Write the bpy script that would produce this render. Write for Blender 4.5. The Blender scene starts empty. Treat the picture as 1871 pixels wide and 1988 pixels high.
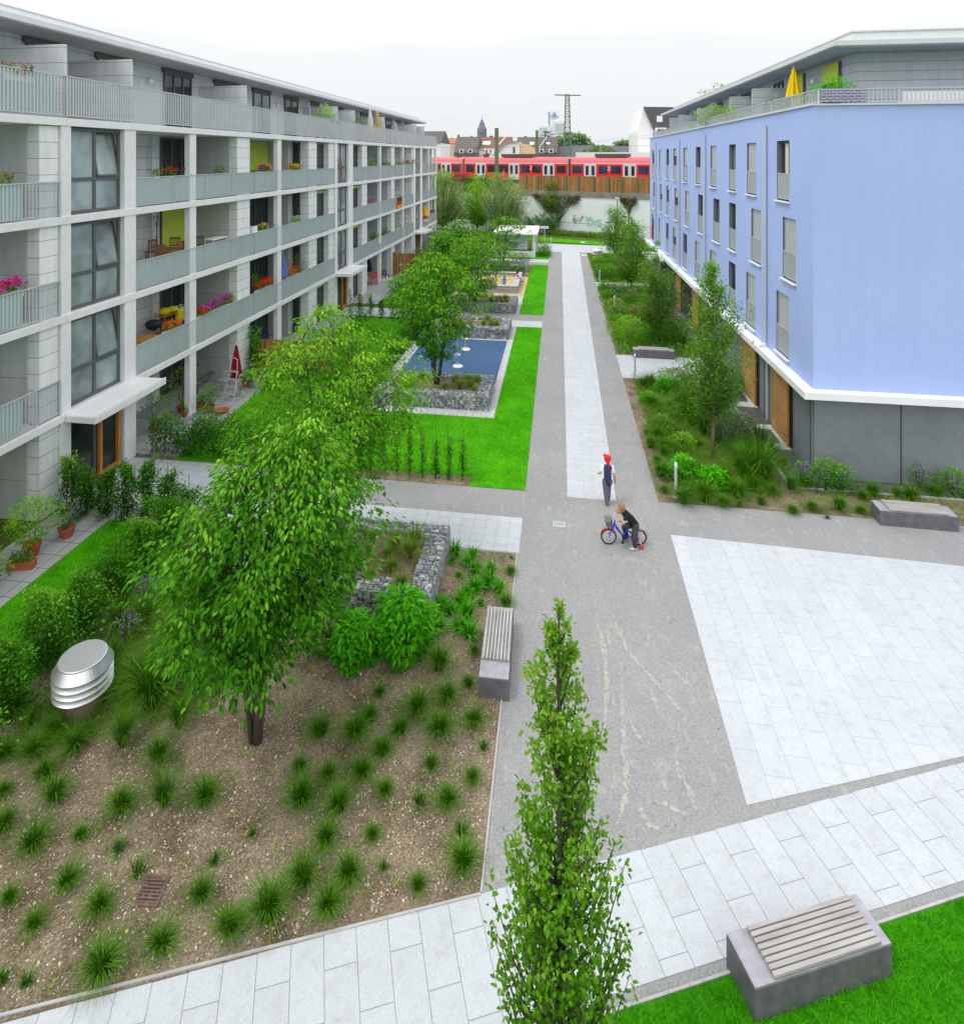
import bpy, math, random
import numpy as np
from mathutils import Vector, Matrix
S = bpy.context.scene
COL = S.collection
R = math.radians
rng = np.random.default_rng(7)
random.seed(5)

# ------------------------------------------------------------------ camera, world, sun
CX, CY, FPX, CAMH = 900.0, 305.0, 1215.0, 10.0
TH = math.atan((1085 - CX) / FPX); CO, SI = math.cos(TH), math.sin(TH)
def G(u, v, z=0.0):
    """surveyed photo reading -> point on the horizontal plane z"""
    d = (CAMH - z) * FPX / (v - CY); l = (u - CX) / FPX * d
    return (l * CO - d * SI, l * SI + d * CO)
def PR(x, y, z=0.0):
    d = -x * SI + y * CO; l = x * CO + y * SI
    return (CX + FPX * l / d, CY + FPX * (CAMH - z) / d)
cam_d = bpy.data.cameras.new("camera"); cam = bpy.data.objects.new("camera", cam_d); COL.objects.link(cam)
cam.location = (0, 0, CAMH); cam.rotation_euler = (R(90), 0, TH)
cam_d.sensor_fit = 'AUTO'; cam_d.sensor_width = 36.0; cam_d.lens = FPX / 1988.0 * 36.0
cam_d.shift_x = (935.5 - CX) / 1988.0; cam_d.shift_y = (CY - 994.0) / 1988.0
cam_d.clip_start = 0.1; cam_d.clip_end = 6000
S.camera = cam
S.view_settings.view_transform = 'Standard'; S.view_settings.look = 'None'; S.view_settings.exposure = 0; S.view_settings.gamma = 1

SUN_EL, SUN_AZ = R(62), R(238)       # soft light from behind-left of the camera
w = bpy.data.worlds.new("World"); S.world = w; w.use_nodes = True
nt = w.node_tree; nt.nodes.clear()
sky = nt.nodes.new('ShaderNodeTexSky'); sky.sky_type = 'NISHITA'; sky.sun_disc = False
sky.sun_elevation = SUN_EL; sky.sun_rotation = SUN_AZ; sky.dust_density = 6.0; sky.air_density = 1.0; sky.ozone_density = 1.0
hs = nt.nodes.new('ShaderNodeHueSaturation'); hs.inputs['Saturation'].default_value = 0.12; hs.inputs['Value'].default_value = 1.0
mixc = nt.nodes.new('ShaderNodeMix'); mixc.data_type = 'RGBA'; mixc.inputs[0].default_value = 0.9
# overcast cloud deck: greyer at the horizon, unseen band above brightened to fill the facades
tc = nt.nodes.new('ShaderNodeTexCoord'); sep = nt.nodes.new('ShaderNodeSeparateXYZ')
rampw = nt.nodes.new('ShaderNodeValToRGB')
rampw.color_ramp.elements[0].position = 0.0; rampw.color_ramp.elements[0].color = (9.0, 9.45, 9.65, 1)
rampw.color_ramp.elements[1].position = 1.0; rampw.color_ramp.elements[1].color = (13.5, 13.6, 13.7, 1)
for _p, _c in ((.24, (10.2, 10.45, 10.6, 1)), (.40, (17.5, 17.6, 17.7, 1)), (.75, (17.0, 17.1, 17.2, 1))):
    _e = rampw.color_ramp.elements.new(_p); _e.color = _c
bg = nt.nodes.new('ShaderNodeBackground'); bg.inputs['Strength'].default_value = 0.1
wo = nt.nodes.new('ShaderNodeOutputWorld')
cn = nt.nodes.new('ShaderNodeTexNoise'); cn.inputs['Scale'].default_value = 2.2; cn.inputs['Detail'].default_value = 4
cm = nt.nodes.new('ShaderNodeMath'); cm.operation = 'MULTIPLY_ADD'; cm.inputs[1].default_value = 0.15; 
nt.links.new(tc.outputs['Generated'], cn.inputs['Vector']); nt.links.new(tc.outputs['Generated'], sep.inputs[0])
nt.links.new(cn.outputs['Fac'], cm.inputs[0]); nt.links.new(sep.outputs['Z'], cm.inputs[2])
nt.links.new(cm.outputs[0], rampw.inputs['Fac'])
nt.links.new(sky.outputs[0], hs.inputs['Color']); nt.links.new(hs.outputs[0], mixc.inputs[6]); nt.links.new(rampw.outputs[0], mixc.inputs[7])
nt.links.new(mixc.outputs[2], bg.inputs['Color']); nt.links.new(bg.outputs[0], wo.inputs['Surface'])
sl = bpy.data.lights.new("sun", 'SUN'); sl.energy = 1.3; sl.angle = R(18); sl.color = (1, .97, .92)
so = bpy.data.objects.new("sun", sl); COL.objects.link(so)
# sky sun_rotation is measured clockwise from +Y
sv = Vector((math.sin(SUN_AZ) * math.cos(SUN_EL), math.cos(SUN_AZ) * math.cos(SUN_EL), math.sin(SUN_EL)))
so.rotation_euler = sv.to_track_quat('Z', 'Y').to_euler()

# ------------------------------------------------------------------ materials
def srgb(r, g, b):
    f = lambda c: (c / 12.92 if c <= .04045 else ((c + .055) / 1.055) ** 2.4)
    return (f(r / 255), f(g / 255), f(b / 255))
class NT:
    def __init__(s, name):
        s.m = bpy.data.materials.new(name); s.m.use_nodes = True; s.t = s.m.node_tree
        s.b = s.t.nodes['Principled BSDF']; s.out = s.t.nodes['Material Output']
    def n(s, typ, **kw):
        nd = s.t.nodes.new(typ)
        for k, v in kw.items():
            if k.startswith('i_'): nd.inputs[k[2:].replace('_', ' ')].default_value = v
            else: setattr(nd, k, v)
        return nd
    def l(s, a, b): s.t.links.new(a, b)
    def pos(s): return s.n('ShaderNodeNewGeometry').outputs['Position']
    def obj(s): return s.n('ShaderNodeTexCoord').outputs['Object']
    def noise(s, vec, scale, detail=4, rough=.6):
        nd = s.n('ShaderNodeTexNoise'); nd.inputs['Scale'].default_value = scale; nd.inputs['Detail'].default_value = detail
        nd.inputs['Roughness'].default_value = rough; s.l(vec, nd.inputs['Vector']); return nd.outputs['Fac']
    def ramp(s, fac, stops):
        nd = s.n('ShaderNodeValToRGB'); cr = nd.color_ramp
        while len(cr.elements) < len(stops): cr.elements.new(.5)
        for e, (p, c) in zip(cr.elements, stops): e.position = p; e.color = (*c, 1)
        s.l(fac, nd.inputs['Fac']); return nd.outputs['Color']
    def math(s, op, a, b=None, c=None):
        nd = s.n('ShaderNodeMath', operation=op)
        for i, x in enumerate((a, b, c)):
            if x is None: continue
            if isinstance(x, (int, float)): nd.inputs[i].default_value = x
            else: s.l(x, nd.inputs[i])
        return nd.outputs[0]
    def mix(s, fac, a, b, bt='MIX'):
        nd = s.n('ShaderNodeMix', data_type='RGBA', blend_type=bt)
        for i, x in ((0, fac), (6, a), (7, b)):
            if isinstance(x, (int, float)): nd.inputs[i].default_value = x
            elif isinstance(x, tuple): nd.inputs[i].default_value = (*x, 1)
            else: s.l(x, nd.inputs[i])
        return nd.outputs[2]
    def bump(s, h, strength=.3, dist=.01):
        nd = s.n('ShaderNodeBump'); nd.inputs['Strength'].default_value = strength; nd.inputs['Distance'].default_value = dist
        s.l(h, nd.inputs['Height']); s.l(nd.outputs[0], s.b.inputs['Normal'])
    def fin(s, color, rough=.7, metal=0, spec=None):
        if isinstance(color, tuple): s.b.inputs['Base Color'].default_value = (*color, 1)
        else: s.l(color, s.b.inputs['Base Color'])
        s.b.inputs['Roughness'].default_value = rough; s.b.inputs['Metallic'].default_value = metal
        if spec is not None: s.b.inputs['Specular IOR Level'].default_value = spec
        return s.m
def sc(c, k): return tuple(max(0, min(1, x * k)) for x in c)
def plain(name, c, rough=.6, metal=0, var=.18, scale=6, spec=None, bump=0):
    """painted / cast surface: base colour with two scales of soft weathering"""
    a = NT(name); p = a.obj()
    n1 = a.noise(p, scale, 5, .65); n2 = a.noise(p, scale * .13, 3)
    f = a.math('MULTIPLY_ADD', n1, .5, a.math('MULTIPLY', n2, .5))
    colr = a.ramp(f, [(.3, sc(c, 1 - var)), (.7, sc(c, 1 + var * .6))])
    if bump: a.bump(n1, bump, .01)
    return a.fin(colr, rough, metal, spec)
def paving(name, base, bw, bh, rot=0.0, off=.5, org=(0, 0), mortar=.008, dark=.38, patch=.07):
    a = NT(name); p = a.pos()
    mp = a.n('ShaderNodeMapping'); mp.vector_type = 'POINT'
    sub = a.n('ShaderNodeVectorMath', operation='SUBTRACT'); sub.inputs[1].default_value = (org[0], org[1], 0); a.l(p, sub.inputs[0])
    mp.inputs['Rotation'].default_value = (0, 0, -rot); a.l(sub.outputs[0], mp.inputs['Vector'])
    br = a.n('ShaderNodeTexBrick'); br.offset = off; br.offset_frequency = 2; br.squash = 1
    br.inputs['Scale'].default_value = 1; br.inputs['Brick Width'].default_value = bw; br.inputs['Row Height'].default_value = bh
    br.inputs['Mortar Size'].default_value = mortar; br.inputs['Mortar Smooth'].default_value = .15; br.inputs['Bias'].default_value = 0
    br.inputs['Color1'].default_value = (*sc(base, .965), 1); br.inputs['Color2'].default_value = (*sc(base, 1.03), 1)
    br.inputs['Mortar'].default_value = (*sc(base, dark), 1)
    a.l(mp.outputs[0], br.inputs['Vector'])
    sp = a.noise(p, 95, 2, .8); pt = a.noise(p, .55, 5, .65); st = a.noise(p, 4.5, 5, .7)
    c1 = a.mix(1.0, br.outputs['Color'], a.ramp(sp, [(.32, (.70, .71, .73)), (.5, (1, 1, 1)), (.72, (1, 1, 1))]), 'MULTIPLY')
    c2 = a.mix(1.0, c1, a.ramp(pt, [(.3, (1 - patch,) * 3), (.65, (1, 1, 1))]), 'MULTIPLY')
    c3 = a.mix(1.0, c2, a.ramp(st, [(.28, (.86, .85, .83)), (.5, (1, 1, 1))]), 'MULTIPLY')
    a.bump(br.outputs['Fac'], -.3, .004)
    return a.fin(c3, .8, 0, .3)
def gravel_mat(scuff=False):
    a = NT('sandy scuffed gravel' if scuff else 'fine grey gravel'); p = a.pos()
    g = a.noise(p, 60, 3, .75); big = a.noise(p, .45, 5, .6); st = a.noise(p, 2.6, 5, .68)
    vor = a.n('ShaderNodeTexVoronoi'); vor.inputs['Scale'].default_value = 42; a.l(p, vor.inputs['Vector'])
    c = a.ramp(g, [(.28, (.185, .185, .187)), (.5, (.325, .325, .328)), (.74, (.56, .56, .56))])
    c = a.mix(.4, c, a.ramp(vor.outputs['Color'], [(0, (.19, .19, .192)), (1, (.46, .46, .46))]))
    c = a.mix(1, c, a.ramp(big, [(.3, (.86, .87, .88)), (.7, (1.0, 1.0, 1.0))]), 'MULTIPLY')
    # sandy scuff trails where feet and wheels have turned the surface over
    dv = a.n('ShaderNodeVectorMath', operation='MULTIPLY'); dv.inputs[1].default_value = (3.3, .75, 1); a.l(p, dv.inputs[0])
    wv = a.noise(dv.outputs[0], .75, 4, .55)
    trail = a.ramp(wv, [(.475, (0, 0, 0)), (.5, (1, 1, 1)), (.525, (0, 0, 0))])
    if scuff: c = a.mix(a.ramp(a.noise(p, 13, 4, .7), [(.44, (0, 0, 0)), (.60, (.72, .72, .72))]), c, (.55, .50, .40))
    pm = a.math('MULTIPLY', trail, a.ramp(st, [(.47, (0, 0, 0)), (.66, (.6, .6, .6))]))
    c = a.mix(pm, c, (.52, .48, .39))
    a.bump(g, .5, .012)
    return a.fin(c, .95, 0, .15)
def soil_mat(name, tone=1.0):
    a = NT(name); p = a.pos()
    n1 = a.noise(p, 34, 4, .8); n2 = a.noise(p, 1.3, 5, .65); n3 = a.noise(p, .5, 3)
    vor = a.n('ShaderNodeTexVoronoi'); vor.inputs['Scale'].default_value = 46; vor.inputs['Randomness'].default_value = 1; a.l(p, vor.inputs['Vector'])
    k = tone
    c = a.ramp(n1, [(.3, (.043 * k, .035 * k, .027 * k)), (.5, (.14 * k, .117 * k, .083 * k)), (.68, (.25 * k, .215 * k, .165 * k))])
    ch = a.ramp(vor.outputs['Color'], [(.1, (.065, .05, .038)), (.5, (.2, .15, .11)), (.8, (.36, .29, .22)), (1, (.60, .54, .46))])
    c = a.mix(.5, c, ch)
    c = a.mix(1, c, a.ramp(n2, [(.34, (.50, .47, .42)), (.60, (1.08, 1.07, 1.03))]), 'MULTIPLY')
    c = a.mix(1, c, a.ramp(n3, [(.4, (.8, .78, .75)), (.7, (1, 1, 1))]), 'MULTIPLY')
    a.bump(n1, .9, .03)
    return a.fin(c, .95, 0, .1)
def lawn_mat(name, c=(.055, .36, .004)):
    a = NT(name); p = a.pos()
    n1 = a.noise(p, 30, 3, .8); n2 = a.noise(p, 1.2, 4, .65); n3 = a.noise(p, 6, 4, .6)
    k = a.ramp(n1, [(.3, sc(c, .55)), (.55, c), (.75, (c[0] * 1.7 + .01, c[1] * 1.3, c[2] * 1.5))])
    k = a.mix(1, k, a.ramp(n2, [(.32, (.70, .70, .8)), (.62, (1.25, 1.05, 1))]), 'MULTIPLY')
    k = a.mix(1, k, a.ramp(n3, [(.3, (.78, .80, .8)), (.6, (1.05, 1.03, 1))]), 'MULTIPLY')
    a.bump(n1, .8, .04)
    return a.fin(k, .9, 0, .1)
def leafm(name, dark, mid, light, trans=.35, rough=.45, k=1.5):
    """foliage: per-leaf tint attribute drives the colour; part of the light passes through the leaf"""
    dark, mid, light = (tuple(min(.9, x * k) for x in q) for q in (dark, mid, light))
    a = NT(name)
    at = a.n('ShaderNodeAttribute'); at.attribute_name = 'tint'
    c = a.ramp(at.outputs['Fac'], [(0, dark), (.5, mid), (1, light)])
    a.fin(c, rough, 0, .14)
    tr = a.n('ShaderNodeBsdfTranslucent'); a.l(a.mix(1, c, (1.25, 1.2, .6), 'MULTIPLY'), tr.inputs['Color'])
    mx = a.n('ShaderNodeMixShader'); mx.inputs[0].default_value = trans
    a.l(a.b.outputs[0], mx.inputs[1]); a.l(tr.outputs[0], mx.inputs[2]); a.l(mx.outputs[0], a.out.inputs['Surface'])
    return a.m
def siding_mat(name, c, period=.456, org=0.0, axis='Z', gap=.014, vper=0):
    a = NT(name); p = a.pos(); sp = a.n('ShaderNodeSeparateXYZ'); a.l(p, sp.inputs[0])
    fr = a.math('FRACT', a.math('DIVIDE', a.math('SUBTRACT', sp.outputs[axis], org), period))
    ln = a.math('LESS_THAN', fr, gap / period)
    if vper:
        fy = a.math('FRACT', a.math('DIVIDE', sp.outputs['Y'], vper)); ln = a.math('MAXIMUM', ln, a.math('LESS_THAN', fy, .012 / vper))
    st = a.n('ShaderNodeMapping'); st.inputs['Scale'].default_value = (2.5, 2.5, .35); a.l(p, st.inputs['Vector'])
    n1 = a.noise(st.outputs[0], 1.6, 5, .65); n2 = a.noise(p, 30, 3)
    row = a.math('FLOOR', a.math('DIVIDE', a.math('SUBTRACT', sp.outputs[axis], org), period))
    wn = a.n('ShaderNodeTexWhiteNoise', noise_dimensions='1D'); a.l(row, wn.inputs['W'])
    k = a.ramp(n1, [(.3, sc(c, .86)), (.7, sc(c, 1.04))])
    k = a.mix(1, k, a.ramp(wn.outputs['Value'], [(0, (.94, .94, .94)), (1, (1, 1, 1))]), 'MULTIPLY')
    k = a.mix(1, k, a.ramp(n2, [(.3, (.95, .95, .95)), (.6, (1, 1, 1))]), 'MULTIPLY')
    k = a.mix(ln, k, sc(c, .16))
    return a.fin(k, .6, 0, .3)
def glass_mat(name, c=(.02, .03, .03), rough=.03, inner=.0):
    a = NT(name); p = a.pos(); n1 = a.noise(p, .55, 3)
    k = a.ramp(n1, [(.35, sc(c, .5)), (.65, sc(c, 1.5))])
    a.fin(k, rough, 0, .6); a.b.inputs['IOR'].default_value = 1.42
    return a.m
def wood_mat(name, c, axis='Z', period=.0, scale=1.0, var=.3):
    a = NT(name); p = a.obj(); mp = a.n('ShaderNodeMapping')
    mp.inputs['Scale'].default_value = {'Z': (14, 14, 1.2), 'X': (1.2, 14, 14), 'Y': (14, 1.2, 14)}[axis]; a.l(p, mp.inputs['Vector'])
    n1 = a.noise(mp.outputs[0], scale, 5, .65); n2 = a.noise(p, .7, 3)
    k = a.ramp(n1, [(.3, sc(c, 1 - var)), (.7, sc(c, 1 + var * .7))]); k = a.mix(1, k, a.ramp(n2, [(.35, (.8, .78, .76)), (.65, (1, 1, 1))]), 'MULTIPLY')
    if period:
        sp = a.n('ShaderNodeSeparateXYZ'); a.l(p, sp.inputs[0])
        row = a.math('FLOOR', a.math('DIVIDE', sp.outputs[0 if axis == 'Z' else 2], period))
        wn = a.n('ShaderNodeTexWhiteNoise', noise_dimensions='1D'); a.l(row, wn.inputs['W'])
        k = a.mix(1, k, a.ramp(wn.outputs['Value'], [(0, (.62, .6, .58)), (1, (1.15, 1.1, 1.05))]), 'MULTIPLY')
    return a.fin(k, .75, 0, .25)
def stone_mat(name, base=.27, scale=6.5):
    """gabion rubble: irregular cells with dark gaps"""
    a = NT(name); p = a.pos(); mp = a.n('ShaderNodeMapping'); mp.inputs['Scale'].default_value = (1, 1, 1.9); a.l(p, mp.inputs['Vector'])
    nz = a.n('ShaderNodeTexNoise'); nz.inputs['Scale'].default_value = 7; a.l(mp.outputs[0], nz.inputs['Vector'])
    ad = a.n('ShaderNodeVectorMath', operation='MULTIPLY_ADD'); ad.inputs[1].default_value = (.12,) * 3; a.l(nz.outputs['Color'], ad.inputs[0]); a.l(mp.outputs[0], ad.inputs[2])
    v1 = a.n('ShaderNodeTexVoronoi'); v1.inputs['Scale'].default_value = scale; a.l(ad.outputs[0], v1.inputs['Vector'])
    v2 = a.n('ShaderNodeTexVoronoi', feature='DISTANCE_TO_EDGE'); v2.inputs['Scale'].default_value = scale; a.l(ad.outputs[0], v2.inputs['Vector'])
    b = base
    c = a.ramp(v1.outputs['Color'], [(0, (b * .55, b * .57, b * .6)), (.45, (b, b * 1.0, b * 1.03)), (.8, (b * 1.4, b * 1.36, b * 1.25)), (1, (b * 1.75, b * 1.6, b * 1.35))])
    c = a.mix(1, c, a.ramp(a.noise(p, 25, 4), [(.3, (.75, .75, .75)), (.7, (1.1, 1.1, 1.1))]), 'MULTIPLY')
    c = a.mix(a.ramp(v2.outputs['Distance'], [(.015, (1, 1, 1)), (.07, (0, 0, 0))]), c, (.035, .034, .033))
    a.bump(v2.outputs['Distance'], .9, .08)
    return a.fin(c, .85, 0, .25)
M = {}
M['concrete'] = plain('pale precast concrete', (.75, .76, .775), .75, var=.14, scale=5, bump=.12)
M['concrete_dk'] = plain('grey fair-faced concrete', (.20, .225, .25), .8, var=.2, scale=3, bump=.15)
M['siding'] = siding_mat('pale grey fibre cement siding', (.80, .82, .84), .456, 2.66)
M['siding2'] = siding_mat('grey penthouse siding', (.64, .67, .69), .456, 2.75)
M['panel'] = siding_mat('grey store cupboard panel', (.50, .53, .53), 1.41, 1.1, gap=.012)
M['soffit'] = plain('grey soffit', (.40, .41, .42), .7)
M['white'] = plain('white render', (.80, .81, .82), .6, var=.08)
M['white_metal'] = plain('white coated metal', (.78, .80, .82), .35, var=.06, spec=.5)
M['ledge'] = plain('white precast ledge', (.82, .83, .85), .7, var=.12, scale=3)
M['steel'] = plain('galvanised steel', (.52, .56, .59), .45, .2, var=.12, scale=9)
M['steel_lt'] = plain('light galvanised steel', (.56, .59, .61), .42, .35, var=.1, scale=9)
M['zinc'] = plain('zinc sheet', (.62, .65, .67), .4, .3, var=.1, scale=2)
M['frost'] = plain('pale green frosted glass', (.50, .64, .65), .3, 0, var=.08, scale=2, spec=.6)
M['frost_blue'] = plain('frosted glass', (.42, .50, .56), .35, 0, var=.08, scale=2, spec=.6)
M['frame'] = plain('dark grey window frame', (.10, .115, .125), .45, .1, var=.1)
M['glass'] = glass_mat('window glass', (.03, .038, .037))
M['glass_stair'] = glass_mat('stairwell glass', (.23, .28, .29))  # reflections of sky and blue facade painted into the pale base colour
M['glass_lt'] = glass_mat('curtained window glass', (.16, .19, .18), .06)
M['blind'] = plain('lime green roller blind', (.50, .62, .07), .8, var=.05)
M['shutter'] = siding_mat('pale roller shutter', (.56, .60, .63), .052, 0, gap=.010)
def render_mat(c):
    a = NT('sky blue render'); p = a.pos(); mp = a.n('ShaderNodeMapping'); mp.inputs['Scale'].default_value = (3, 3, .16); a.l(p, mp.inputs['Vector'])
    n1 = a.noise(mp.outputs[0], 1.0, 5, .6); n2 = a.noise(p, .35, 4); n3 = a.noise(p, 9, 5, .7); sp = a.n('ShaderNodeSeparateXYZ'); a.l(p, sp.inputs[0])
    k = a.ramp(n3, [(.3, sc(c, .94)), (.7, sc(c, 1.03))]); k = a.mix(1, k, a.ramp(n1, [(.34, (.972, .974, .98)), (.55, (1, 1, 1))]), 'MULTIPLY'); k = a.mix(1, k, a.ramp(n2, [(.35, (.95, .955, .97)), (.65, (1, 1, 1))]), 'MULTIPLY')
    edge = a.math('MULTIPLY', a.math('SUBTRACT', sp.outputs['Z'], 10.9), 1.4); em = a.math('MULTIPLY', a.math('MAXIMUM', edge, 0), n1); k = a.mix(em, k, sc(c, .86))   # rain marks under the coping
    low = a.math('MULTIPLY', a.math('MAXIMUM', a.math('SUBTRACT', 3.25, sp.outputs['Z']), 0), .8); k = a.mix(a.math('MULTIPLY', low, n1), k, sc(c, .82))
    a.bump(n3, .08, .01); return a.fin(k, .88, 0, .18)
M['blue'] = render_mat((.41, .52, .865))
M['orange_wood'] = plain('oiled timber door frame', (.50, .22, .05), .5, var=.3, scale=12)
M['cedar'] = wood_mat('cedar boards', (.46, .235, .09), 'Z', .12)
M['slat_wood'] = wood_mat('larch slats', (.56, .31, .115), 'Y', 0)
M['bench_wood'] = wood_mat('weathered bench slats', (.47, .46, .455), 'X', 0, var=.25)
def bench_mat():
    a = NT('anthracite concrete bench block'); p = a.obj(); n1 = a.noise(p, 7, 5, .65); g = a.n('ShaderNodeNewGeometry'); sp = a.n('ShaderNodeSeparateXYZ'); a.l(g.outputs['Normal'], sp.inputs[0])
    c1 = a.ramp(n1, [(.3, (.10, .094, .11)), (.7, (.165, .155, .18))]); c2 = a.ramp(n1, [(.3, (.30, .29, .335)), (.7, (.42, .41, .46))])   # sky sheen on the upper face painted in as paler colour
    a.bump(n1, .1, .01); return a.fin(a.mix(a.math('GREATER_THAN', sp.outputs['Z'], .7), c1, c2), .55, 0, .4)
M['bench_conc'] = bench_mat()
M['bark'] = plain('dark grey bark', (.085, .07, .055), .9, var=.4, scale=20, bump=.5)
M['bark_lt'] = plain('brown young bark', (.22, .17, .12), .85, var=.35, scale=18, bump=.4)
M['birch_bark'] = plain('white birch bark', (.72, .70, .66), .8, var=.35, scale=9)
M['rubble'] = stone_mat('gabion stone', .25, 6.5)
M['rubble_top'] = stone_mat('gabion stone top', .40, 5.5)
M['rockgravel'] = stone_mat('dark drip strip pebbles', .16, 17)
M['gravel'] = gravel_mat()
M['soil'] = soil_mat('bark mulch and chippings', 3.5)
M['soil_lt'] = soil_mat('dry sandy soil', 2.9)
M['lawn'] = lawn_mat('bright lawn', (.08, .45, .004))
M['lawn_dk'] = lawn_mat('lawn in front', (.045, .32, .004))
M['ground'] = lawn_mat('rough green ground', (.10, .17, .03))
GRAN = (.57, .605, .64)
M['pave_main'] = paving('granite strip paving', GRAN, .80, .345, 0, .37, (.25, 0), .006, .68)
M['pave_pad'] = paving('granite pad paving', GRAN, .95, .425, R(90), .43, (2.86, 10.2), .0042, .62)
M['pave_path'] = paving('granite path paving', sc(GRAN, .98), .83, .405, R(21.6 + 90), .43, (-6.37, 6.33), .0047, .42)
M['pave_cross'] = paving('granite cross paving', sc(GRAN, .97), .33, .33, 0, .0, (-.99, 15.8), .005, .6)
M['pave_grey'] = paving('grey terrace slabs', (.42, .43, .44), .50, .50, 0, .0, (0, 0), .012, .4)
M['pave_kerb'] = paving('pale play court slabs', (.57, .58, .59), .60, .30, R(90), .5, (0, 0), .008, .5)
M['kerb'] = plain('thin concrete edging', (.46, .46, .46), .8)
M['dirty_strip'] = gravel_mat()
M['playblue'] = plain('blue rubber play surface', (.06, .125, .25), .85, var=.2, scale=3, spec=.2)
M['sand'] = plain('play sand', (.62, .46, .24), .95, var=.22, scale=5, bump=.6)
M['red_metal'] = plain('red paint', (.75, .02, .02), .35, var=.06, spec=.5)
M['train_red'] = plain('train red', (.78, .02, .018), .4, var=.1, scale=1.5, spec=.5)
M['train_pink'] = plain('faded red train roof', (.74, .12, .15), .5, var=.15, scale=1)
M['train_white'] = plain('train door white', (.66, .66, .66), .4, var=.08)
M['black'] = plain('black rubber', (.02, .02, .022), .6, var=.2)
M['dark_grey'] = plain('dark grey metal', (.08, .085, .09), .5, var=.2)
M['mast'] = plain('green painted mast', (.13, .18, .09), .6, var=.2)
M['pylon'] = plain('pylon green steel', (.10, .19, .13), .6, var=.2)
M['brick_dk'] = plain('brown cladding', (.16, .145, .13), .8, var=.15)
M['tile_dk'] = siding_mat('dark grey roof tiles', (.12, .12, .13), .35, 0, gap=.05)
M['tile_red'] = siding_mat('red brown roof tiles', (.27, .12, .09), .35, 0, gap=.05)
M['tile_org'] = siding_mat('orange roof tiles', (.62, .17, .07), .35, 0, gap=.05)
M['tile_brn'] = siding_mat('brown roof slates', (.17, .155, .145), .35, 0, gap=.05)
M['roof_grey'] = plain('grey sheet roof', (.28, .29, .33), .6)
M['cream'] = plain('cream render', (.70, .64, .50), .8)
M['peach'] = plain('peach render', (.74, .55, .33), .8)
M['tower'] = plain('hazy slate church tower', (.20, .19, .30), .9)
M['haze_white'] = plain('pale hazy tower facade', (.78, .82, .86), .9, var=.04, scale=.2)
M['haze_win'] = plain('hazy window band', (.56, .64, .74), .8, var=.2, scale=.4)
M['logo'] = plain('blue sign letters', (.28, .42, .72), .8, var=.05)
M['terracotta'] = plain('terracotta', (.42, .10, .045), .7, var=.2)
M['skin'] = plain('skin', (.58, .30, .19), .55, var=.06, spec=.3)
M['steel_shiny'] = plain('brushed stainless steel', (.80, .81, .82), .42, .95, var=.06, scale=4)
M['steel_top'] = plain('brushed stainless lid', (.66, .67, .68), .42, .9, var=.1, scale=6)
def cloth(name, c, rough=.85): return plain(name, c, rough, var=.14, scale=8, spec=.2)
M['leaf_maple'] = leafm('maple leaves', (.007, .048, .0015), (.038, .17, .003), (.21, .42, .035), .25)  # dark end deepened: shade inside the crown put into the leaf colour
M['leaf_maple3'] = leafm('light maple leaves', (.014, .075, .002), (.075, .235, .006), (.29, .47, .045), .32)
M['leaf_maple2'] = leafm('mid green maple leaves', (.010, .06, .002), (.05, .19, .004), (.23, .43, .03), .28)  # slightly lighter green for the middle-distance trees
M['leaf_hornbeam'] = leafm('hornbeam leaves', (.018, .08, .003), (.09, .24, .008), (.27, .44, .03), .34)
_cr = [n for n in M['leaf_hornbeam'].node_tree.nodes if n.type == 'VALTORGB'][0].color_ramp
_e = _cr.elements.new(.84); _e.color = (.30, .46, .06, 1); _cr.elements[-1].color = (.40, .16, .06, 1)
M['leaf_young'] = leafm('young tree leaves', (.022, .085, .005), (.085, .215, .014), (.24, .40, .04), .36)
M['leaf_dark'] = leafm('dark hedge leaves', (.012, .06, .004), (.042, .155, .01), (.13, .31, .03), .3)
M['leaf_mid'] = leafm('hedge leaves', (.016, .08, .004), (.062, .215, .01), (.19, .40, .035), .35)
M['leaf_bright'] = leafm('bright shrub leaves', (.02, .12, .003), (.06, .30, .006), (.15, .52, .02), .4)
M['leaf_grey'] = leafm('grey green shrub leaves', (.04, .08, .04), (.11, .18, .09), (.30, .38, .24), .25)
M['leaf_red'] = leafm('copper leaves', (.03, .012, .014), (.09, .028, .03), (.16, .07, .05), .3)
M['leaf_brown'] = leafm('dead ivy', (.06, .045, .03), (.13, .12, .06), (.22, .23, .11), .2)
M['leaf_birch'] = leafm('birch leaves', (.05, .115, .02), (.125, .22, .045), (.26, .36, .10), .4)
M['leaf_lime'] = leafm('lime leaves', (.06, .17, .004), (.15, .34, .015), (.33, .55, .05), .45)
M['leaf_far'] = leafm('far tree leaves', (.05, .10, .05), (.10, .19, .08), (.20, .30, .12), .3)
M['grass'] = leafm('grass blades', (.012, .06, .002), (.055, .18, .004), (.25, .34, .05), .25, .6)
M['grass_lawn'] = leafm('lawn blades', (.02, .15, .001), (.055, .34, .002), (.16, .55, .008), .4, .5)
M['grass_sedge'] = leafm('sedge blades', (.06, .11, .01), (.16, .27, .03), (.36, .42, .11), .35, .5)
M['meadow'] = leafm('meadow grass blades', (.04, .115, .008), (.13, .28, .018), (.31, .42, .07), .35, .5)
M['cover'] = leafm('ground cover leaves', (.035, .10, .012), (.11, .25, .028), (.26, .38, .08), .3)
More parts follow.
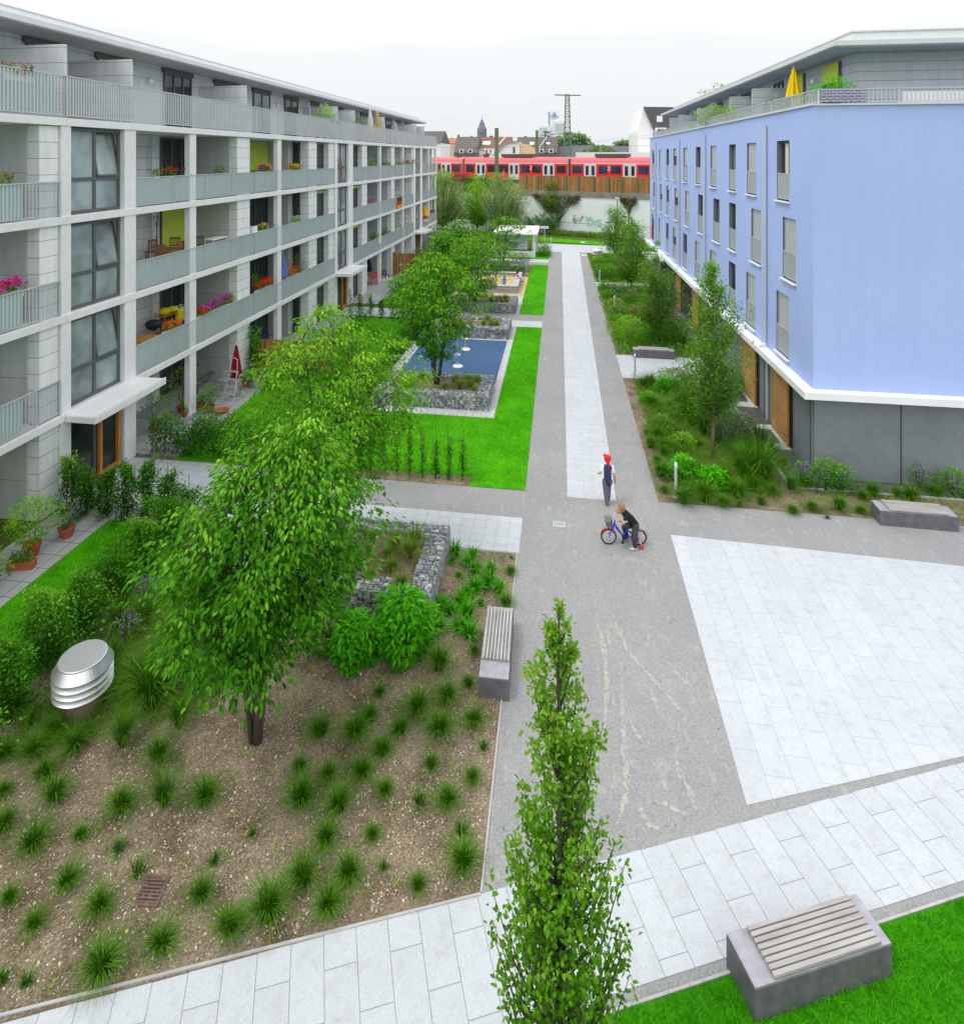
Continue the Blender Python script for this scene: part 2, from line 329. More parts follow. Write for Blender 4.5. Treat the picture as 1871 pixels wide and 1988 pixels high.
FL = {k: leafm(k + ' petals', sc(c, .6), c, sc(c, 1.35), .25, k=1.0) for k, c in dict(pink=(.80, .06, .42), magenta=(.62, .06, .50), red=(.80, .035, .02), orange=(.85, .16, .04), yellow=(.80, .55, .02), purple=(.30, .10, .62), white=(.8, .75, .75), rose=(.38, .17, .17)).items()}

# ------------------------------------------------------------------ mesh helpers
def loc_of(o):
    x = Vector((0, 0, 0))
    while o is not None: x = x + o.location; o = o.parent
    return x
def tag(o, label=None, cat=None, group=None, kind=None):
    if label: o['label'] = label
    if cat: o['category'] = cat
    if group: o['group'] = group
    if kind: o['kind'] = kind
    return o
def empty(name, loc, label, cat, group=None, rz=0):
    o = bpy.data.objects.new(name, None); COL.objects.link(o); o.location = loc; o.rotation_euler = (0, 0, rz)
    o.empty_display_size = .2
    return tag(o, label, cat, group)
def link(name, me, parent=None, loc=(0, 0, 0)):
    o = bpy.data.objects.new(name, me); COL.objects.link(o); o.location = loc
    if parent is not None: o.parent = parent
    return o
class MB:
    def __init__(s): s.v = []; s.f = []; s.t = []
    def add(s, vs, fs, tint=.5):
        b = len(s.v); s.v += [tuple(p) for p in vs]; s.f += [tuple(i + b for i in q) for q in fs]; s.t += [tint] * len(fs); return s
    def box(s, x0, x1, y0, y1, z0, z1):
        x0, x1 = min(x0, x1), max(x0, x1); y0, y1 = min(y0, y1), max(y0, y1); z0, z1 = min(z0, z1), max(z0, z1)
        return s.add([(x0, y0, z0), (x1, y0, z0), (x1, y1, z0), (x0, y1, z0), (x0, y0, z1), (x1, y0, z1), (x1, y1, z1), (x0, y1, z1)],
              [(0, 3, 2, 1), (4, 5, 6, 7), (0, 1, 5, 4), (1, 2, 6, 5), (2, 3, 7, 6), (3, 0, 4, 7)])
    def bbox(s, x0, x1, y0, y1, z0, z1, b=.02):
        """box with chamfered vertical and top edges"""
        def ring(i, z): return [(x0 + i, y0 + b, z), (x0 + b, y0 + i, z), (x1 - b, y0 + i, z), (x1 - i, y0 + b, z), (x1 - i, y1 - b, z), (x1 - b, y1 - i, z), (x0 + b, y1 - i, z), (x0 + i, y1 - b, z)]
        rs = [ring(0, z0), ring(0, z1 - b), ring(b * .9, z1)]
        vs = sum(rs, []); fs = [(7, 6, 5, 4, 3, 2, 1, 0), tuple(range(16, 24))]
        for k in range(2):
            for i in range(8): j = (i + 1) % 8; fs.append((k * 8 + i, k * 8 + j, k * 8 + 8 + j, k * 8 + 8 + i))
        return s.add(vs, fs)
    def quad(s, a, b, c, d, tint=.5): return s.add([a, b, c, d], [(0, 1, 2, 3)], tint)
    def poly(s, pts, z): return s.add([(p[0], p[1], z) for p in pts], [tuple(range(len(pts)))])
    def prism(s, pts, z0, z1):
        n = len(pts); vs = [(p[0], p[1], z0) for p in pts] + [(p[0], p[1], z1) for p in pts]
        return s.add(vs, [tuple(range(n - 1, -1, -1)), tuple(range(n, 2 * n))] + [(i, (i + 1) % n, n + (i + 1) % n, n + i) for i in range(n)])
    def extr(s, prof, p0, p1):
        """profile of (side, up) pairs swept from p0 to p1 (horizontal)"""
        p0, p1 = Vector(p0), Vector(p1); d = (p1 - p0); d.z = 0; d.normalize(); sd = Vector((d.y, -d.x, 0)); n = len(prof)
        vs = [p0 + sd * a + Vector((0, 0, b)) for a, b in prof] + [p1 + sd * a + Vector((0, 0, b)) for a, b in prof]
        return s.add(vs, [tuple(range(n - 1, -1, -1)), tuple(range(n, 2 * n))] + [(i, (i + 1) % n, n + (i + 1) % n, n + i) for i in range(n)])
    def tube(s, pts, r, n=6, cap=True, tint=.5):
        pts = [Vector(p) for p in pts]; m = len(pts)
        rr = r if isinstance(r, (list, tuple)) else [r] * m
        b = len(s.v); up = Vector((0, 0, 1)); nf = len(s.f)
        d0 = (pts[1] - pts[0]).normalized(); a = d0.orthogonal().normalized()
        for i in range(m):
            d = (pts[min(i + 1, m - 1)] - pts[max(i - 1, 0)]).normalized()
            a = (a - d * a.dot(d)); a = a.normalized() if a.length > 1e-6 else d.orthogonal().normalized(); c = d.cross(a)
            for k in range(n):
                t = 2 * math.pi * k / n; s.v.append(tuple(pts[i] + (a * math.cos(t) + c * math.sin(t)) * rr[i]))
        for i in range(m - 1):
            for k in range(n):
                k2 = (k + 1) % n; s.f.append((b + i * n + k, b + i * n + k2, b + i * n + n + k2, b + i * n + n + k))
        if cap: s.f.append(tuple(b + k for k in range(n - 1, -1, -1))); s.f.append(tuple(b + (m - 1) * n + k for k in range(n)))
        s.t += [tint] * (len(s.f) - nf); return s
    def bar(s, p, q, w, h=None, up=(0, 0, 1)):
        p, q = Vector(p), Vector(q); h = h or w; d = (q - p).normalized(); u = Vector(up)
        if abs(d.dot(u)) > .98: u = Vector((1, 0, 0))
        x = d.cross(u).normalized() * (w / 2); y = x.cross(d).normalized() * (h / 2)
        vs = [p - x - y, p + x - y, p + x + y, p - x + y, q - x - y, q + x - y, q + x + y, q - x + y]
        return s.add(vs, [(0, 3, 2, 1), (4, 5, 6, 7), (0, 1, 5, 4), (1, 2, 6, 5), (2, 3, 7, 6), (3, 0, 4, 7)])
    def lathe(s, prof, c=(0, 0, 0), n=16, cap=True):
        b = len(s.v); m = len(prof); nf = len(s.f)
        for r, z in prof:
            for k in range(n): t = 2 * math.pi * k / n; s.v.append((c[0] + r * math.cos(t), c[1] + r * math.sin(t), c[2] + z))
        for i in range(m - 1):
            for k in range(n): k2 = (k + 1) % n; s.f.append((b + i * n + k, b + i * n + k2, b + i * n + n + k2, b + i * n + n + k))
        if cap: s.f.append(tuple(b + k for k in range(n - 1, -1, -1))); s.f.append(tuple(b + (m - 1) * n + k for k in range(n)))
        s.t += [.5] * (len(s.f) - nf); return s
    def torus(s, c, R1, r, axis, n=28, m=6):
        ax = Vector(axis).normalized(); a = ax.orthogonal().normalized(); e = ax.cross(a); c = Vector(c); b = len(s.v); nf = len(s.f)
        for i in range(n):
            t = 2 * math.pi * i / n; d = a * math.cos(t) + e * math.sin(t)
            for k in range(m): q = 2 * math.pi * k / m; s.v.append(tuple(c + d * (R1 + r * math.cos(q)) + ax * (r * math.sin(q))))
        for i in range(n):
            for k in range(m): i2 = (i + 1) % n; k2 = (k + 1) % m; s.f.append((b + i * m + k, b + i2 * m + k, b + i2 * m + k2, b + i * m + k2))
        s.t += [.5] * (len(s.f) - nf); return s
    def ball(s, c, r, n=10, m=7, sq=(1, 1, 1)):
        prof = [(max(1e-3, r * math.sin(math.pi * i / m)), -r * math.cos(math.pi * i / m)) for i in range(m + 1)]
        b = len(s.v); s.lathe(prof, (0, 0, 0), n)
        for i in range(b, len(s.v)): p = s.v[i]; s.v[i] = (c[0] + p[0] * sq[0], c[1] + p[1] * sq[1], c[2] + p[2] * sq[2])
        return s
    def xf(s, mat):
        s.v = [tuple(mat @ Vector(p)) for p in s.v]; return s
    def build(s, name, mat, parent=None, local=False, loc=None, smooth=False):
        me = bpy.data.meshes.new(name)
        off = Vector((0, 0, 0))
        if not local:
            off = loc_of(parent) if parent is not None else (Vector(loc) if loc is not None else off)
        me.from_pydata([(p[0] - off.x, p[1] - off.y, p[2] - off.z) for p in s.v], [], s.f)
        me.materials.append(mat)
        at = me.attributes.new('tint', 'FLOAT', 'FACE'); at.data.foreach_set('value', s.t)
        if smooth: me.polygons.foreach_set('use_smooth', [True] * len(s.f))
        me.update()
        o = link(name, me, parent, (0, 0, 0) if parent is not None else (off if loc is not None else (0, 0, 0)))
        return o
def struct(name, mb, mat):
    o = mb.build(name, mat); o['kind'] = 'structure'; return o
def quads(name, V, tint, mat, parent=None, off=(0, 0, 0), loc=(0, 0, 0)):
    """V: (N,4,3) array of quads"""
    V = np.asarray(V, float) - np.asarray(off); N = len(V)
    me = bpy.data.meshes.new(name); me.vertices.add(4 * N); me.vertices.foreach_set('co', V.reshape(-1).astype(np.float32))
    me.loops.add(4 * N); me.loops.foreach_set('vertex_index', np.arange(4 * N, dtype=np.int32))
    me.polygons.add(N); me.polygons.foreach_set('loop_start', np.arange(0, 4 * N, 4, dtype=np.int32))
    try: me.polygons.foreach_set('loop_total', np.full(N, 4, dtype=np.int32))
    except Exception: pass
    me.materials.append(mat); at = me.attributes.new('tint', 'FLOAT', 'FACE'); at.data.foreach_set('value', np.clip(tint, 0, 1).astype(np.float32))
    me.update(calc_edges=True); me.validate()
    return link(name, me, parent, loc)
def nrm(a): return a / np.maximum(1e-9, np.linalg.norm(a, axis=-1, keepdims=True))
def leaf_quads(P, D, L, W, rg, fold=.25):
    """kite leaves: base point P, direction D, length L, width W"""
    N = len(P); D = nrm(D); L = np.broadcast_to(np.asarray(L, float), (N,))[:, None]; W = np.broadcast_to(np.asarray(W, float), (N,))[:, None]
    up = np.tile([0, 0, 1.], (N, 1)) + rg.normal(0, .35, (N, 3)); sd = nrm(np.cross(D, up)); nn = np.cross(sd, D)
    mid = P + D * L * .42 + nn * (W * fold); tip = P + D * L
    return np.stack([P, mid + sd * W * .5, tip, mid - sd * W * .5], 1)
def leaf2(P, D, L, W, rg, fold=.22):
    """ovate pointed leaves: two quads meeting along the midrib"""
    N = len(P); D = nrm(D); L = np.broadcast_to(np.asarray(L, float), (N,))[:, None]; W = np.broadcast_to(np.asarray(W, float), (N,))[:, None]
    up = np.tile([0, 0, 1.], (N, 1)) + rg.normal(0, .35, (N, 3)); sd = nrm(np.cross(D, up)); nn = np.cross(sd, D); tip = P + D * L - nn * L * .10
    a1 = P + D * L * .26 + nn * W * fold; a2 = P + D * L * .62 + nn * W * fold * .7
    return np.concatenate([np.stack([P, a1 + sd * W * .46, a2 + sd * W * .42, tip], 1), np.stack([P, tip, a2 - sd * W * .42, a1 - sd * W * .46], 1)])
def cone_profile(env, z):
    return np.interp(z, [e[0] for e in env], [e[1] for e in env])
def crown_pts(env, n, rg, inner=.45, lobes=.18):
    """points spread through a crown envelope given as (z, radius) pairs"""
    zs = np.linspace(env[0][0], env[-1][0], 300); wgt = cone_profile(env, zs) + .04
    z = rg.choice(zs, n, p=wgt / wgt.sum()) + rg.normal(0, .03, n)
    a = rg.uniform(0, 2 * np.pi, n); ph = rg.uniform(0, 6, 4)
    rr = cone_profile(env, z) * (1 + lobes * np.sin(3 * a + ph[0] + z * 1.3) + lobes * .8 * np.sin(5 * a + ph[1] - z * 2.3))
    f = rg.uniform(0, 1, n) ** inner
    return np.stack([rr * f * np.cos(a), rr * f * np.sin(a), z], 1), a, f
def cam_tint(z, z0, z1): return (z - z0) / max(.01, z1 - z0)
# ================================================================== GROUND
def rect(x0, x1, y0, y1): return [(x0, y0), (x1, y0), (x1, y1), (x0, y1)]
def sheet(name, polys, z, mat):
    m = MB()
    for p in polys: m.poly(p, z)
    return struct(name, m, mat)
yup = lambda x: 6.33 + (x + 6.37) * .396
ylo = lambda x: yup(x) - 1.45
sheet('ground', [rect(-3000, 3000, -200, 4000)], -.03, M['ground'])
sheet('gravel_path', [rect(-14, 26, 1, 18.82), rect(-1.0, 2.86, 18.82, 66.6), rect(-7.6, -1.0, 38.4, 39.92), rect(-7.6, -1.0, 58.45, 59.7)], 0, M['gravel'])
# pale sandy wheel tracks curving over the gravel
TR_ = [[(680, 150), (715, 240), (760, 330), (850, 430), (985, 585), (1010, 640)], [(720, 430), (725, 600), (735, 800), (742, 950), (722, 1040), (700, 1100)], [(760, 620), (785, 680), (815, 725)], [(850, 480), (868, 540), (892, 612)], [(830, 1000), (900, 995), (985, 1040), (1030, 1050)], [(800, 990), (828, 1075), (900, 1120)], [(655, 210), (662, 250), (672, 300)], [(960, 780), (985, 870), (1030, 960), (1060, 1050)], [(600, 160), (640, 300), (655, 480), (640, 700)], [(930, 360), (980, 430), (1040, 480)]]
m = MB(); rt_ = random.Random(8)
for tr in TR_:
    P = [Vector((*G(893.2 + .4337 * a, 1126.2 + .4337 * b), 0)) for a, b in tr]; Q = []
    for i in range(len(P) - 1):
        p0, p1, p2, p3 = P[max(0, i - 1)], P[i], P[i + 1], P[min(len(P) - 1, i + 2)]
        for k in range(6): t_ = k / 6; Q.append(.5 * ((2 * p1) + (p2 - p0) * t_ + (2 * p0 - 5 * p1 + 4 * p2 - p3) * t_ * t_ + (3 * p1 - p0 - 3 * p2 + p3) * t_ ** 3))
    Q.append(P[-1]); n = len(Q); L_ = []; R_ = []
    for i in range(n):
        d = (Q[min(i + 1, n - 1)] - Q[max(i - 1, 0)]).normalized(); s = Vector((-d.y, d.x, 0)) * (.045 * rt_.uniform(.5, 1.3) * min(1, .25 + 3 * min(i, n - 1 - i) / n)); L_.append(Q[i] + s); R_.append(Q[i] - s)
    for i in range(n - 1): m.quad((R_[i].x, R_[i].y, .0035), (R_[i + 1].x, R_[i + 1].y, .0035), (L_[i + 1].x, L_[i + 1].y, .0035), (L_[i].x, L_[i].y, .0035))
struct('gravel_tracks', m, gravel_mat(True))
sheet('paved_strip', [[(.24, 18.66), (1.64, 18.66), (2.12, 66.6), (.27, 66.6)]], .004, M['pave_main'])
sheet('paved_square', [[(2.86, 10.2), (16, 10.2 + 13.14 * .362), (16, 16.72), (2.92, 17.2)]], .005, M['pave_pad'])
sheet('paved_path', [[(-12, yup(-12)), (-12, ylo(-12)), (16, ylo(16)), (16, yup(16))]], .006, M['pave_path'])
sheet('cross_paving', [rect(-8.2, -1.0, 15.84, 17.38), rect(-7.6, -1.0, 36.95, 38.36), rect(-7.6, -1.0, 59.74, 61.62)], .004, M['pave_cross'])
sheet('entrance_paving', [rect(-13.98, -8.22, 16.2, 18.95), rect(-13.98, -8.22, 38.0, 40.2)], .007, M['pave_cross'])
sheet('front_lawn', [[(-12, ylo(-12) - .17), (-12, 0), (16, 0), (16, ylo(16) - .17)]], .010, M['lawn_dk'])
sheet('planting_bed', [[(-1.06, 8.44), (-1.06, 15.78), (-9.9, 15.78), (-9.9, 4.94)]], .009, M['soil'])
sheet('planting_bed', [rect(-8.2, -2.7, 18.82, 19.36), rect(-13.98, -8.2, 18.95, 19.2)], .0085, M['soil'])
sheet('planting_bed', [[(2.85, 18.8), (16, 18.85), (16, 20.22), (6.88, 20.22), (6.88, 29.12), (2.85, 29.12)], rect(2.85, 6.88, 32.48, 49.22), rect(2.85, 6.88, 51.08, 64.6)], .009, M['soil_lt'])
sheet('bench_nook_paving', [rect(2.85, 7.4, 29.12, 32.48), rect(2.85, 6.9, 49.22, 51.08)], .006, M['pave_cross'])
sheet('lawn', [[(-1.0, 18.82), (-1.0, 36.93), (-2.46, 36.93), (-2.46, 23.86), (-8.0, 23.86), (-8.0, 19.35), (-2.7, 19.35), (-2.7, 18.82)],
               rect(-2.5, -.97, 39.96, 58.42), rect(-2.72, -.97, 61.66, 66.4)], .012, M['lawn'])
sheet('play_court_paving', [rect(-7.8, -2.47, 23.88, 36.92), rect(-7.8, -2.52, 39.94, 45.3)], .004, M['pave_kerb'])
sheet('play_surface', [rect(-7.3, -2.78, 27.0, 33.95)], .009, M['playblue'])
sheet('sandy_ground', [rect(-7.8, -2.52, 45.32, 52.3)], .005, M['sand'])
sheet('planting_bed', [rect(-7.8, -2.52, 52.32, 58.4)], .009, M['soil_lt'])
sheet('terrace_paving', [rect(-13.98, -12.25, 5, 15.6), rect(-16.2, -12.6, 19.2, 37.6), rect(-16.2, -12.2, 41.2, 59.3), rect(-16.2, -12.2, 63, 71)], .006, M['pave_grey'])
sheet('garden_lawn', [rect(-12.23, -9.92, 5, 15.6), rect(-12.58, -8.02, 19.0, 37.6), rect(-12.18, -7.82, 41.2, 66)], .011, M['lawn'])
sheet('drip_strip', [rect(6.98, 7.84, 20.26, 56), rect(7.84, 30, 20.26, 20.86)], .008, M['rockgravel'])
m = MB().box(6.88, 6.97, 20.22, 56, 0, .03).box(6.97, 30, 20.16, 20.25, 0, .03); struct('kerb', m, M['kerb'])
m = MB().box(-1.06, -1.03, 8.44, 15.8, 0, .022); m.bar((-1.05, 8.42, .01), (-10, yup(-10) + .14, .01), .03, .03); m.bar((-12, ylo(-12) - .15, .01), (16, ylo(16) - .15, .01), .03, .03); struct('kerb', m, M['kerb'])
m = MB()
for ya, yb in ((22.75, 24.75), (26.4, 28.5)): m.box(6.99, 7.86, ya, yb, 0, .035)
struct('door_step', m, M['pave_kerb'])
sheet('plaza_paving', [[(-2.6, 66.62), (4.4, 66.62), (9, 68.6), (9, 71.5), (-2.6, 73.2)]], .004, M['pave_cross'])
sheet('far_lawn', [[(-30, 84), (-30, 90), (-3, 79.0), (22, 68.5), (22, 66), (-3, 75.6)]], .006, M['lawn'])
sheet('far_lawn', [[(-14, 71.5), (-14, 75), (-3, 70), (-3, 67)], [(2.9, 64.6), (4.4, 66.5), (7, 67.4), (7, 64.6)]], .008, M['lawn'])

# ================================================================== STONES, CHIPS, GRASS AS STUFF
def inpoly(P, poly):
    x, y = P[:, 0], P[:, 1]; r = np.zeros(len(P), bool); n = len(poly)
    for i in range(n):
        x1, y1 = poly[i]; x2, y2 = poly[(i + 1) % n]
        c = ((y1 > y) != (y2 > y)) & (x < (x2 - x1) * (y - y1) / (y2 - y1 + 1e-12) + x1); r ^= c
    return r
def scatter(poly, n, rg):
    p = np.array(poly); lo, hi = p.min(0), p.max(0); Q = rg.uniform(lo, hi, (n, 2)); return Q[inpoly(Q, poly)]
def blades(P, z, rg, h=.06, w=.008, lean=.5):
    N = len(P); hh = h * rg.uniform(.5, 1.35, N); a = rg.uniform(0, 6.283, N); ln = np.clip(rg.normal(0, lean, (N, 2)), -1.2, 1.2)
    b = np.stack([P[:, 0], P[:, 1], np.full(N, z)], 1); sd = np.stack([np.cos(a), np.sin(a), 0 * a], 1) * w / 2
    tip = b + np.stack([ln[:, 0] * hh, ln[:, 1] * hh, hh], 1); mid = b + (tip - b) * .55 * np.array([.6, .6, 1.25])
    return np.stack([b - sd, b + sd, mid + sd * .7 + (tip - mid) * .9, tip], 1)
rg = np.random.default_rng(11)
P = scatter([(-2.0, ylo(-2) - .2), (-2.0, 4.0), (6.5, 5.5), (6.9, ylo(6.9) - .2)], 62000, rg)
pn = np.sin(P[:, 0] * 2.1 + np.sin(P[:, 1] * 1.7) * 1.5) * .1
tag(quads('grass', blades(P, .01, rg, .075, .010, .55), .36 + pn + rg.normal(0, .2, len(P)), M['grass_lawn']), 'dense green turf around the bench in the near right corner', 'grass', kind='stuff')
V = []; T = []
for poly, den, h in (([(-1.0, 18.8), (-1.0, 36.9), (-2.46, 36.9), (-2.46, 18.8)], 520, .06), (rect(-8, -2.46, 19.4, 23.84), 420, .06), (rect(-2.5, -.97, 40, 58.4), 220, .07), (rect(-2.7, -.97, 61.7, 66.3), 150, .07),
                     (rect(-12.2, -9.95, 8, 15.5), 500, .05), (rect(-12.5, -8.1, 19.3, 36.4), 160, .06), (rect(-12.1, -7.9, 41, 58), 90, .07)):
    x = np.array(poly); A = np.ptp(x[:, 0]) * np.ptp(x[:, 1]); P = scatter(poly, int(A * den), rg)
    V.append(blades(P, .01, rg, h, .016, .5)); T.append(.6 + .14 * np.sin(P[:, 0] * 1.9 + np.sin(P[:, 1] * .9) * 2) + rg.normal(0, .17, len(P)))
tag(quads('grass', np.concatenate(V), np.concatenate(T), M['grass_lawn']), 'bright mown grass of the courtyard lawns', 'grass', kind='stuff')
def chips(P, z, rg, s=.016, sg=.36):
    N = len(P); c = np.stack([P[:, 0], P[:, 1], np.full(N, z)], 1); a = rg.uniform(0, 6.283, N); L = s * np.minimum(2.2, rg.lognormal(0, sg, N)); W = L * rg.uniform(.4, .9, N)
    u = np.stack([np.cos(a), np.sin(a), rg.normal(0, .35, N)], 1); v = np.stack([-np.sin(a), np.cos(a), rg.normal(0, .35, N)], 1)
    u = u * L[:, None]; v = v * W[:, None]; c[:, 2] += L * .5
    return np.stack([c - u, c - v * .8, c + u * .8, c + v], 1)
M['chips'] = leafm('bark chips and pebbles', (.17, .125, .085), (.40, .33, .24), (.76, .70, .60), 0, .8, 1.0)
BED = [(-1.1, 8.5), (-1.1, 15.7), (-9.8, 15.7), (-9.8, 5.1)]
P = scatter(BED, 60000, rg)
tag(quads('bark_chips', chips(P, .012, rg, .0125), np.clip(rg.beta(1.7, 1.8, len(P)), 0, 1), M['chips']), 'brown bark chips and pale pebbles spread over the near planting bed', 'mulch', kind='stuff')
P = scatter([(3.0, 18.95), (12, 18.95), (12, 20.1), (6.8, 20.1), (6.8, 29), (3.0, 29)], 9000, rg)
tag(quads('bark_chips', chips(P, .012, rg, .016), np.clip(rg.beta(1.8, 2.2, len(P)), 0, 1), M['chips']), 'sandy chippings spread over the bed beside the blue building', 'mulch', kind='stuff')
M['dryleaf'] = leafm('dry fallen leaves', (.42, .10, .03), (.62, .25, .06), (.75, .55, .25), .1, k=1.0)
P = scatter([(-1.3, 8.6), (-1.3, 12), (-8, 12), (-8, 6)], 190, rg)
tag(quads('fallen_leaves', chips(P, .012, rg, .020, .25), rg.uniform(0, 1, len(P)), M['dryleaf']), 'orange and yellow dry leaves lying on the near bed', 'leaf litter', kind='stuff')
P = scatter([(-.95, yup(-.95) + .1), (2.8, yup(2.8) + .1), (2.8, 20), (-.95, 20)], 7000, rg)
M['grit'] = leafm('gravel stones', (.16, .16, .17), (.36, .36, .37), (.68, .67, .66), 0, .8, 1.0)
tag(quads('loose_grit', chips(P, .002, rg, .0085), np.clip(rg.beta(2, 2.4, len(P)), 0, 1), M['grit']), 'loose grey grit on the gravel path', 'gravel', kind='stuff')

# ================================================================== GABION PLANTERS
M['stones'] = leafm('broken grey stones', (.11, .12, .135), (.235, .25, .27), (.47, .47, .44), 0, .85, 1.15)
def stone(m, c, sx, sy, sz, r):
    vs = [];
    for dz in (-1, 1):
        for dx, dy in ((-1, -1), (1, -1), (1, 1), (-1, 1)):
            vs.append((c[0] + dx * sx * r.uniform(.27, .54), c[1] + dy * sy * r.uniform(.27, .54), c[2] + dz * sz * r.uniform(.34, .52)))
    m.add(vs, [(0, 3, 2, 1), (4, 5, 6, 7), (0, 1, 5, 4), (1, 2, 6, 5), (2, 3, 7, 6), (3, 0, 4, 7)], min(1, max(0, r.gauss(.5, .24))))
def gabion(y0, y1, label, x0=-7.4, x1=-2.75, h=.6, wt=.5, cell=.115, seed=1):
    r = random.Random(seed)
    t = empty('gabion_planter', ((x0 + x1) / 2, (y0 + y1) / 2, 0), label, 'planter', 'stone gabion planters along the courtyard')
    m = MB(); i = .045
    for a in ((x0 + i, x1 - i, y0 + i, y0 + wt - i), (x0 + i, x1 - i, y1 - wt + i, y1 - i), (x0 + i, x0 + wt - i, y0 + wt - i, y1 - wt + i), (x1 - wt + i, x1 - i, y0 + wt - i, y1 - wt + i)): m.box(*a, 0, h - i)
    m.t = [0.02] * len(m.t)
    def fill(xa, xb, ya, yb):                     # stones on the top of a wall run
        y = ya
        while y < yb - .03:
            rh = cell * r.uniform(.55, .95); rh = min(rh, yb - y); x = xa
            while x < xb - .03:
                cw = min(cell * r.uniform(.7, 1.6), xb - x); stone(m, (x + cw / 2, y + rh / 2, h - .05 + r.uniform(-.012, .012)), cw, rh, .10, r); x += cw
            y += rh
    fill(x0, x1, y0, y0 + wt); fill(x0, x1, y1 - wt, y1); fill(x0, x0 + wt, y0 + wt, y1 - wt); fill(x1 - wt, x1, y0 + wt, y1 - wt)
    z = 0
    while z < h - .07:                            # stones in the outer faces (near and right-hand)
        rh = min(cell * r.uniform(.45, .85), h - .05 - z); x = x0
        while x < x1 - .03:
            cw = min(cell * r.uniform(.7, 1.7), x1 - x); stone(m, (x + cw / 2, y0 + .05 + r.uniform(-.012, .012), z + rh / 2), cw, .12, rh, r); x += cw
        y = y0
        while y < y1 - .03:
            cw = min(cell * r.uniform(.7, 1.7), y1 - y); stone(m, (x1 - .05 + r.uniform(-.012, .012), y + cw / 2, z + rh / 2), .12, cw, rh, r); y += cw
        z += rh
    m.build('stone_wall', M['stones'], t)
    MB().box(x0 + wt, x1 - wt, y0 + wt, y1 - wt, .02, h - .09).build('soil_fill', M['soil_lt'], t)
    g = MB()                                      # wire mesh
    for yy in np.arange(y0 + .05, y1, .1 if y0 < 20 else .25): g.bar((x1 + .022, yy, 0), (x1 + .022, yy, h), .005)
    for xx in np.arange(x0 + .05, x1, .1 if y0 < 20 else .25): g.bar((xx, y0 - .022, 0), (xx, y0 - .022, h), .005)
    g.build('wire_mesh', M['steel'], t)
    return t
gabion(13.1, 15.78, 'large stone gabion planter nearest the camera beside the cross paving', seed=1)
gabion(24.45, 26.95, 'stone gabion planter in front of the blue play surface', seed=2, cell=.14)
gabion(34.2, 36.75, 'stone gabion planter behind the blue play surface', seed=3, cell=.17)
gabion(39.95, 42.5, 'stone gabion planter in front of the sandbox', seed=4, cell=.18)
gabion(54.3, 56.9, 'stone gabion planter behind the sandbox, farthest of the row', seed=5, cell=.22)

# ================================================================== BENCHES
def bench(c, rz, L, W, s0, s1, label, h=.40):
    t = empty('block_bench', (c[0], c[1], 0), label, 'bench', 'concrete block benches with slatted tops', rz)
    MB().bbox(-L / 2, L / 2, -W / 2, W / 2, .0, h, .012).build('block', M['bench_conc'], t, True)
    k = 8; sw = (W - .03) / k; m = MB(); xa, xb = -L / 2 + s0, L / 2 - s1
    for i in range(k): m.bbox(xa, xb, -W / 2 - .012 + .03 + i * sw, -W / 2 + .003 + (i + 1) * sw, h + .018, h + .055, .004)
    m.build('slat_seat', M['bench_wood'], t, True)
    m = MB()
    for x in (xa + .12, (xa + xb) / 2, xb - .12): m.box(x - .03, x + .03, -W / 2 + .03, W / 2 - .03, h + .001, h + .018)
    m.build('bearer', M['dark_grey'], t, True)
    return t
bench((-1.215, 12.4), R(91.5), 1.85, .57, .40, .10, 'long concrete bench with pale slats at the edge of the near bed, seen end-on')
bench((3.03, 8.24), R(21.3), 1.92, .54, .27, .15, 'big concrete bench with grey slats on the lawn in the near right corner')
bench((9.57, 18.76), R(-1), 1.92, .54, .25, .22, 'low concrete bench at the right edge in front of the grey plinth')
bench((4.65, 32.35), R(-1.5), 1.98, .5, .25, .25, 'concrete bench on the paved nook beside the thin tree')

# ================================================================== VENTS, BOLLARDS, GRATES, LAMPS
def vent(c, s, label):
    t = empty('air_vent', (c[0], c[1], 0), label, 'vent', 'stainless air vents in the beds')
    MB().lathe([(.34 * s, 0), (.34 * s, .52 * s)], n=40).build('duct', M['bark_lt'], t, True, smooth=False)
    m = MB(); z = .46 * s
    for i in range(3): m.lathe([(.37 * s, z + .09 * s), (.49 * s, z), (.485 * s, z - .016 * s), (.35 * s, z + .06 * s)], n=48, cap=False); z += .115 * s
    m.build('louvre', M['steel_shiny'], t, True)
    m = MB().lathe([(.36 * s, .80 * s), (.488 * s, .80 * s), (.492 * s, .815 * s), (.39 * s, .965 * s)], n=48, cap=False); m.build('hood', M['steel_shiny'], t, True)
    MB().lathe([(.388 * s, .962 * s), (.392 * s, .985 * s), (.375 * s, .992 * s)], n=48).build('lid', M['steel_top'], t, True)
vent((-8.5, 10.15), 1.0, 'round louvred stainless air vent among grasses in the near bed')
vent((3.75, 62.6), 1.08, 'pale louvred air vent at the far end of the gravel path')
for (x, y, lb) in ((3.39, 19.14, 'steel bollard light at the corner of the bed by the crossing'), (3.42, 29.44, 'steel bollard light in front of the paved bench nook'),
                   (3.55, 41.6, 'steel bollard light deep in the right-hand shrub bed'), (3.2, 50.9, 'steel bollard light by the second side path on the right')):
    t = empty('bollard_light', (x, y, 0), lb, 'bollard', 'steel bollard lights')
    MB().lathe([(.042, 0), (.042, .88)], n=14).build('post', M['steel_lt'], t, True); MB().lathe([(.044, .885), (.044, 1.0), (.035, 1.01)], n=14).build('lamp_head', M['white_metal'], t, True)
    MB().lathe([(.09, 0), (.09, .02)], n=14).build('base_plate', M['steel_lt'], t, True)
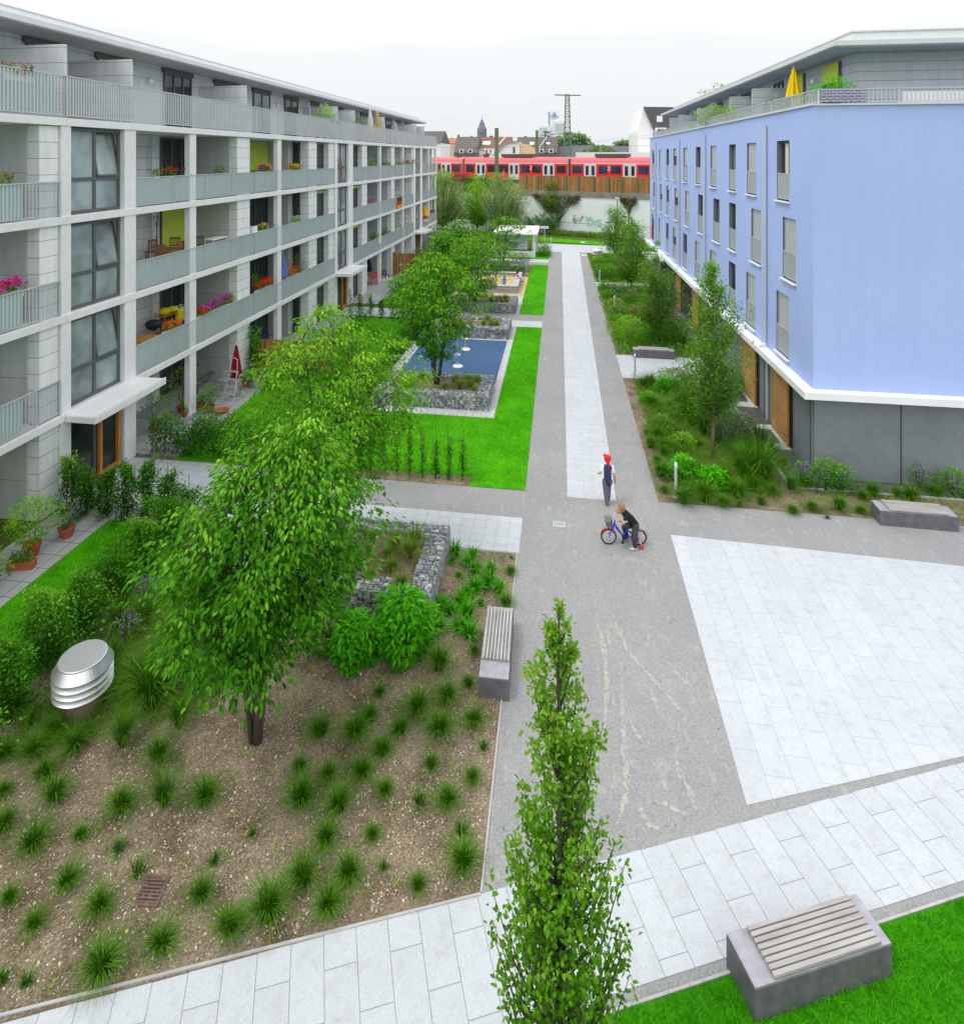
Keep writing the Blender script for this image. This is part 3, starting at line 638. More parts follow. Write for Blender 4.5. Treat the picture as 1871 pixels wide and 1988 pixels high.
def grate(c, rz, w, l, n, label, mat):
    t = empty('drain_grate', (c[0], c[1], 0), label, 'drain', None, rz)
    m = MB().box(-w / 2, w / 2, -l / 2, -l / 2 + .03, 0, .03).box(-w / 2, w / 2, l / 2 - .03, l / 2, 0, .03).box(-w / 2, -w / 2 + .03, -l / 2 + .03, l / 2 - .03, 0, .03).box(w / 2 - .03, w / 2, -l / 2 + .03, l / 2 - .03, 0, .03)
    m.build('frame', mat, t, True); b = MB()
    for i in range(n): y = -l / 2 + .03 + (l - .06) * (i + .5) / n; b.box(-w / 2 + .031, w / 2 - .031, y - (l - .06) / n * .28, y + (l - .06) / n * .28, .006, .027)
    b.build('bars', mat, t, True); MB().box(-w / 2 + .031, w / 2 - .031, -l / 2 + .031, l / 2 - .031, .012, .016).build('sump', M['black'], t, True)
M['rusty'] = plain('rusty grate iron', (.17, .105, .085), .8, var=.3, scale=20)
grate((-5.47, 7.78), R(6), .33, .36, 7, 'rusty slotted drain grate in the mulch of the near bed', M['rusty'])
grate((0.0, 17.2), R(0), .32, .26, 5, 'small steel drain grate in the gravel crossing', M['steel'])
for x, y, lb in ((2.5, 64.8, 'white round manhole cover at the end of the gravel'), (2.75, 74.6, 'white manhole cover in the far grass')):
    o = MB().lathe([(.32, 0), (.32, .03), (.27, .04)], (x, y, .006), n=20).build('manhole_cover', M['white_metal'], loc=(x, y, .006)); tag(o, lb, 'manhole')
for ya, yb, lb in ((23.2, 24.3, 'dark doormat at the slatted door nearest the building corner'), (26.95, 28.0, 'dark doormat at the second slatted door')):
    o = MB().box(7.05, 7.62, ya, yb, .036, .05).build('doormat', M['dark_grey'], loc=(7.3, (ya + yb) / 2, .036)); tag(o, lb, 'doormat')

# ================================================================== PLAY EQUIPMENT
def spring_disc(x, y, lb):
    t = empty('balance_disc', (x, y, .009), lb, 'play disc', 'balance discs on the blue play surface')
    MB().lathe([(.25, 0), (.25, .03), (.21, .06), (.05, .075)], n=28).build('foot_plate', M['white_metal'], t, True)
    MB().lathe([(.03, .075), (.03, 1.5)], n=8).build('pole', M['steel'], t, True)
    MB().lathe([(.05, .50), (.12, .53), (.12, .58), (.05, .61)], n=20).build('seat_ring', M['white_metal'], t, True)
    m = MB().tube([(-.16, 0, 1.42), (.16, 0, 1.42)], .018, 6); m.build('handle', M['red_metal'], t, True)
spring_disc(*G(888.6, 712), 'white turning play disc on the blue surface nearer the tree'); spring_disc(*G(903.8, 679), 'white turning play disc farther back on the blue surface')
t = empty('sandbox', (-5.2, 48.6, 0), 'wooden sandbox with pale board rim in the play area', 'sandbox')
for a in ((-7.4, -3.0, 46.0, 46.45), (-7.4, -3.0, 51.3, 51.7), (-7.4, -7.0, 46.45, 51.3), (-3.4, -3.0, 46.45, 51.3)):
    m = MB()
    for k in range(4): m.box(a[0] + .03 * (k % 2), a[1] - .03 * (k % 2), a[2] + .03 * (k % 2), a[3] - .03 * (k % 2), .02 + k * .115, .13 + k * .115)
    m.build('side_boards', M['bench_wood'], t); MB().box(a[0] - .02, a[1] + .02, a[2] - (.02 if a[3] - a[2] < 1 else 0), a[3] + (.02 if a[3] - a[2] < 1 else 0), .478, .53).build('rim', M['pave_kerb'], t)
ms = MB(); nx, ny = 16, 18; rs = random.Random(3); pts = []
for j in range(ny + 1):
    for i in range(nx + 1): pts.append((-7.0 + 3.6 * i / nx, 46.45 + 4.85 * j / ny, .22 + rs.uniform(0, .10) + .1 * math.sin(i * .7) * math.sin(j * .5)))
ms.add(pts, [(j * (nx + 1) + i, j * (nx + 1) + i + 1, (j + 1) * (nx + 1) + i + 1, (j + 1) * (nx + 1) + i) for j in range(ny) for i in range(nx)]); ms.build('sand', M['sand'], t)
# ================================================================== LEFT APARTMENT BUILDING (pale, with balconies)
LB = empty('apartment_building', (-14, 38, 0), 'long pale grey apartment block with continuous balconies on the left', 'building')
FZ = [0.02, 2.66, 5.48, 8.30, 11.12]; ST = .22
MB().box(-27, -16.25, 2, 71, 0, 11.1).build('wall', M['siding'], LB)
MB().box(-26, -16.72, 2, 70.6, 11.12, 13.86).build('penthouse_wall', M['siding2'], LB)
for k in range(1, 5):
    m = MB(); z1 = FZ[k]; z0 = z1 - ST; ys = [2, 8.6, 16.05, 18.95, 22.4, 26.2, 30.1, 34, 38.1, 41.2, 45, 48.3, 52, 55.6, 59.9, 63.2, 67, 71.15]
    for a, b in zip(ys, ys[1:]): m.bbox(-17, -13.95, a + .004, b - .004, z0, z1, .012)
    m.build('floor_slab', M['concrete'], LB)
def lcol(ya, yb, x0=-14.38, x1=-13.985, zs=None):
    for k in range(4): MB().box(x0, x1, ya, yb, FZ[k], FZ[k + 1] - ST).build('column', M['concrete'], LB)
for a, b in ((15.88, 16.24), (18.5, 19.06), (37.88, 38.33), (40.45, 41.38), (59.45, 60.35), (62.6, 63.45)): lcol(a, b)
for a, b in ((22.17, 22.6), (29.75, 30.2), (47.95, 48.35), (55.3, 55.7), (66.6, 67.0), (70.65, 70.95)): lcol(a, b, -14.22, -14.0)
def window(parent, x, ya, yb, z0, z1, face=1, mull=1, glass='glass', blind=0, tilt=False, fw=.065, name='window', trans=0):
    """framed window in a wall plane x=const, looking towards +x (face=1) or -x (face=-1)"""
    m = MB(); d = .07 * face; fw = min(fw, (yb - ya) * .2)
    xa, xb = min(x, x - d), max(x, x - d)
    m.box(xa, xb, ya, ya + fw, z0, z1).box(xa, xb, yb - fw, yb, z0, z1).box(xa, xb, ya + fw, yb - fw, z0, z0 + fw).box(xa, xb, ya + fw, yb - fw, z1 - fw, z1)
    for i in range(1, mull + 1): y = ya + (yb - ya) * i / (mull + 1); m.box(xa, xb, y - fw * .6, y + fw * .6, z0 + fw, z1 - fw)
    if trans: m.box(xa - .002, xb + .002, ya + fw, yb - fw, z0 + trans - fw * .6, z0 + trans + fw * .6)
    f = m.build(name, M['frame'], parent); xg = x - d * .6
    if tilt: ym, zm = (ya + yb) / 2, z0 + trans; MB().quad((xg, ya, z0), (xg, yb, z0), (xg, yb, zm), (xg, ya, zm)).quad((xg, ya, zm), (xg, ym, zm), (xg, ym, z1), (xg, ya, z1)).build('pane', M[glass], f)
    else: MB().quad((xg, ya, z0), (xg, yb, z0), (xg, yb, z1), (xg, ya, z1)).build('pane', M[glass], f)
    if tilt:
        yt = ya + (yb - ya) / 2 + fw; yb2 = yb - fw; zt = z0 + (trans or .1) + fw; o = -.24 * face
        q = MB(); q.bar((x + .01 * face, yt, zt), (x + o, yt, z1 - fw), .06).bar((x + .01 * face, yb2, zt), (x + o, yb2, z1 - fw), .06).bar((x + o, yt, z1 - fw), (x + o, yb2, z1 - fw), .06).bar((x + .02 * face, yt, zt), (x + .02 * face, yb2, zt), .06)
        q.build('tilted_sash', M['frame'], f)
        MB().quad((x + .01 * face, yt, zt), (x + .01 * face, yb2, zt), (x + o, yb2, z1 - fw), (x + o, yt, z1 - fw)).build('tilted_pane', M[glass], f)
    if blind:
        xo = x + .03 * face
        MB().box(min(x + .005 * face, xo), max(x + .005 * face, xo), ya + .03, yb - .03, z1 - (z1 - z0) * blind, z1 - .02).build('roller_blind', M['blind'], f)
    return f
for k in range(4):
    z0, z1 = FZ[k], FZ[k + 1] - ST
    fronts = [(15.2, 15.86, 15.2), (25.86, 27.0, 25.86), (33.85, 35.05, None), (36.98, 37.86, None), (43.6, 44.8, None), (51.6, 52.65, 51.6), (59.0, 59.43, 59.0)]
    for ya, yb, p in fronts: MB().box(-16.24, -14.06, ya, yb, z0, z1).build('wall_bay', M['siding'], LB)
    for yp in (15.2, 25.86, 51.6): MB().box(-16.2, -14.42, yp - .035, yp - .002, z0, z1).build('store_cupboard', M['panel'], LB)
    MB().box(-16.2, -14.42, 70.4, 70.6, z0, z1).build('side_wall', M['white'], LB)
    MB().box(-16.2, -14.42, 66.9, 66.98, z0, z1).build('side_wall', M['white'], LB)
    MB().box(-16.2, -15.0, 33.2, 33.8, z0, z1).build('wall_bay', M['panel'], LB)
    # loggia windows in the back wall
    window(LB, -16.17, 23.6, 25.7, z0 + .05, z1 - .08, mull=2, blind=(0, .16, .97, 0)[k], name='balcony_door')
    window(LB, -16.17, 30.9, 33.15, z0 + .05, z1 - .08, mull=2, blind=(.3, 0, 0, .62)[k], name='balcony_door')
    window(LB, -16.17, 45.4, 47.4, z0 + .05, z1 - .08, mull=2, name='balcony_door'); window(LB, -16.17, 53.2, 55.2, z0 + .05, z1 - .08, mull=2, name='balcony_door')
    # glazed door looking along the loggia (in the cross wall)
    g = MB(); 
    for xa in (-15.95, -15.25, -14.62): g.box(xa, xa + .07, 33.76, 33.83, z0 + .05, z1 - .06)
    g.box(-15.88, -14.62, 33.76, 33.83, z1 - .13, z1 - .06).box(-15.88, -14.62, 33.76, 33.83, z0 + .05, z0 + .12)
    f = g.build('balcony_door', M['frame'], LB); MB().quad((-15.9, 33.79, z0 + .08), (-14.6, 33.79, z0 + .08), (-14.6, 33.79, z1 - .1), (-15.9, 33.79, z1 - .1)).build('pane', M['glass'], f)
    MB().box(-16.2, -15.0, 33.84, 33.849, z0, z1)
    # street-side windows between the bays
    for (ya, yb, bl) in ((35.08, 36.95, (.1, 0, .07, 0)[k]), (41.5, 43.55, (0, .08, .08, 0)[k])):
        MB().box(-16.24, -14.45, ya - .03, yb + .03, z0, z1).build('wall_recess', M['panel'], LB)
        window(LB, -14.38, ya, yb, z0 + .06, z1 - .1, mull=1, blind=bl)
    # stairwells
    for si, (ya, yb) in enumerate(((16.24, 18.5), (38.33, 40.45), (60.35, 62.6))):
        MB().box(-16.24, -14.75, ya + .001, yb - .001, z0, z1).build('stair_core', M['panel'], LB)
        if k: window(LB, -14.14, ya + .01, yb - .01, z0 + .02, z1 - .03, mull=1, glass='glass_stair', tilt=(si == 0), trans=1.02, fw=.09, name='stair_window')
        else:
            f = window(LB, -14.14, ya + .01, yb - .01, z0 + .02, z1 - .03, mull=1, glass='glass', fw=.08, name='entrance_door')
            g = MB(); y1 = ya + (yb - ya) * .55
            for yy in (y1, yb - .2): g.box(-14.16, -14.05, yy, yy + .11, z0, z1 - .04)
            g.box(-14.16, -14.05, y1 + .11, yb - .2, z0, z0 + .16).box(-14.16, -14.05, y1 + .11, yb - .2, z1 - .16, z1 - .04); g.build('door_frame', M['orange_wood'], f)
    for yl in (23.15, 45.0):
        MB().ball((-16.15, yl, z0 + 2.05), .10, 12, 8, (.8, 1, 1)).build('wall_lamp', M['white_metal'], LB, smooth=True)
    MB().tube([(-16.1, 22.9, z0), (-16.1, 22.9, z1)], .045, 10).build('downpipe', M['zinc'], LB)
# balcony railings
def railing(parent, p0, p1, z0, z1, panel, bars=.115, bw=.034, post=2.3, glass_from=0.0, glass_to=1.0):
    p0, p1 = Vector((*p0, 0)), Vector((*p1, 0)); d = p1 - p0; L = d.length; d.normalize(); nx = Vector((d.y, -d.x, 0))
    m = MB(); m.bar(p0 + Vector((0, 0, z1)), p1 + Vector((0, 0, z1)), .05, .03); m.bar(p0 + Vector((0, 0, z0)), p1 + Vector((0, 0, z0)), .03, .025)
    n = max(2, int(L / post) + 1)
    for i in range(n + 1): q = p0 + d * (L * i / n); m.bar(q + Vector((0, 0, z0 - .06)), q + Vector((0, 0, z1)), .045, .05, tuple(nx))
    r = m.build('railing', M['steel'], parent)
    b = MB(); nb = int(L / bars)
    for i in range(1, nb): q = p0 + d * (L * i / nb); b.bar(q + Vector((0, 0, z0)), q + Vector((0, 0, z1 - .01)), bw, .012, tuple(nx))
    b.build('balusters', M['steel'], r)
    if panel:
        g = MB(); npn = max(1, int(L / 1.15)); 
        for i in range(npn):
            a = L * i / npn + .007; c = L * (i + 1) / npn - .007
            if a / L < glass_from or c / L > glass_to: continue
            q0 = p0 + d * a - nx * .03; q1 = p0 + d * c - nx * .03
            g.quad(tuple(q0 + Vector((0, 0, z0 + .03))), tuple(q1 + Vector((0, 0, z0 + .03))), tuple(q1 + Vector((0, 0, z1 - .04))), tuple(q0 + Vector((0, 0, z1 - .04))))
        g.build('glass_panel', M[panel], r)
    return r
for k in (1, 2, 3):
    z = FZ[k]
    railing(LB, (-14.0, 5), (-14.0, 15.84), z + .07, z + 1.0, 'frost', glass_to=.93)
    railing(LB, (-14.0, 19.1), (-14.0, 37.84), z + .07, z + 1.0, 'frost')
    railing(LB, (-14.0, 41.42), (-14.0, 59.4), z + .07, z + 1.0, 'frost_blue')
    railing(LB, (-14.0, 63.5), (-14.0, 71.0), z + .07, z + 1.0, 'frost_blue')
railing(LB, (-14.0, 5), (-14.0, 16.0), 11.2, 12.33, None, .115, .05)
railing(LB, (-14.0, 16.02), (-14.0, 71.05), 11.2, 12.33, None, .105, .052)
MB().box(-14.2, -14.08, 12.2, 15.7, 11.25, 12.28).build('privacy_panel', M['frost'], LB)
# penthouse windows, dividers, lamps
for i, (a, b) in enumerate(((17.5, 18.9), (20.6, 22.4), (24.5, 26.5), (28.5, 30.8), (32.4, 34.4), (36.4, 38.35), (40.5, 41.9), (44.8, 46.8), (51.4, 53.2), (59.2, 61.1), (63.0, 64.8), (67, 68.6))):
    window(LB, -16.62, a, b, 11.2, 13.62, mull=(2 if i in (2,) else 1), glass=('glass', 'glass_lt')[i % 3 == 1], blind=(.16 if i in (1,) else 0))
    MB().box(-16.719, -16.60, a - .1, b + .1, 13.63, 13.82).build('shutter_box', M['frame'], LB)
for yy in (16.45, 19.35, 27.25, 39.4, 42.9, 50.6, 62.4, 66.2):
    MB().bbox(-16.71, -14.4, yy, yy + .13, 11.14, 13.33, .01).build('terrace_divider', M['siding2'], LB)
for yy in (23.6, 35.4, 58.4, 47.6): MB().ball((-16.66, yy, 13.15), .13, 14, 9, (.8, 1, 1)).build('wall_lamp', M['white_metal'], LB, smooth=True)
rf = MB().extr([(-15.2, 13.84), (-15.2, 14.03), (-15.9, 14.09), (-26.8, 14.09), (-26.8, 13.84)], (0, 2, 0), (0, 71.0, 0)).build('roof', M['soffit'], LB)
m = MB().extr([(-15.17, 13.88), (-15.17, 14.05), (-15.9, 14.11), (-15.9, 14.095), (-15.198, 14.035), (-15.198, 13.88)], (0, 2, 0), (0, 71.02, 0)); m.build('eave_flashing', M['zinc'], rf)
m = MB()
for a, b in zip(range(2, 71, 3), range(5, 74, 3)): m.box(-16.05, -15.9, a + .004, min(b, 70.2) - .004, 14.095, 14.40)
m.build('parapet', M['white_metal'], rf); MB().box(-16.09, -15.87, 2, 70.25, 14.402, 14.44).build('parapet_cap', M['zinc'], rf)
for (ya, yb) in ((15.98, 19.2), (38.0, 41.4), (60.1, 63.5)):
    c = MB().bbox(-13.94, -12.98, ya, yb, 2.42, 2.60, .01).build('canopy', M['concrete'], LB)
    MB().box(-13.94, -13.02, ya + .04, yb - .04, 2.601, 2.612).box(-13.02, -12.985, ya, yb, 2.601, 2.64).build('canopy_membrane', M['white'], c)

# ================================================================== RIGHT BLUE BUILDING
RB = empty('apartment_building', (7.8, 20.86, 0), 'sky blue rendered apartment block with tall windows on the right', 'building')
W3 = [(22.9, 24.15), (26.55, 27.8), (29.5, 30.6), (33.0, 34.2), (36.55, 37.75), (40.15, 41.4), (43.75, 44.95), (46.7, 47.8), (50.15, 51.25), (53.7, 54.85)]
W2 = [(22.3, 23.55), (25.95, 27.2), (29.5, 30.6), (32.35, 33.6), (36.0, 37.15), (39.6, 40.85), (43.25, 44.5), (46.7, 47.8), (49.65, 50.75), (53.05, 54.2)]
W1 = [(22.95, 24.2), (26.65, 27.9), (29.55, 30.65), (32.95, 34.3), (36.7, 37.95), (40.3, 41.5), (43.95, 45.1), (46.9, 47.95), (50.3, 51.45), (53.9, 55.0)]
XF = 7.8; YE = 56.2
REV = []
bands = [(2.8, 3.02, None), (3.02, 5.18, W1), (5.18, 5.76, None), (5.76, 7.9, W2), (7.9, 8.46, None), (8.46, 10.58, W3), (10.58, 11.6, None)]
m = MB()
for z0, z1, ws in bands:
    if ws is None: m.quad((XF, YE, z0), (XF, 20.86, z0), (XF, 20.86, z1), (XF, YE, z1)); continue
    y = 20.86
    for a, b in ws + [(YE, None)]:
        m.quad((XF, a, z0), (XF, y, z0), (XF, y, z1), (XF, a, z1)); y = b
    for a, b in ws:
        x2 = XF + .2; rv = MB(); REV.append(rv)
        rv.quad((XF, a, z0), (x2, a, z0), (x2, a, z1), (XF, a, z1)).quad((x2, b, z0), (XF, b, z0), (XF, b, z1), (x2, b, z1))
        rv.quad((XF, a, z1), (x2, a, z1), (x2, b, z1), (XF, b, z1)).quad((XF, b, z0), (x2, b, z0), (x2, a, z0), (XF, a, z0))
m.quad((XF, 20.86, 2.8), (30, 20.86, 2.8), (30, 20.86, 11.6), (XF, 20.86, 11.6)).quad((30, YE, 2.8), (XF, YE, 2.8), (XF, YE, 11.6), (30, YE, 11.6))
m.quad((XF + .3, 21.1, 11.3), (30, 21.1, 11.3), (30, YE, 11.3), (XF + .3, YE, 11.3))
m.build('wall', M['blue'], RB)
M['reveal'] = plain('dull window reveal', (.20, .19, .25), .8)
# state of each window: share of the glass covered by the roller shutter
SH = {0: [1, 1, 0, 1, 1, 0, .5, 0, 1, .3], 1: [1, 1, 0, 0, 0, 1, .5, .2, .6, 0], 2: [0, 1, 0, 1, 0, .9, .4, 0, 1, .2]}
for r, (z0, z1, ws) in enumerate((bands[1], bands[3], bands[5])):
    for i, (a, b) in enumerate(ws):
        f = window(RB, XF + .14, a + .005, b - .005, z0 + .01, z1 - .01, face=-1, mull=(1 if b - a > 1.2 else 0), glass=('glass' if (i + r) % 4 else 'glass_lt'), fw=.07)
        REV[r * 10 + i].build('reveal', M['reveal'], f)
        s = SH[r][i]; zr = z0 + .93
        if s: MB().box(XF + .07, XF + .10, a + .02, b - .02, z1 - (z1 - zr + .05) * s, z1 - .01).build('roller_shutter', M['shutter'], f)
        g = MB(); n = max(8, int((b - a) / .055))
        for q in range(n + 1): y = a + .03 + (b - a - .06) * q / n; g.box(XF + .020, XF + .032, y - .012, y + .012, z0 + .08, zr)
        g.box(XF + .012, XF + .045, a + .01, b - .01, zr, zr + .04).box(XF + .015, XF + .04, a + .01, b - .01, z0 + .055, z0 + .085).build('window_guard', M['steel_lt'], f)
        MB().quad((XF + .036, b - .02, z0 + .08), (XF + .036, a + .02, z0 + .08), (XF + .036, a + .02, zr), (XF + .036, b - .02, zr)).build('guard_panel', M['frost'], f)
        MB().bbox(XF - .10, XF + .13, a - .06, b + .06, z0 - .055, z0 - .004, .01).build('sill', M['white_metal'], f)
        if r == 2 and i == 0: MB().box(XF + .125, XF + .132, a + .45, a + .75, zr, z1 - .1).build('curtain', M['cream'], f)
MB().prism([(7.42, 20.5), (30, 20.5), (30, 20.858), (7.798, 20.858), (7.798, 56.5), (7.42, 56.5)], 2.585, 2.798).build('ledge', M['ledge'], RB)
m = MB().prism([(7.86, 20.92), (30, 20.92), (30, 56), (7.86, 56)], 0, 2.58); m.build('plinth', M['concrete_dk'], RB)
m = MB()
for x in (10.32, 13.4): m.box(x - .012, x + .012, 20.905, 20.92, 0, 2.58)
for y in (21.25, 25.7, 29.3, 32.2): m.box(7.848, 7.86, y - .012, y + .012, 0, 2.58)
m.build('plinth_joint', M['black'], RB)
for (ya, yb) in ((22.95, 24.5), (26.55, 28.35), (36.9, 38.4), (42.2, 43.7)):
    MB().box(7.835, 7.858, ya - .22, yb + .03, .04, 2.57).build('door_recess', M['black'], RB)
    f = MB().box(7.74, 7.80, ya - .04, ya + .02, .04, 2.57).box(7.74, 7.80, yb - .02, yb + .04, .04, 2.57).build('slatted_door', M['orange_wood'], RB)
    m = MB(); z = .07
    while z < 2.52: m.box(7.745, 7.785, ya + .021, yb - .021, z, z + .072); z += .105
    m.build('slats', M['slat_wood'], f)
for (ya, yb) in ((39.2, 41.8), (44.3, 46.4), (48, 50.4)): window(RB, 7.79, ya, yb, .05, 2.5, face=-1, mull=2, name='entrance_glazing')
o = MB().bbox(6.4, 7.41, 46.6, 50.6, 2.45, 2.6, .01).build('canopy', M['concrete'], RB)
for y in (25.2, 35.2, 42.5, 52.6):
    m = MB().tube([(7.72, y, 11.2), (7.72, y, 2.95), (7.5, y, 2.83)], .055, 10)
    for z in (4.2, 5.9, 7.6, 9.4, 10.9): m.lathe([(.07, 0), (.07, .05)], (7.72, y, z), n=10)
    m.build('downpipe', M['zinc'], RB)
    MB().tube([(7.8, y, 2.58), (7.8, y, .03)], .05, 10).build('downpipe', M['zinc'], RB)
MB().prism([(7.74, 20.80), (30, 20.80), (30, 21.15), (8.09, 21.15), (8.09, 56.25), (7.74, 56.25)], 11.602, 11.655).build('parapet_cap', M['zinc'], RB)
M['siding3'] = siding_mat('grey terrace storey siding', (.50, .53, .55), .315, 11.3, vper=0)
MB().box(9.85, 29, 22.85, 55.6, 11.3, 13.56).build('penthouse_wall', M['siding3'], RB)
MB().box(13.30, 13.325, 22.838, 22.85, 11.3, 13.56).build('siding_joint', M['frame'], RB)
rf = MB().prism([(8.8, 21.8), (30.5, 21.8), (30.5, 56.6), (8.8, 56.6)], 13.56, 13.70).build('roof', M['soffit'], RB)
MB().prism([(8.77, 21.77), (30.5, 21.77), (30.5, 21.797), (8.797, 21.797), (8.797, 56.6), (8.77, 56.6)], 13.6, 13.76).build('eave_flashing', M['zinc'], rf)
MB().prism([(9.7, 22.7), (30, 22.7), (30, 22.85), (9.85, 22.85), (9.85, 55.8), (9.7, 55.8)], 13.70, 14.18).build('parapet', M['white_metal'], rf)
MB().prism([(9.66, 22.66), (30, 22.66), (30, 22.89), (9.89, 22.89), (9.89, 55.8), (9.66, 55.8)], 14.182, 14.23).build('parapet_cap', M['zinc'], rf)
for i, (a, b) in enumerate(((23.85, 25.25), (27.1, 28.2), (29.6, 30.7), (34.5, 36), (37.2, 38.5), (40.1, 41.4), (45, 46.5), (50, 51.5))):
    window(RB, 9.77, a, b, 11.5, 13.4, face=-1, mull=1, blind=(.38, .95, 0, 0, .3, 0, 0, 0)[i])
for y in (26.2, 33): MB().ball((9.8, y, 12.95), .12, 14, 9, (.8, 1, 1)).build('wall_lamp', M['white_metal'], RB, smooth=True)
for y in (28.6, 32.2, 39.5, 45.5, 49): MB().bbox(8.25, 9.84, y, y + .12, 11.32, 12.95, .01).build('terrace_divider', M['siding3'], RB)
railing(RB, (8.0, 56), (8.0, 20.98), 11.72, 12.12, None, .12, .03)
railing(RB, (8.0, 20.98), (24, 20.98), 11.72, 12.12, None, .12, .03)
MB().box(10.6, 17, 21.4, 21.44, 11.35, 12.05).build('terrace_screen', M['white_metal'], RB)
# woven screen lashed to the corner railing
M['weave'] = siding_mat('lilac woven screen', (.50, .47, .66), .085, 11.7, gap=.02)
m = MB()
for i in range(13):
    x = 8.06 + i * .1
    for j in range(6): m.box(x, x + .092, 20.93 - (.02 if (i + j) % 2 else 0), 20.965 - (.02 if (i + j) % 2 else 0), 11.70 + j * .073, 11.765 + j * .073)
o = m.build('woven_screen', M['weave'], loc=(8.6, 20.95, 11.7)); tag(o, 'lilac woven privacy screen on the corner of the blue building terrace', 'screen')
# ================================================================== RAILWAY, WALL, CITY
WO = Vector((0, 82.8, 0)); WA = R(-23)
WE = Vector((math.cos(WA), math.sin(WA), 0)); WN = Vector((-math.sin(WA), math.cos(WA), 0))
def s_at(u, t):
    """distance along the railway wall frame seen at photo column u, for offset t behind the wall"""
    k = (u - CX) / FPX; P0 = WO + WN * t
    a = P0.x * CO + P0.y * SI; b = WE.x * CO + WE.y * SI; c = -P0.x * SI + P0.y * CO; d = -WE.x * SI + WE.y * CO
    return (k * c - a) / (b - k * d)
def fu(x): return (1050 + x / 3.118) / 1.2875
rw = empty('retaining_wall', WO, 'white railway retaining wall with graffiti below the timber noise barrier', 'wall', None, WA)
sL, sR = s_at(1006, 0), s_at(1330, 0)
M['wall_white'] = plain('weathered white wall', (.80, .83, .86), .85, var=.14, scale=1.2)
M['beam'] = plain('stained concrete beam', (.27, .27, .24), .9, var=.5, scale=2.2)
MB().box(-16, sR, 0, .6, -.1, 4.9).build('wall_face', M['wall_white'], rw, True)
MB().box(sL, sR, -.14, .7, 4.9, 5.55).build('coping_beam', M['beam'], rw, True)
MB().box(-16, sR, -.03, 0, 1.52, 1.58).build('pipe', M['steel_lt'], rw, True)
nb = empty('noise_barrier', WO + Vector((0, 0, 5.55)), 'timber board noise barrier with green posts along the railway', 'fence', None, WA)
xs = [fu(x) for x in (770, 825, 915, 1022, 1135, 1232, 1347, 1467, 1570, 1690, 1800)]
ss = [s_at(u, .2) for u in xs] + [s_at(xs[-1], .2) + 2.2 * i for i in range(1, 5)]
for i, (a, b) in enumerate(zip(ss, ss[1:])):
    m = MB(); n = 14; rs = random.Random(i)
    for q in range(n): m.box(a + (b - a) * q / n + .004, a + (b - a) * (q + 1) / n - .004, .2 + rs.uniform(0, .02), .28, .03, 2.0)
    m.build('board_panel', M['cedar'], nb, True)
    MB().box(b - .09, b + .09, .05, .30, -.1, 2.04).build('post', M['mast'], nb, True)
m = MB(); m.add([(-60, -.4, 0), (-15.9, -.4, 0), (-15.9, 6, 6.0), (-60, 6, 6.0)], [(0, 1, 2, 3)]); m.add([(-60, 3, 6.2), (60, 3, 6.2), (60, 40, 6.2), (-60, 40, 6.2)], [(0, 1, 2, 3)]); m.add([(-60, .3, 4.9), (-4, .3, 4.9), (-4, 3, 6.2), (-60, 3, 6.2)], [(0, 1, 2, 3)])
m.xf(Matrix.Translation(WO) @ Matrix.Rotation(WA, 4, 'Z')); struct('railway_embankment', m, M['soil'])
o = MB().box(-24, -9, -3.0, -2.7, 0, 1.35).xf(Matrix.Translation(WO) @ Matrix.Rotation(WA, 4, 'Z')).build('garden_wall', M['wall_white'], loc=(-15, 87, 0)); tag(o, 'low grey white garden wall between the birches', 'wall')
# graffiti drawn as thin paint strokes
def stroke(m, pts, w): 
    for a, b in zip(pts, pts[1:]): m.bar((a[0], -.012, a[1]), (b[0], -.012, b[1]), .012, w, (0, 0, 1) if abs(a[0] - b[0]) > 1e-4 else (1, 0, 0))
GL = {'D': [[(0, 0), (0, 1), (.5, .95), (.75, .5), (.5, .05), (0, 0)]], 'Y': [[(0, 1), (.35, .5), (.75, 1)], [(.35, .5), (.3, 0)]], 'S': [[(.75, .9), (.3, 1), (.05, .75), (.6, .45), (.65, .15), (.3, 0), (0, .1)]],
      'E': [[(.6, 1), (0, 1), (0, 0), (.6, 0)], [(0, .5), (.5, .5)]], 'H': [[(0, 0), (0, 1)], [(.6, 0), (.6, 1)], [(0, .5), (.6, .5)]], 'C': [[(.65, .9), (.3, 1), (0, .6), (.05, .2), (.4, 0), (.65, .15)]], 'T': [[(0, 1), (.7, 1)], [(.35, 1), (.35, 0)]],
      'R': [[(0, 0), (0, 1), (.5, .95), (.55, .65), (0, .5), (.6, 0)]], 'A': [[(0, 0), (.35, 1), (.7, 0)], [(.15, .4), (.55, .4)]], 'M': [[(0, 0), (.05, 1), (.35, .4), (.65, 1), (.7, 0)]], 'Z': [[(0, 1), (.65, 1), (0, 0), (.65, 0)]], 'P': [[(0, 0), (0, 1), (.55, .9), (.55, .6), (0, .5)]], 'X': [[(0, 0), (.65, 1)], [(0, 1), (.65, 0)]], 'K': [[(0, 0), (0, 1)], [(.6, 1), (0, .5), (.6, 0)]], 'O': [[(.3, 0), (.0, .4), (.15, .9), (.5, 1), (.7, .55), (.3, 0)]], 'I': [[(.3, 0), (.3, 1)]], "'": [[(.1, 1), (.1, .75)]]}
def write(name, txt, s0, z0, h, mat, w, adv=.85):
    m = MB(); x = s0
    for ch in txt:
        for st in GL.get(ch, []): stroke(m, [(x + p[0] * h, z0 + p[1] * h) for p in st], w)
        x += adv * h
    return m.build(name, mat, rw, True)
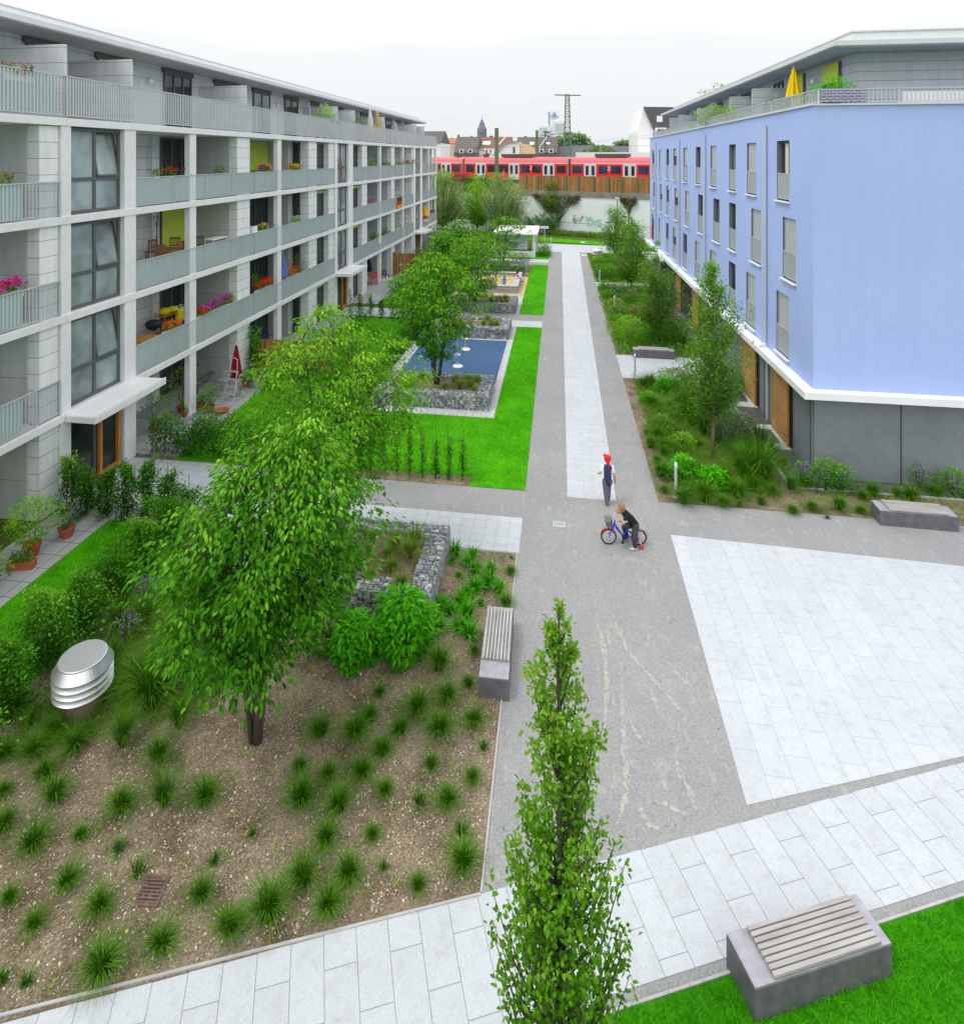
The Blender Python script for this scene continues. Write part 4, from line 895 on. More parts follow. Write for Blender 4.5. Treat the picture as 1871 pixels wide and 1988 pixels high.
M['paint_green'] = plain('green spray paint', (.26, .62, .47), .8); M['paint_black'] = plain('black spray paint', (.10, .11, .13), .8); M['paint_teal'] = plain('teal spray paint', (.22, .40, .38), .8)
gx = lambda x: s_at((1380 + x / 11.69) / 1.2875, 0)
zof = lambda y, s: CAMH - (((520 + y / 11.69) / 1.2875) - CY) * (-(WO + WE * s).x * SI + (WO + WE * s).y * CO) / FPX
s0 = gx(1040); write('graffiti', 'DYS', s0, zof(520, s0), .86, M['paint_green'], .15, .72)
s0 = gx(600); write('graffiti', 'HECTA', s0, zof(370, s0), .30, M['paint_black'], .055)
s0 = gx(625); write('graffiti', 'MZ C', s0, zof(445, s0), .30, M['paint_black'], .055)
s0 = gx(610); write('graffiti', "O' X", s0, zof(295, s0), .42, M['paint_black'], .055)
s0 = gx(850); write('graffiti', 'PSO', s0, zof(372, s0), .55, M['paint_teal'], .06)

# train ------------------------------------------------------------
TT = 5.0
def sx(x): return s_at(fu(x), TT)
zt = lambda y, s=0: CAMH - (((220 + y / 3.118) / 1.2875) - CY) * (-(WO + WE * s + WN * TT).x * SI + (WO + WE * s + WN * TT).y * CO) / FPX
TR = empty('commuter_train', WO + WN * TT + Vector((0, 0, 6.2)), 'red commuter train with white doors crossing on the railway', 'train', None, WA)
cars = [(-260, 328), (345, 1150), (1172, 2060)]
Z0 = 6.2
for a, b in cars:
    A, B = sx(a), sx(b); body = MB()
    prof = [(-.02, .55), (-.02, 2.98), (.12, 3.35), (.45, 3.66), (1.4, 3.8), (2.35, 3.66), (2.7, 3.35), (2.84, 2.98), (2.84, .55)]
    vs = [(A, y, z) for y, z in prof] + [(B, y, z) for y, z in prof]; n = len(prof)
    body.add(vs, [tuple(range(n)), tuple(range(2 * n - 1, n - 1, -1))] + [(i, n + i, n + (i + 1) % n, (i + 1) % n) for i in range(n)])
    bo = body.build('carriage', M['train_white'], TR, True)
    m = MB(); pr = [(-.03, 3.0), (.11, 3.365), (.44, 3.675), (1.4, 3.815)]
    for (y1, q1), (y2, q2) in zip(pr, pr[1:]): m.quad((A, y1, q1), (B, y1, q1), (B, y2, q2), (A, y2, q2))
    m.build('roof', M['train_pink'], bo, True)
    MB().box(A, B, .1, 2.7, .1, .54).build('underframe', M['dark_grey'], bo, True)
panels = [(135, 165, [(137, 160)]), (240, 328, [(252, 312)]), (347, 432, [(360, 420)]), (512, 690, [(527, 598), (612, 684)]), (772, 955, [(788, 855), (875, 943)]), (1047, 1149, [(1062, 1132)]), (1173, 1275, [(1188, 1262)]), (1372, 1578, [(1390, 1460), (1487, 1565)]), (1684, 1880, [(1700, 1778), (1800, 1870)]), (20, 60, [(25, 55)])]
M['train_glass'] = glass_mat('train window glass', (.03, .04, .07), .08)
for a, b, wins in panels:
    A, B = sx(a), sx(b); p = MB().box(A, B, -.05, -.021, .62, 2.86).build('red_panel', M['train_red'], TR, True)
    for wa, wb in wins:
        q = MB().box(sx(wa), sx(wb), -.075, -.051, 1.58, 2.62).build('window', M['train_glass'], p, True)
        MB().box(sx(wa) + .03, sx(wb) - .03, -.085, -.076, 2.28, 2.32).build('window_bar', M['dark_grey'], q, True) if False else None
doors = [(165, 202), (203, 240), (436, 473), (474, 511), (693, 731), (732, 770), (957, 1000), (1002, 1045), (1279, 1322), (1325, 1369), (1583, 1630), (1634, 1681)]
for a, b in doors:
    A, B = sx(a), sx(b); d = MB().box(A + .02, B - .02, -.045, -.021, .6, 2.9).build('door', M['train_white'], TR, True); c = (A + B) / 2; w2 = (B - A) * .27
    MB().prism([(c - w2, -.06), (c + w2, -.06), (c + w2, -.046), (c - w2, -.046)], 1.35, 2.62).build('door_window', M['train_glass'], d, True)
for a, b in ((329, 344), (1151, 1171)):
    MB().box(sx(a) - .05, sx(b) + .05, .25, 2.6, .5, 3.55).build('gangway', M['dark_grey'], TR, True)
for x in (862, 1472):
    m = MB(); s0 = sx(x) - .2; st = [(0, .38), (.08, .5), (.25, .5), (.32, .38), (.28, .26), (0, 0), (.33, 0)]
    for p, q in zip(st, st[1:]): m.bar((s0 + p[0], -.062, 2.05 + p[1]), (s0 + q[0], -.062, 2.05 + q[1]), .012, .08)
    m.build('class_number', M['white'], TR, True)
for xa, xb in ((620, 860), (1350, 1600)): MB().box(sx(xa), sx(xb), .5, 2.3, 3.82, 4.25).build('roof_equipment', M['dark_grey'], TR, True)
m = MB(); s0 = sx(500)
for q in ((-1.6, 3.95, -.2, 4.4), (-.2, 4.4, -2.2, 5.1), (-2.9, 5.15, -1.5, 5.1), (-.2, 4.4, 1.2, 3.95)): m.bar((s0 + q[0], 1.4, q[1]), (s0 + q[2], 1.4, q[3]), .08)
m.build('pantograph', M['dark_grey'], TR, True)
for x in (265, 480):
    m = MB().box(sx(x) - .3, sx(x) + .3, 1, 1.8, 3.8, 4.3); m.build('roof_equipment', M['dark_grey'], TR, True)

m = MB()
for tt, zz in ((1.4, 5.3), (1.4, 6.4), (9, 5.4), (9, 6.5)): a = WO + WN * (TT + tt); m.tube([tuple(a + WE * q + Vector((0, 0, 6.2 + zz - (.5 * math.cos(q * .22) if zz > 6 else 0)))) for q in range(-60, 61, 4)], .012, 4)
tag(m.build('overhead_wire', M['dark_grey'], loc=tuple(WO + Vector((0, 5, 11)))), 'thin dark contact wires strung above the train roof', 'wire')
# catenary -----------------------------------------------------------
def at_uy(u, y, v=None):
    k = (u - CX) / FPX; x = (k * y * CO - y * SI) / (CO + k * SI); d = -x * SI + y * CO
    return (x, y, None if v is None else CAMH - (v - CY) * d / FPX)
def fp(x, y): return ((1050 + x / 3.118) / 1.2875, (220 + y / 3.118) / 1.2875)
def W3(x, y, Y): u, v = fp(x, y); return at_uy(u, Y, v)
b = W3(596, 670, 87.5); tp = W3(596, 312, 87.5)
t = empty('catenary_mast', (b[0], b[1], 6.2), 'thick green catenary mast standing in front of the red train', 'mast')
MB().box(b[0] - .26, b[0] + .26, b[1] - .2, b[1] + .2, 6.2, tp[2]).build('post', M['mast'], t)
m = MB(); P1 = W3(610, 442, 89); P2 = W3(672, 372, 91); m.tube([P1, P2], .09, 6); m.build('stay_arm', M['white_metal'], t); m = MB().tube([W3(440, 455, 89), W3(500, 490, 89)], .05, 5); m.build('registration_arm', M['dark_grey'], t)
b = W3(910, 540, 99); tp = W3(910, 328, 99)
t = empty('catenary_mast', (b[0], b[1], 6.2), 'green catenary mast behind the train with a slanting white arm', 'mast')
MB().box(b[0] - .22, b[0] + .22, b[1] - .2, b[1] + .2, 6.2, tp[2]).build('post', M['mast'], t)
m = MB().tube([W3(916, 478, 99), W3(985, 385, 100)], .09, 6); m.build('stay_arm', M['white_metal'], t)
m = MB().tube([W3(975, 345, 100), W3(975, 485, 100)], .14, 6).tube([W3(940, 372, 100), W3(1120, 352, 100)], .06, 5).tube([W3(960, 340, 100), W3(1010, 345, 100)], .18, 5).tube([W3(960, 440, 100), W3(985, 440, 100)], .1, 5); m.build('bracket', M['pylon'], t)
# lattice pylon
b = W3(1148, 545, 96); tp = W3(1146, 52, 96); w0, w1 = 1.15, .55; H0, H1 = 6.2, tp[2]
t = empty('lattice_pylon', (b[0], b[1], 6.2), 'tall green lattice pylon rising behind the train', 'pylon')
m = MB(); cs = [(-1, -1), (1, -1), (1, 1), (-1, 1)]
def lp(i, f): wv = w0 + (w1 - w0) * f; return (b[0] + (tp[0] - b[0]) * f + cs[i % 4][0] * wv * .5, b[1] + cs[i % 4][1] * wv * .5, H0 + (H1 - H0) * f)
for i in range(4): m.bar(lp(i, 0), lp(i, 1), .17)
m.build('leg_frame', M['pylon'], t); m = MB(); N = 16
for j in range(N):
    for i in range(4): m.bar(lp(i, j / N), lp(i + 1, (j + 1) / N), .075); m.bar(lp(i, (j + 1) / N), lp(i + 1, (j + 1) / N), .06)
m.build('bracing', M['pylon'], t); MB().bar((tp[0] - 1.9, tp[1], tp[2]), (tp[0] + 2.0, tp[1], tp[2] - .15), .16).build('crossarm', M['pylon'], t)
o = MB(); pa = Vector((tp[0] - 1.5, tp[1], tp[2] - .1)); pb = Vector(W3(-260, 232, 96)); pts = [pa.lerp(pb, i / 14) - Vector((0, 0, 1.6 * 4 * (i / 14) * (1 - i / 14))) for i in range(15)]
o.tube(pts, .010, 4); pa2 = Vector((tp[0] + 1.8, tp[1], tp[2] - .1)); pb2 = pa2 + Vector((60, -25, -1)); pts = [pa2.lerp(pb2, i / 14) - Vector((0, 0, 1.2 * 4 * (i / 14) * (1 - i / 14))) for i in range(15)]; o.tube(pts, .008, 4)
tag(o.build('overhead_wire', M['steel'], loc=tuple(pa)), 'thin overhead wires hanging from the top of the lattice pylon', 'wire')
# station platform roof
p0 = W3(1215, 505, 101); p1 = W3(1790, 505, 101)
t = empty('platform_roof', (p0[0], p0[1], 6.2), 'long white flat station platform roof behind the train', 'roof')
MB().box(p0[0], p1[0] + 6, 100, 104, 9.95, 10.75).build('roof_slab', M['white_metal'], t)
for i in range(5): x = p0[0] + 1 + i * 3.5; MB().box(x - .1, x + .1, 102, 102.2, 6.2, 9.95).build('post', M['steel'], t)

# houses beyond ------------------------------------------------------
def house(label, xl, xr, yt_ridge, yt_eave, ybot, Y, wall, roof, mans=.55, wins=(), sky=(), depth=9, chim=(), cat='house', winmat='white'):
    """terraced house facing the viewer; xl..yb are readings in the far survey crop"""
    A = W3(xl, yt_ridge, Y); B = W3(xr, yt_ridge, Y); ze = W3(xl, yt_eave, Y)[2]; x0, x1 = A[0], B[0]; zr = A[2]
    t = empty('terraced_house', ((x0 + x1) / 2, Y, 6.0), label, cat)
    MB().box(x0, x1, Y, Y + depth, 0, ze).build('wall', M[wall], t)
    ym = Y + depth * .5 * mans
    m = MB().add([(x0, Y - .15, ze), (x1, Y - .15, ze), (x1, ym, zr), (x0, ym, zr), (x0, Y + depth, ze), (x1, Y + depth, ze), (x0, Y + depth - (ym - Y), zr), (x1, Y + depth - (ym - Y), zr)],
                 [(0, 1, 2, 3), (3, 2, 7, 6), (6, 7, 5, 4), (0, 3, 6, 4), (1, 5, 7, 2)]); rf = m.build('roof', M[roof], t)
    for (a, b2, c, d) in wins:
        P = W3(a, c, Y); Q = W3(b2, d, Y); onr = P[2] > ze; yf = Y - .3 if onr else Y - .05
        f = MB().box(P[0], Q[0], yf, yf + (2.0 if onr else .04), Q[2], P[2]).build('dormer_window' if onr else 'window', M[winmat], t)
        w_ = Q[0] - P[0]; MB().box(P[0] + w_ * .2, Q[0] - w_ * .2, yf - .03, yf - .005, Q[2] + (P[2] - Q[2]) * .15, P[2] - (P[2] - Q[2]) * .15).build('pane', M['glass'], f)
    for (a, b2, c, d) in sky:
        P = W3(a, c, Y); Q = W3(b2, d, Y); k = lambda z: Y - .15 + (z - ze) / (zr - ze) * (ym - Y + .15) - .12
        MB().quad((P[0], k(Q[2]), Q[2]), (Q[0], k(Q[2]), Q[2]), (Q[0], k(P[2]), P[2]), (P[0], k(P[2]), P[2])).build('roof_window', M['white_metal'], t)
    for (a, b2, c) in chim:
        P = W3(a, c, Y); Q = W3(b2, c, Y); MB().box(P[0], Q[0], ym + .2, ym + 1.0, zr - .6, P[2]).build('chimney', M['tile_red'], rf)
    return t
house('house with an orange tiled roof and cream wall beyond the train, leftmost in the gap', 150, 268, 388, 432, 540, 132, 'cream', 'tile_org', 1.0, [(180, 200, 470, 500)], chim=[(205, 222, 383)])
house('dark slate mansard house with two small white dormers', 263, 445, 376, 505, 540, 125, 'brick_dk', 'tile_brn', .8, [(308, 338, 478, 508), (376, 408, 478, 508)], chim=[(268, 280, 358), (374, 386, 368)])
house('house with a red brown tiled roof and white wall', 443, 706, 376, 466, 545, 128, 'white', 'tile_red', 1.0, [(510, 526, 478, 506), (540, 554, 478, 506), (575, 588, 490, 520)], [(478, 540, 412, 440)], chim=[(520, 545, 366)])
house('brown mansard house with white dormer windows beside the pylon', 748, 1066, 378, 505, 545, 122, 'brick_dk', 'tile_brn', .75, [(928, 962, 476, 508), (1003, 1037, 476, 508)], [(852, 884, 418, 440), (980, 1010, 422, 437)], chim=[(800, 822, 370), (985, 1010, 366)])
# white curved-gable building in front of them
def gab(label, xa, xb, pts, Y, mat):
    P = [W3(x, y, Y) for x, y in pts]; n = len(P); xm = sum(p[0] for p in P) / n
    t = empty('gabled_house', (xm, Y, 6.0), label, 'house'); vs = [(p[0], Y, p[2]) for p in P] + [(p[0], Y + 9, p[2]) for p in P]
    MB().add(vs, [tuple(range(n)), tuple(range(2 * n - 1, n - 1, -1))] + [(i, n + i, n + (i + 1) % n, (i + 1) % n) for i in range(n)]).build('wall', M[mat], t)
    return t
t = gab('white house front with a rounded dark edge behind the first mast', 0, 0, [(612, 700), (612, 500), (640, 450), (690, 428), (772, 418), (772, 700)], 117, 'white')
P = W3(722, 462, 117); Q = W3(740, 508, 117); f = MB().box(P[0], Q[0], 116.95, 116.99, Q[2], P[2]).build('window', M['frame'], t); P = W3(640, 455, 117); 
m = MB(); cv = [(610, 502), (637, 452), (688, 426), (772, 415), (835, 425), (885, 455), (908, 510)]; cw = [W3(x, y, 116.9) for x, y in cv]
for a, b2 in zip(cw[:4], cw[1:4]): m.bar(a, b2, .35, .3)
m.build('roof_edge', M['roof_grey'], t)
t = gab('peach coloured house front with a sloping roof edge behind the train', 0, 0, [(772, 700), (772, 430), (840, 440), (885, 470), (902, 540), (902, 700)], 117.3, 'peach')
t = gab('long low grey sheet roofed hall beyond the station', 0, 0, [(1066, 700), (1066, 452), (1300, 446), (1702, 452), (1702, 700)], 127, 'roof_grey')
# left house behind the balconies, right tall gable
P = [W3(x, y, 112) for x, y in ((-140, 342), (128, 340), (160, 430), (160, 700), (-140, 700))]
t = empty('gabled_house', (P[2][0], 112, 6), 'house with a dark roof and white gable peeping behind the end of the balconies', 'house')
MB().box(P[0][0], P[2][0], 112, 122, 0, P[2][2]).build('wall', M['white'], t)
MB().add([(P[0][0], 111.8, P[2][2]), (P[2][0], 111.8, P[2][2]), (P[2][0], 117, P[1][2] + .3), (P[0][0], 117, P[1][2] + .3), (P[2][0], 122.2, P[2][2]), (P[0][0], 122.2, P[2][2])], [(0, 1, 2, 3), (3, 2, 4, 5), (1, 4, 2), (0, 3, 5)]).build('roof', M['tile_dk'], t)
a = W3(1738, 152, 104); e0 = W3(1700, 310, 104); e1 = W3(1862, 470, 104)
t = empty('gabled_house', (e0[0] + 3, 104, 6), 'tall white gabled house with a dark tiled roof behind the blue building', 'house')
x0 = e0[0]; zr = a[2]; ze = W3(1700, 330, 104)[2]
MB().add([(x0, 104, 0), (x0 + 30, 104, 0), (x0 + 30, 104, ze - 6), (x0 + 5.6, 104, ze - 6), (a[0], 104, zr), (x0, 104, ze)] + [(x0, 118, 0), (x0 + 30, 118, 0), (x0 + 30, 118, ze - 6), (x0 + 5.6, 118, ze - 6), (a[0], 118, zr), (x0, 118, ze)],
         [(0, 1, 2, 3, 4, 5), (11, 10, 9, 8, 7, 6), (0, 5, 11, 6), (5, 4, 10, 11), (4, 3, 9, 10), (3, 2, 8, 9), (2, 1, 7, 8)]).build('wall', M['white'], t)
rf = MB().add([(a[0] - .1, 103.6, zr + .1), (a[0] + 4.2, 103.6, ze - 6.2), (a[0] + 26, 110, ze - 6.2), (a[0] + 24, 111, zr + .1)], [(0, 1, 2, 3)]).build('roof', M['tile_dk'], t)
P = W3(1845, 215, 103.5); o = MB().box(P[0], P[0] + .9, 103.9, 104.3, P[2] - 1.0, P[2]).build('roof_window', M['white_metal'], t)
P = W3(1832, 310, 103); f = MB().box(P[0], P[0] + 1.6, 102.6, 105, P[2] - 1.6, P[2]).build('dormer_window', M['white_metal'], t); MB().box(P[0] + .25, P[0] + 1.35, 102.55, 102.59, P[2] - 1.4, P[2] - .25).build('pane', M['glass'], f)
# church tower
b = W3(481, 372, 600); zt_ = lambda y: W3(481, y, 600)[2]
t = empty('church_tower', (b[0], 600, 0), 'hazy violet church tower with a stepped spire on the skyline', 'tower')
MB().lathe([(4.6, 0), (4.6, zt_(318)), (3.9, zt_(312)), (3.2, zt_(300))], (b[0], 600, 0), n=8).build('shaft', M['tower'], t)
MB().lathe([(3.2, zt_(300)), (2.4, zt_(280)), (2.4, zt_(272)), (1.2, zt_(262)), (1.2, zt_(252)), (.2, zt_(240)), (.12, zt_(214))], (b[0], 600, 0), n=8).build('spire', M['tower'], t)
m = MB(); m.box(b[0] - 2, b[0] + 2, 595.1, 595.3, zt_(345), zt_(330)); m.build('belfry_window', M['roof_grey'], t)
# office tower with sign
t = empty('office_tower', (W3(1030, 380, 500)[0], 500, 0), 'pale hazy office high-rise with a blue triangle sign on the skyline', 'tower')
def blk(xa, xb, yt, name='tower_block', Y=500, mat='haze_white', dz=14): 
    A = W3(xa, yt, Y); B = W3(xb, yt, Y); return MB().box(A[0], B[0], Y, Y + dz, 0, A[2]).build(name, M[mat], t), A, B
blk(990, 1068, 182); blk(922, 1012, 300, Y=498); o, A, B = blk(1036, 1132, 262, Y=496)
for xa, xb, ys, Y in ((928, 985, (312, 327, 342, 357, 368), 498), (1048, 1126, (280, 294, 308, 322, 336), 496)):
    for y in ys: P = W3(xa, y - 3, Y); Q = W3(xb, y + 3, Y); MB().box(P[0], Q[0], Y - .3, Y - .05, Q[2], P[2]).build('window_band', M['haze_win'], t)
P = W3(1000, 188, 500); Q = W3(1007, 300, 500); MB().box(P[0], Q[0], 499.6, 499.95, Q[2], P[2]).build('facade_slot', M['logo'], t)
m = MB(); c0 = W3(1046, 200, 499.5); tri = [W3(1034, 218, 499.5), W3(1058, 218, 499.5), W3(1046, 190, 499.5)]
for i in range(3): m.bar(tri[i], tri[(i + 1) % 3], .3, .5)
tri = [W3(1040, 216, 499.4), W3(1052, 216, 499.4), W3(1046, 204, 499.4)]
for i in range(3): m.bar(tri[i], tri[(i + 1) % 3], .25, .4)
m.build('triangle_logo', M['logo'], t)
def lett(body, size, pos, mat, name, parent, rx=R(90), rz=0):
    cu = bpy.data.curves.new('tmp', 'FONT'); cu.body = body; cu.size = size; cu.extrude = .02; cu.offset = .07; cu.align_x = 'CENTER'
    ob = bpy.data.objects.new('tmp', cu); COL.objects.link(ob); dg = bpy.context.evaluated_depsgraph_get(); me = bpy.data.meshes.new_from_object(ob.evaluated_get(dg)); bpy.data.objects.remove(ob); bpy.data.curves.remove(cu)
    me.materials.clear(); me.materials.append(mat); o = link(name, me, parent); o.location = Vector(pos) - loc_of(parent); o.rotation_euler = (rx, 0, rz); return o
P = W3(1046, 240, 499.4); lett('T\u00dcV', 4.0, P, M['logo'], 'sign_letters', t)
# ================================================================== TREES
def trunkpart(t, paths, mat, name='trunk', n=7):
    m = MB()
    for pts, r in paths: m.tube(pts, r, n)
    return m.build(name, mat, t, True, smooth=True)
def clustered(env, ncl, per, L, rg, cr=.3, lean=(0, 0), zl=2.5, droop=.62, inner=.42, lobes=.26, W=.46):
    """leaves in drooping umbrella-like tufts spread through the crown"""
    C, a, f = crown_pts(env, ncl, rg, inner, lobes)
    z0, z1 = env[0][0], env[-1][0]; k = np.clip((C[:, 2] - zl) / max(.1, z1 - zl), 0, 1.2) ** 1.3
    C[:, 0] += lean[0] * k; C[:, 1] += lean[1] * k
    N = ncl * per; ci = np.repeat(np.arange(ncl), per); th = rg.uniform(0, 6.283, N); q = np.sqrt(rg.uniform(0, 1, N)); crs = (cr * rg.uniform(.6, 1.3, ncl))[ci]
    off = np.stack([np.cos(th) * q * crs, np.sin(th) * q * crs, -.45 * q ** 2 * crs + rg.normal(0, .05, N) * (crs / .3)], 1)
    out = np.stack([np.cos(a), np.sin(a), 0 * a], 1)[ci] * f[ci][:, None]
    D = nrm(np.stack([np.cos(th), np.sin(th), np.zeros(N)], 1) * .8 + out * .7 + np.array([0, 0, -1.]) * droop + rg.normal(0, .25, (N, 3)))
    P = C[ci] + off
    V = (leaf2 if L < .145 else leaf_quads)(P, D, L * rg.uniform(.55, 1.25, N), L * W * rg.uniform(.8, 1.2, N), rg)
    hz = (P[:, 2] - z0) / (z1 - z0)
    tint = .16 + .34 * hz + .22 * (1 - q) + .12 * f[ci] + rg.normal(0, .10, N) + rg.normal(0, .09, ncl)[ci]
    if L < .145: tint = np.tile(tint, 2)
    return V, tint, C
def maple(loc, env, ncl, per, L, label, seed, lean=(0, 0), stems=5, cr=.3, base=0.0, mat='leaf_maple', rtr=.055, spread=.5, W=.46, zl=2.5, lobes=.27):
    rg = np.random.default_rng(seed); t = empty('maple_tree', (loc[0], loc[1], base), label, 'tree', 'multi-stem trees of the courtyard')
    V, tint, C = clustered(env, ncl, per, L, rg, cr, lean, W=W, zl=zl, lobes=lobes)
    zt = env[-1][0]; paths = []; sp = []
    for i in range(stems):
        a = 6.283 * i / stems + rg.uniform(-.4, .4); rr = cone_profile(env, zt * .55) * spread; pts = []
        for k in range(7):
            f = k / 6; z = -.05 + f * zt * .88; q = rr * f ** .95 * (1 - .25 * f); kk = max(0, (z - zl) / (zt - zl)) ** 1.3
            pts.append(Vector((math.cos(a) * (q + .06) + lean[0] * kk, math.sin(a) * (q + .06) + lean[1] * kk, z)))
        paths.append((pts, [rtr * (1 - .85 * k / 6) for k in range(7)])); sp += pts[1:]
    SP = np.array([tuple(p) for p in sp])
    for j in range(0, ncl, 3):
        c = C[j]; dd = np.linalg.norm(SP - c + np.array([0, 0, .35]), axis=1); b = SP[dd.argmin()]
        paths.append(([tuple(b), tuple((b + c) / 2 + np.array([0, 0, .06])), tuple(c)], [rtr * .22, rtr * .15, rtr * .07]))
    trunkpart(t, paths, M['bark'], n=5)
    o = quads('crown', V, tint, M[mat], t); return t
maple((-5.12, 10.05), [(1.55, .4), (1.8, .95), (2.2, 1.3), (2.8, 1.48), (3.5, 1.5), (4.2, 1.36), (4.75, 1.05), (5.2, .65), (5.65, .15)], 800, 26, .112, 'leafy multi-stem tree in the near bed left of the gabion planter', 21, (.95, .1), 5, .30, zl=3.0, spread=.35)
maple((-5.3, 14.45), [(2.3, .4), (2.6, 1.1), (3.1, 1.8), (3.8, 2.1), (4.6, 1.9), (5.3, 1.45), (5.9, .85), (6.35, .15)], 620, 27, .10, 'tall multi-stem tree growing in the nearest gabion planter', 22, (-.2, 0), 5, .32, base=.1, mat='leaf_maple3', spread=.4)
maple((-5.05, 25.75), [(1.1, .2), (1.6, .9), (2.4, 1.5), (3.3, 1.7), (4.2, 1.5), (5.0, 1.0), (5.6, .2)], 400, 22, .14, 'multi-stem tree in the gabion planter in front of the blue play surface', 23, (-.1, 0), 6, .32, base=.5, mat='leaf_maple2', spread=.45)
maple((-5.5, 40.2), [(.9, .2), (1.5, 1.3), (2.4, 2.1), (3.4, 2.25), (4.3, 1.7), (5.1, .3)], 380, 18, .17, 'dark bushy multi-stem tree left of the sandbox', 24, (.2, 0), 6, .38, base=.1, mat='leaf_maple2', spread=.5)
maple((-5.0, 55.6), [(1.0, .3), (1.8, 1.5), (2.8, 1.9), (3.8, 1.5), (4.5, .3)], 150, 14, .24, 'loose multi-stem tree in the far gabion planter before the white shed', 25, (.6, 0), 5, .40, base=.5, spread=.6, mat='leaf_maple2')
maple((-9.0, 49.5), [(.4, .8), (1.2, 1.8), (2.4, 2.1), (3.4, 1.5), (4.1, .3)], 240, 15, .24, 'round leafy tree in the private gardens left of the sandbox', 26, (0, 0), 5, .42, spread=.5)
maple((-8.0, 34.8), [(.4, .6), (1.2, 1.4), (2.4, 1.6), (3.3, 1.2), (3.9, .2)], 210, 15, .20, 'leafy tree at the garden edge between the play surface and balconies', 28, (0, 0), 5, .36, spread=.5)
maple((-9.6, 60.5), [(.2, 1.2), (1.2, 2.3), (2.4, 2.4), (3.3, 1.4), (3.9, .3)], 200, 15, .28, 'broad tree near the far end of the balconies', 27, (0, 0), 5, .46, spread=.5)

def spray(loc, env, nbr, nl, L, label, seed, mat, name='tree', group=None, rise=.9, rtr=.05, trunk_top=None, bark='bark_lt', jit=.12, base=0.0, W=.5, droop=.25, cat='tree', tbase=.35):
    """single-stem tree: rising side branches carrying leaves along their length"""
    rg = np.random.default_rng(seed); t = empty(name, (loc[0], loc[1], base), label, cat, group)
    zt = env[-1][0]; z0 = env[0][0]; zs = np.linspace(z0, zt, 200); wg = cone_profile(env, zs) + .05; zT = rg.choice(zs, nbr, p=wg / wg.sum())
    paths = [([(rg.normal(0, .012) if k else 0, rg.normal(0, .012) if k else 0, -.05 + (zt - .1) * k / 9) for k in range(10)], [rtr * (1 - .88 * k / 9) + .004 for k in range(10)])]
    Vs = []; Ts = []; ga = 0
    for i in range(nbr):
        ga += 2.4 + rg.normal(0, .3); r = cone_profile(env, zT[i]) * rg.uniform(.5, 1.22); zb = max(z0 * .7, zT[i] - rise * r - .12)
        b = np.array([0, 0, zb]); e = np.array([math.cos(ga) * r, math.sin(ga) * r, zT[i]]); mid = b * .45 + e * .55 + np.array([math.cos(ga) * .1 * r, math.sin(ga) * .1 * r, -.12 * r])
        if i % 2 == 0 or r > .4: paths.append(([tuple(b), tuple(mid), tuple(e)], [rtr * .30, rtr * .17, rtr * .06]))
        q = rg.uniform(0.12, 1.03, nl) ** .75; P = (1 - q)[:, None] ** 2 * b + (2 * q * (1 - q))[:, None] * mid + (q ** 2)[:, None] * e
        P = P + rg.normal(0, jit, (nl, 3)) * (.35 + .65 * np.minimum(1, r / .4)) * np.array([1, 1, .8]); dr = nrm((e - b)[None])[0]
        D = nrm(dr * .7 + rg.normal(0, .55, (nl, 3)) + np.array([0, 0, -droop])); Vs.append((leaf2 if L < .1 else leaf_quads)(P, D, L * rg.uniform(.6, 1.25, nl), L * W, rg))
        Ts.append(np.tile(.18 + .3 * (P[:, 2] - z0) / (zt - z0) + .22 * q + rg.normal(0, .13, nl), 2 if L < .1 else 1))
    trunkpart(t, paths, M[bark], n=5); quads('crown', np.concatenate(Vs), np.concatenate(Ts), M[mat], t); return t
spray((0.0, 6.35), [(.5, .52), (1.75, .58), (2.75, .60), (3.2, .46), (3.8, .42), (4.35, .38), (4.8, .29), (5.05, .18), (5.3, .11), (5.62, .03)], 225, 45, .064, 'slim columnar hornbeam rising in the foreground beside the path', 31, 'leaf_hornbeam', 'hornbeam_tree', rise=1.9, rtr=.05, jit=.05, W=.55, bark='bark')
g4 = 'slender young trees in the right-hand beds'
spray((5.01, 21.66), [(1.75, .3), (2.2, .85), (3.0, 1.12), (3.9, 1.0), (4.8, .72), (5.6, .45), (6.3, .22), (6.7, .04)], 115, 85, .098, 'young tree with a thin straight trunk nearest the slatted doors', 32, 'leaf_young', 'young_tree', g4, 1.0, .055, jit=.15)
spray((5.08, 34.2), [(1.3, .3), (2.0, .95), (3.0, 1.1), (4.0, .8), (4.8, .45), (5.5, .05)], 95, 75, .12, 'young tree rising behind the bench in the paved nook', 33, 'leaf_young', 'young_tree', g4, 1.0, .05, jit=.17)
spray((5.04, 45.6), [(1.6, .4), (2.4, 1.2), (3.4, 1.3), (4.6, .9), (5.7, .1)], 85, 62, .15, 'young tree at the second side path, third along the blue building', 34, 'leaf_young', 'young_tree', g4, 1.0, .05, jit=.2)
spray((5.0, 57.5), [(2.0, .4), (2.8, 1.3), (3.9, 1.4), (5.0, 1.0), (5.8, .1)], 70, 50, .18, 'young tree near the far end of the gravel path, fourth along the blue building', 35, 'leaf_young', 'young_tree', g4, 1.0, .055, jit=.22)
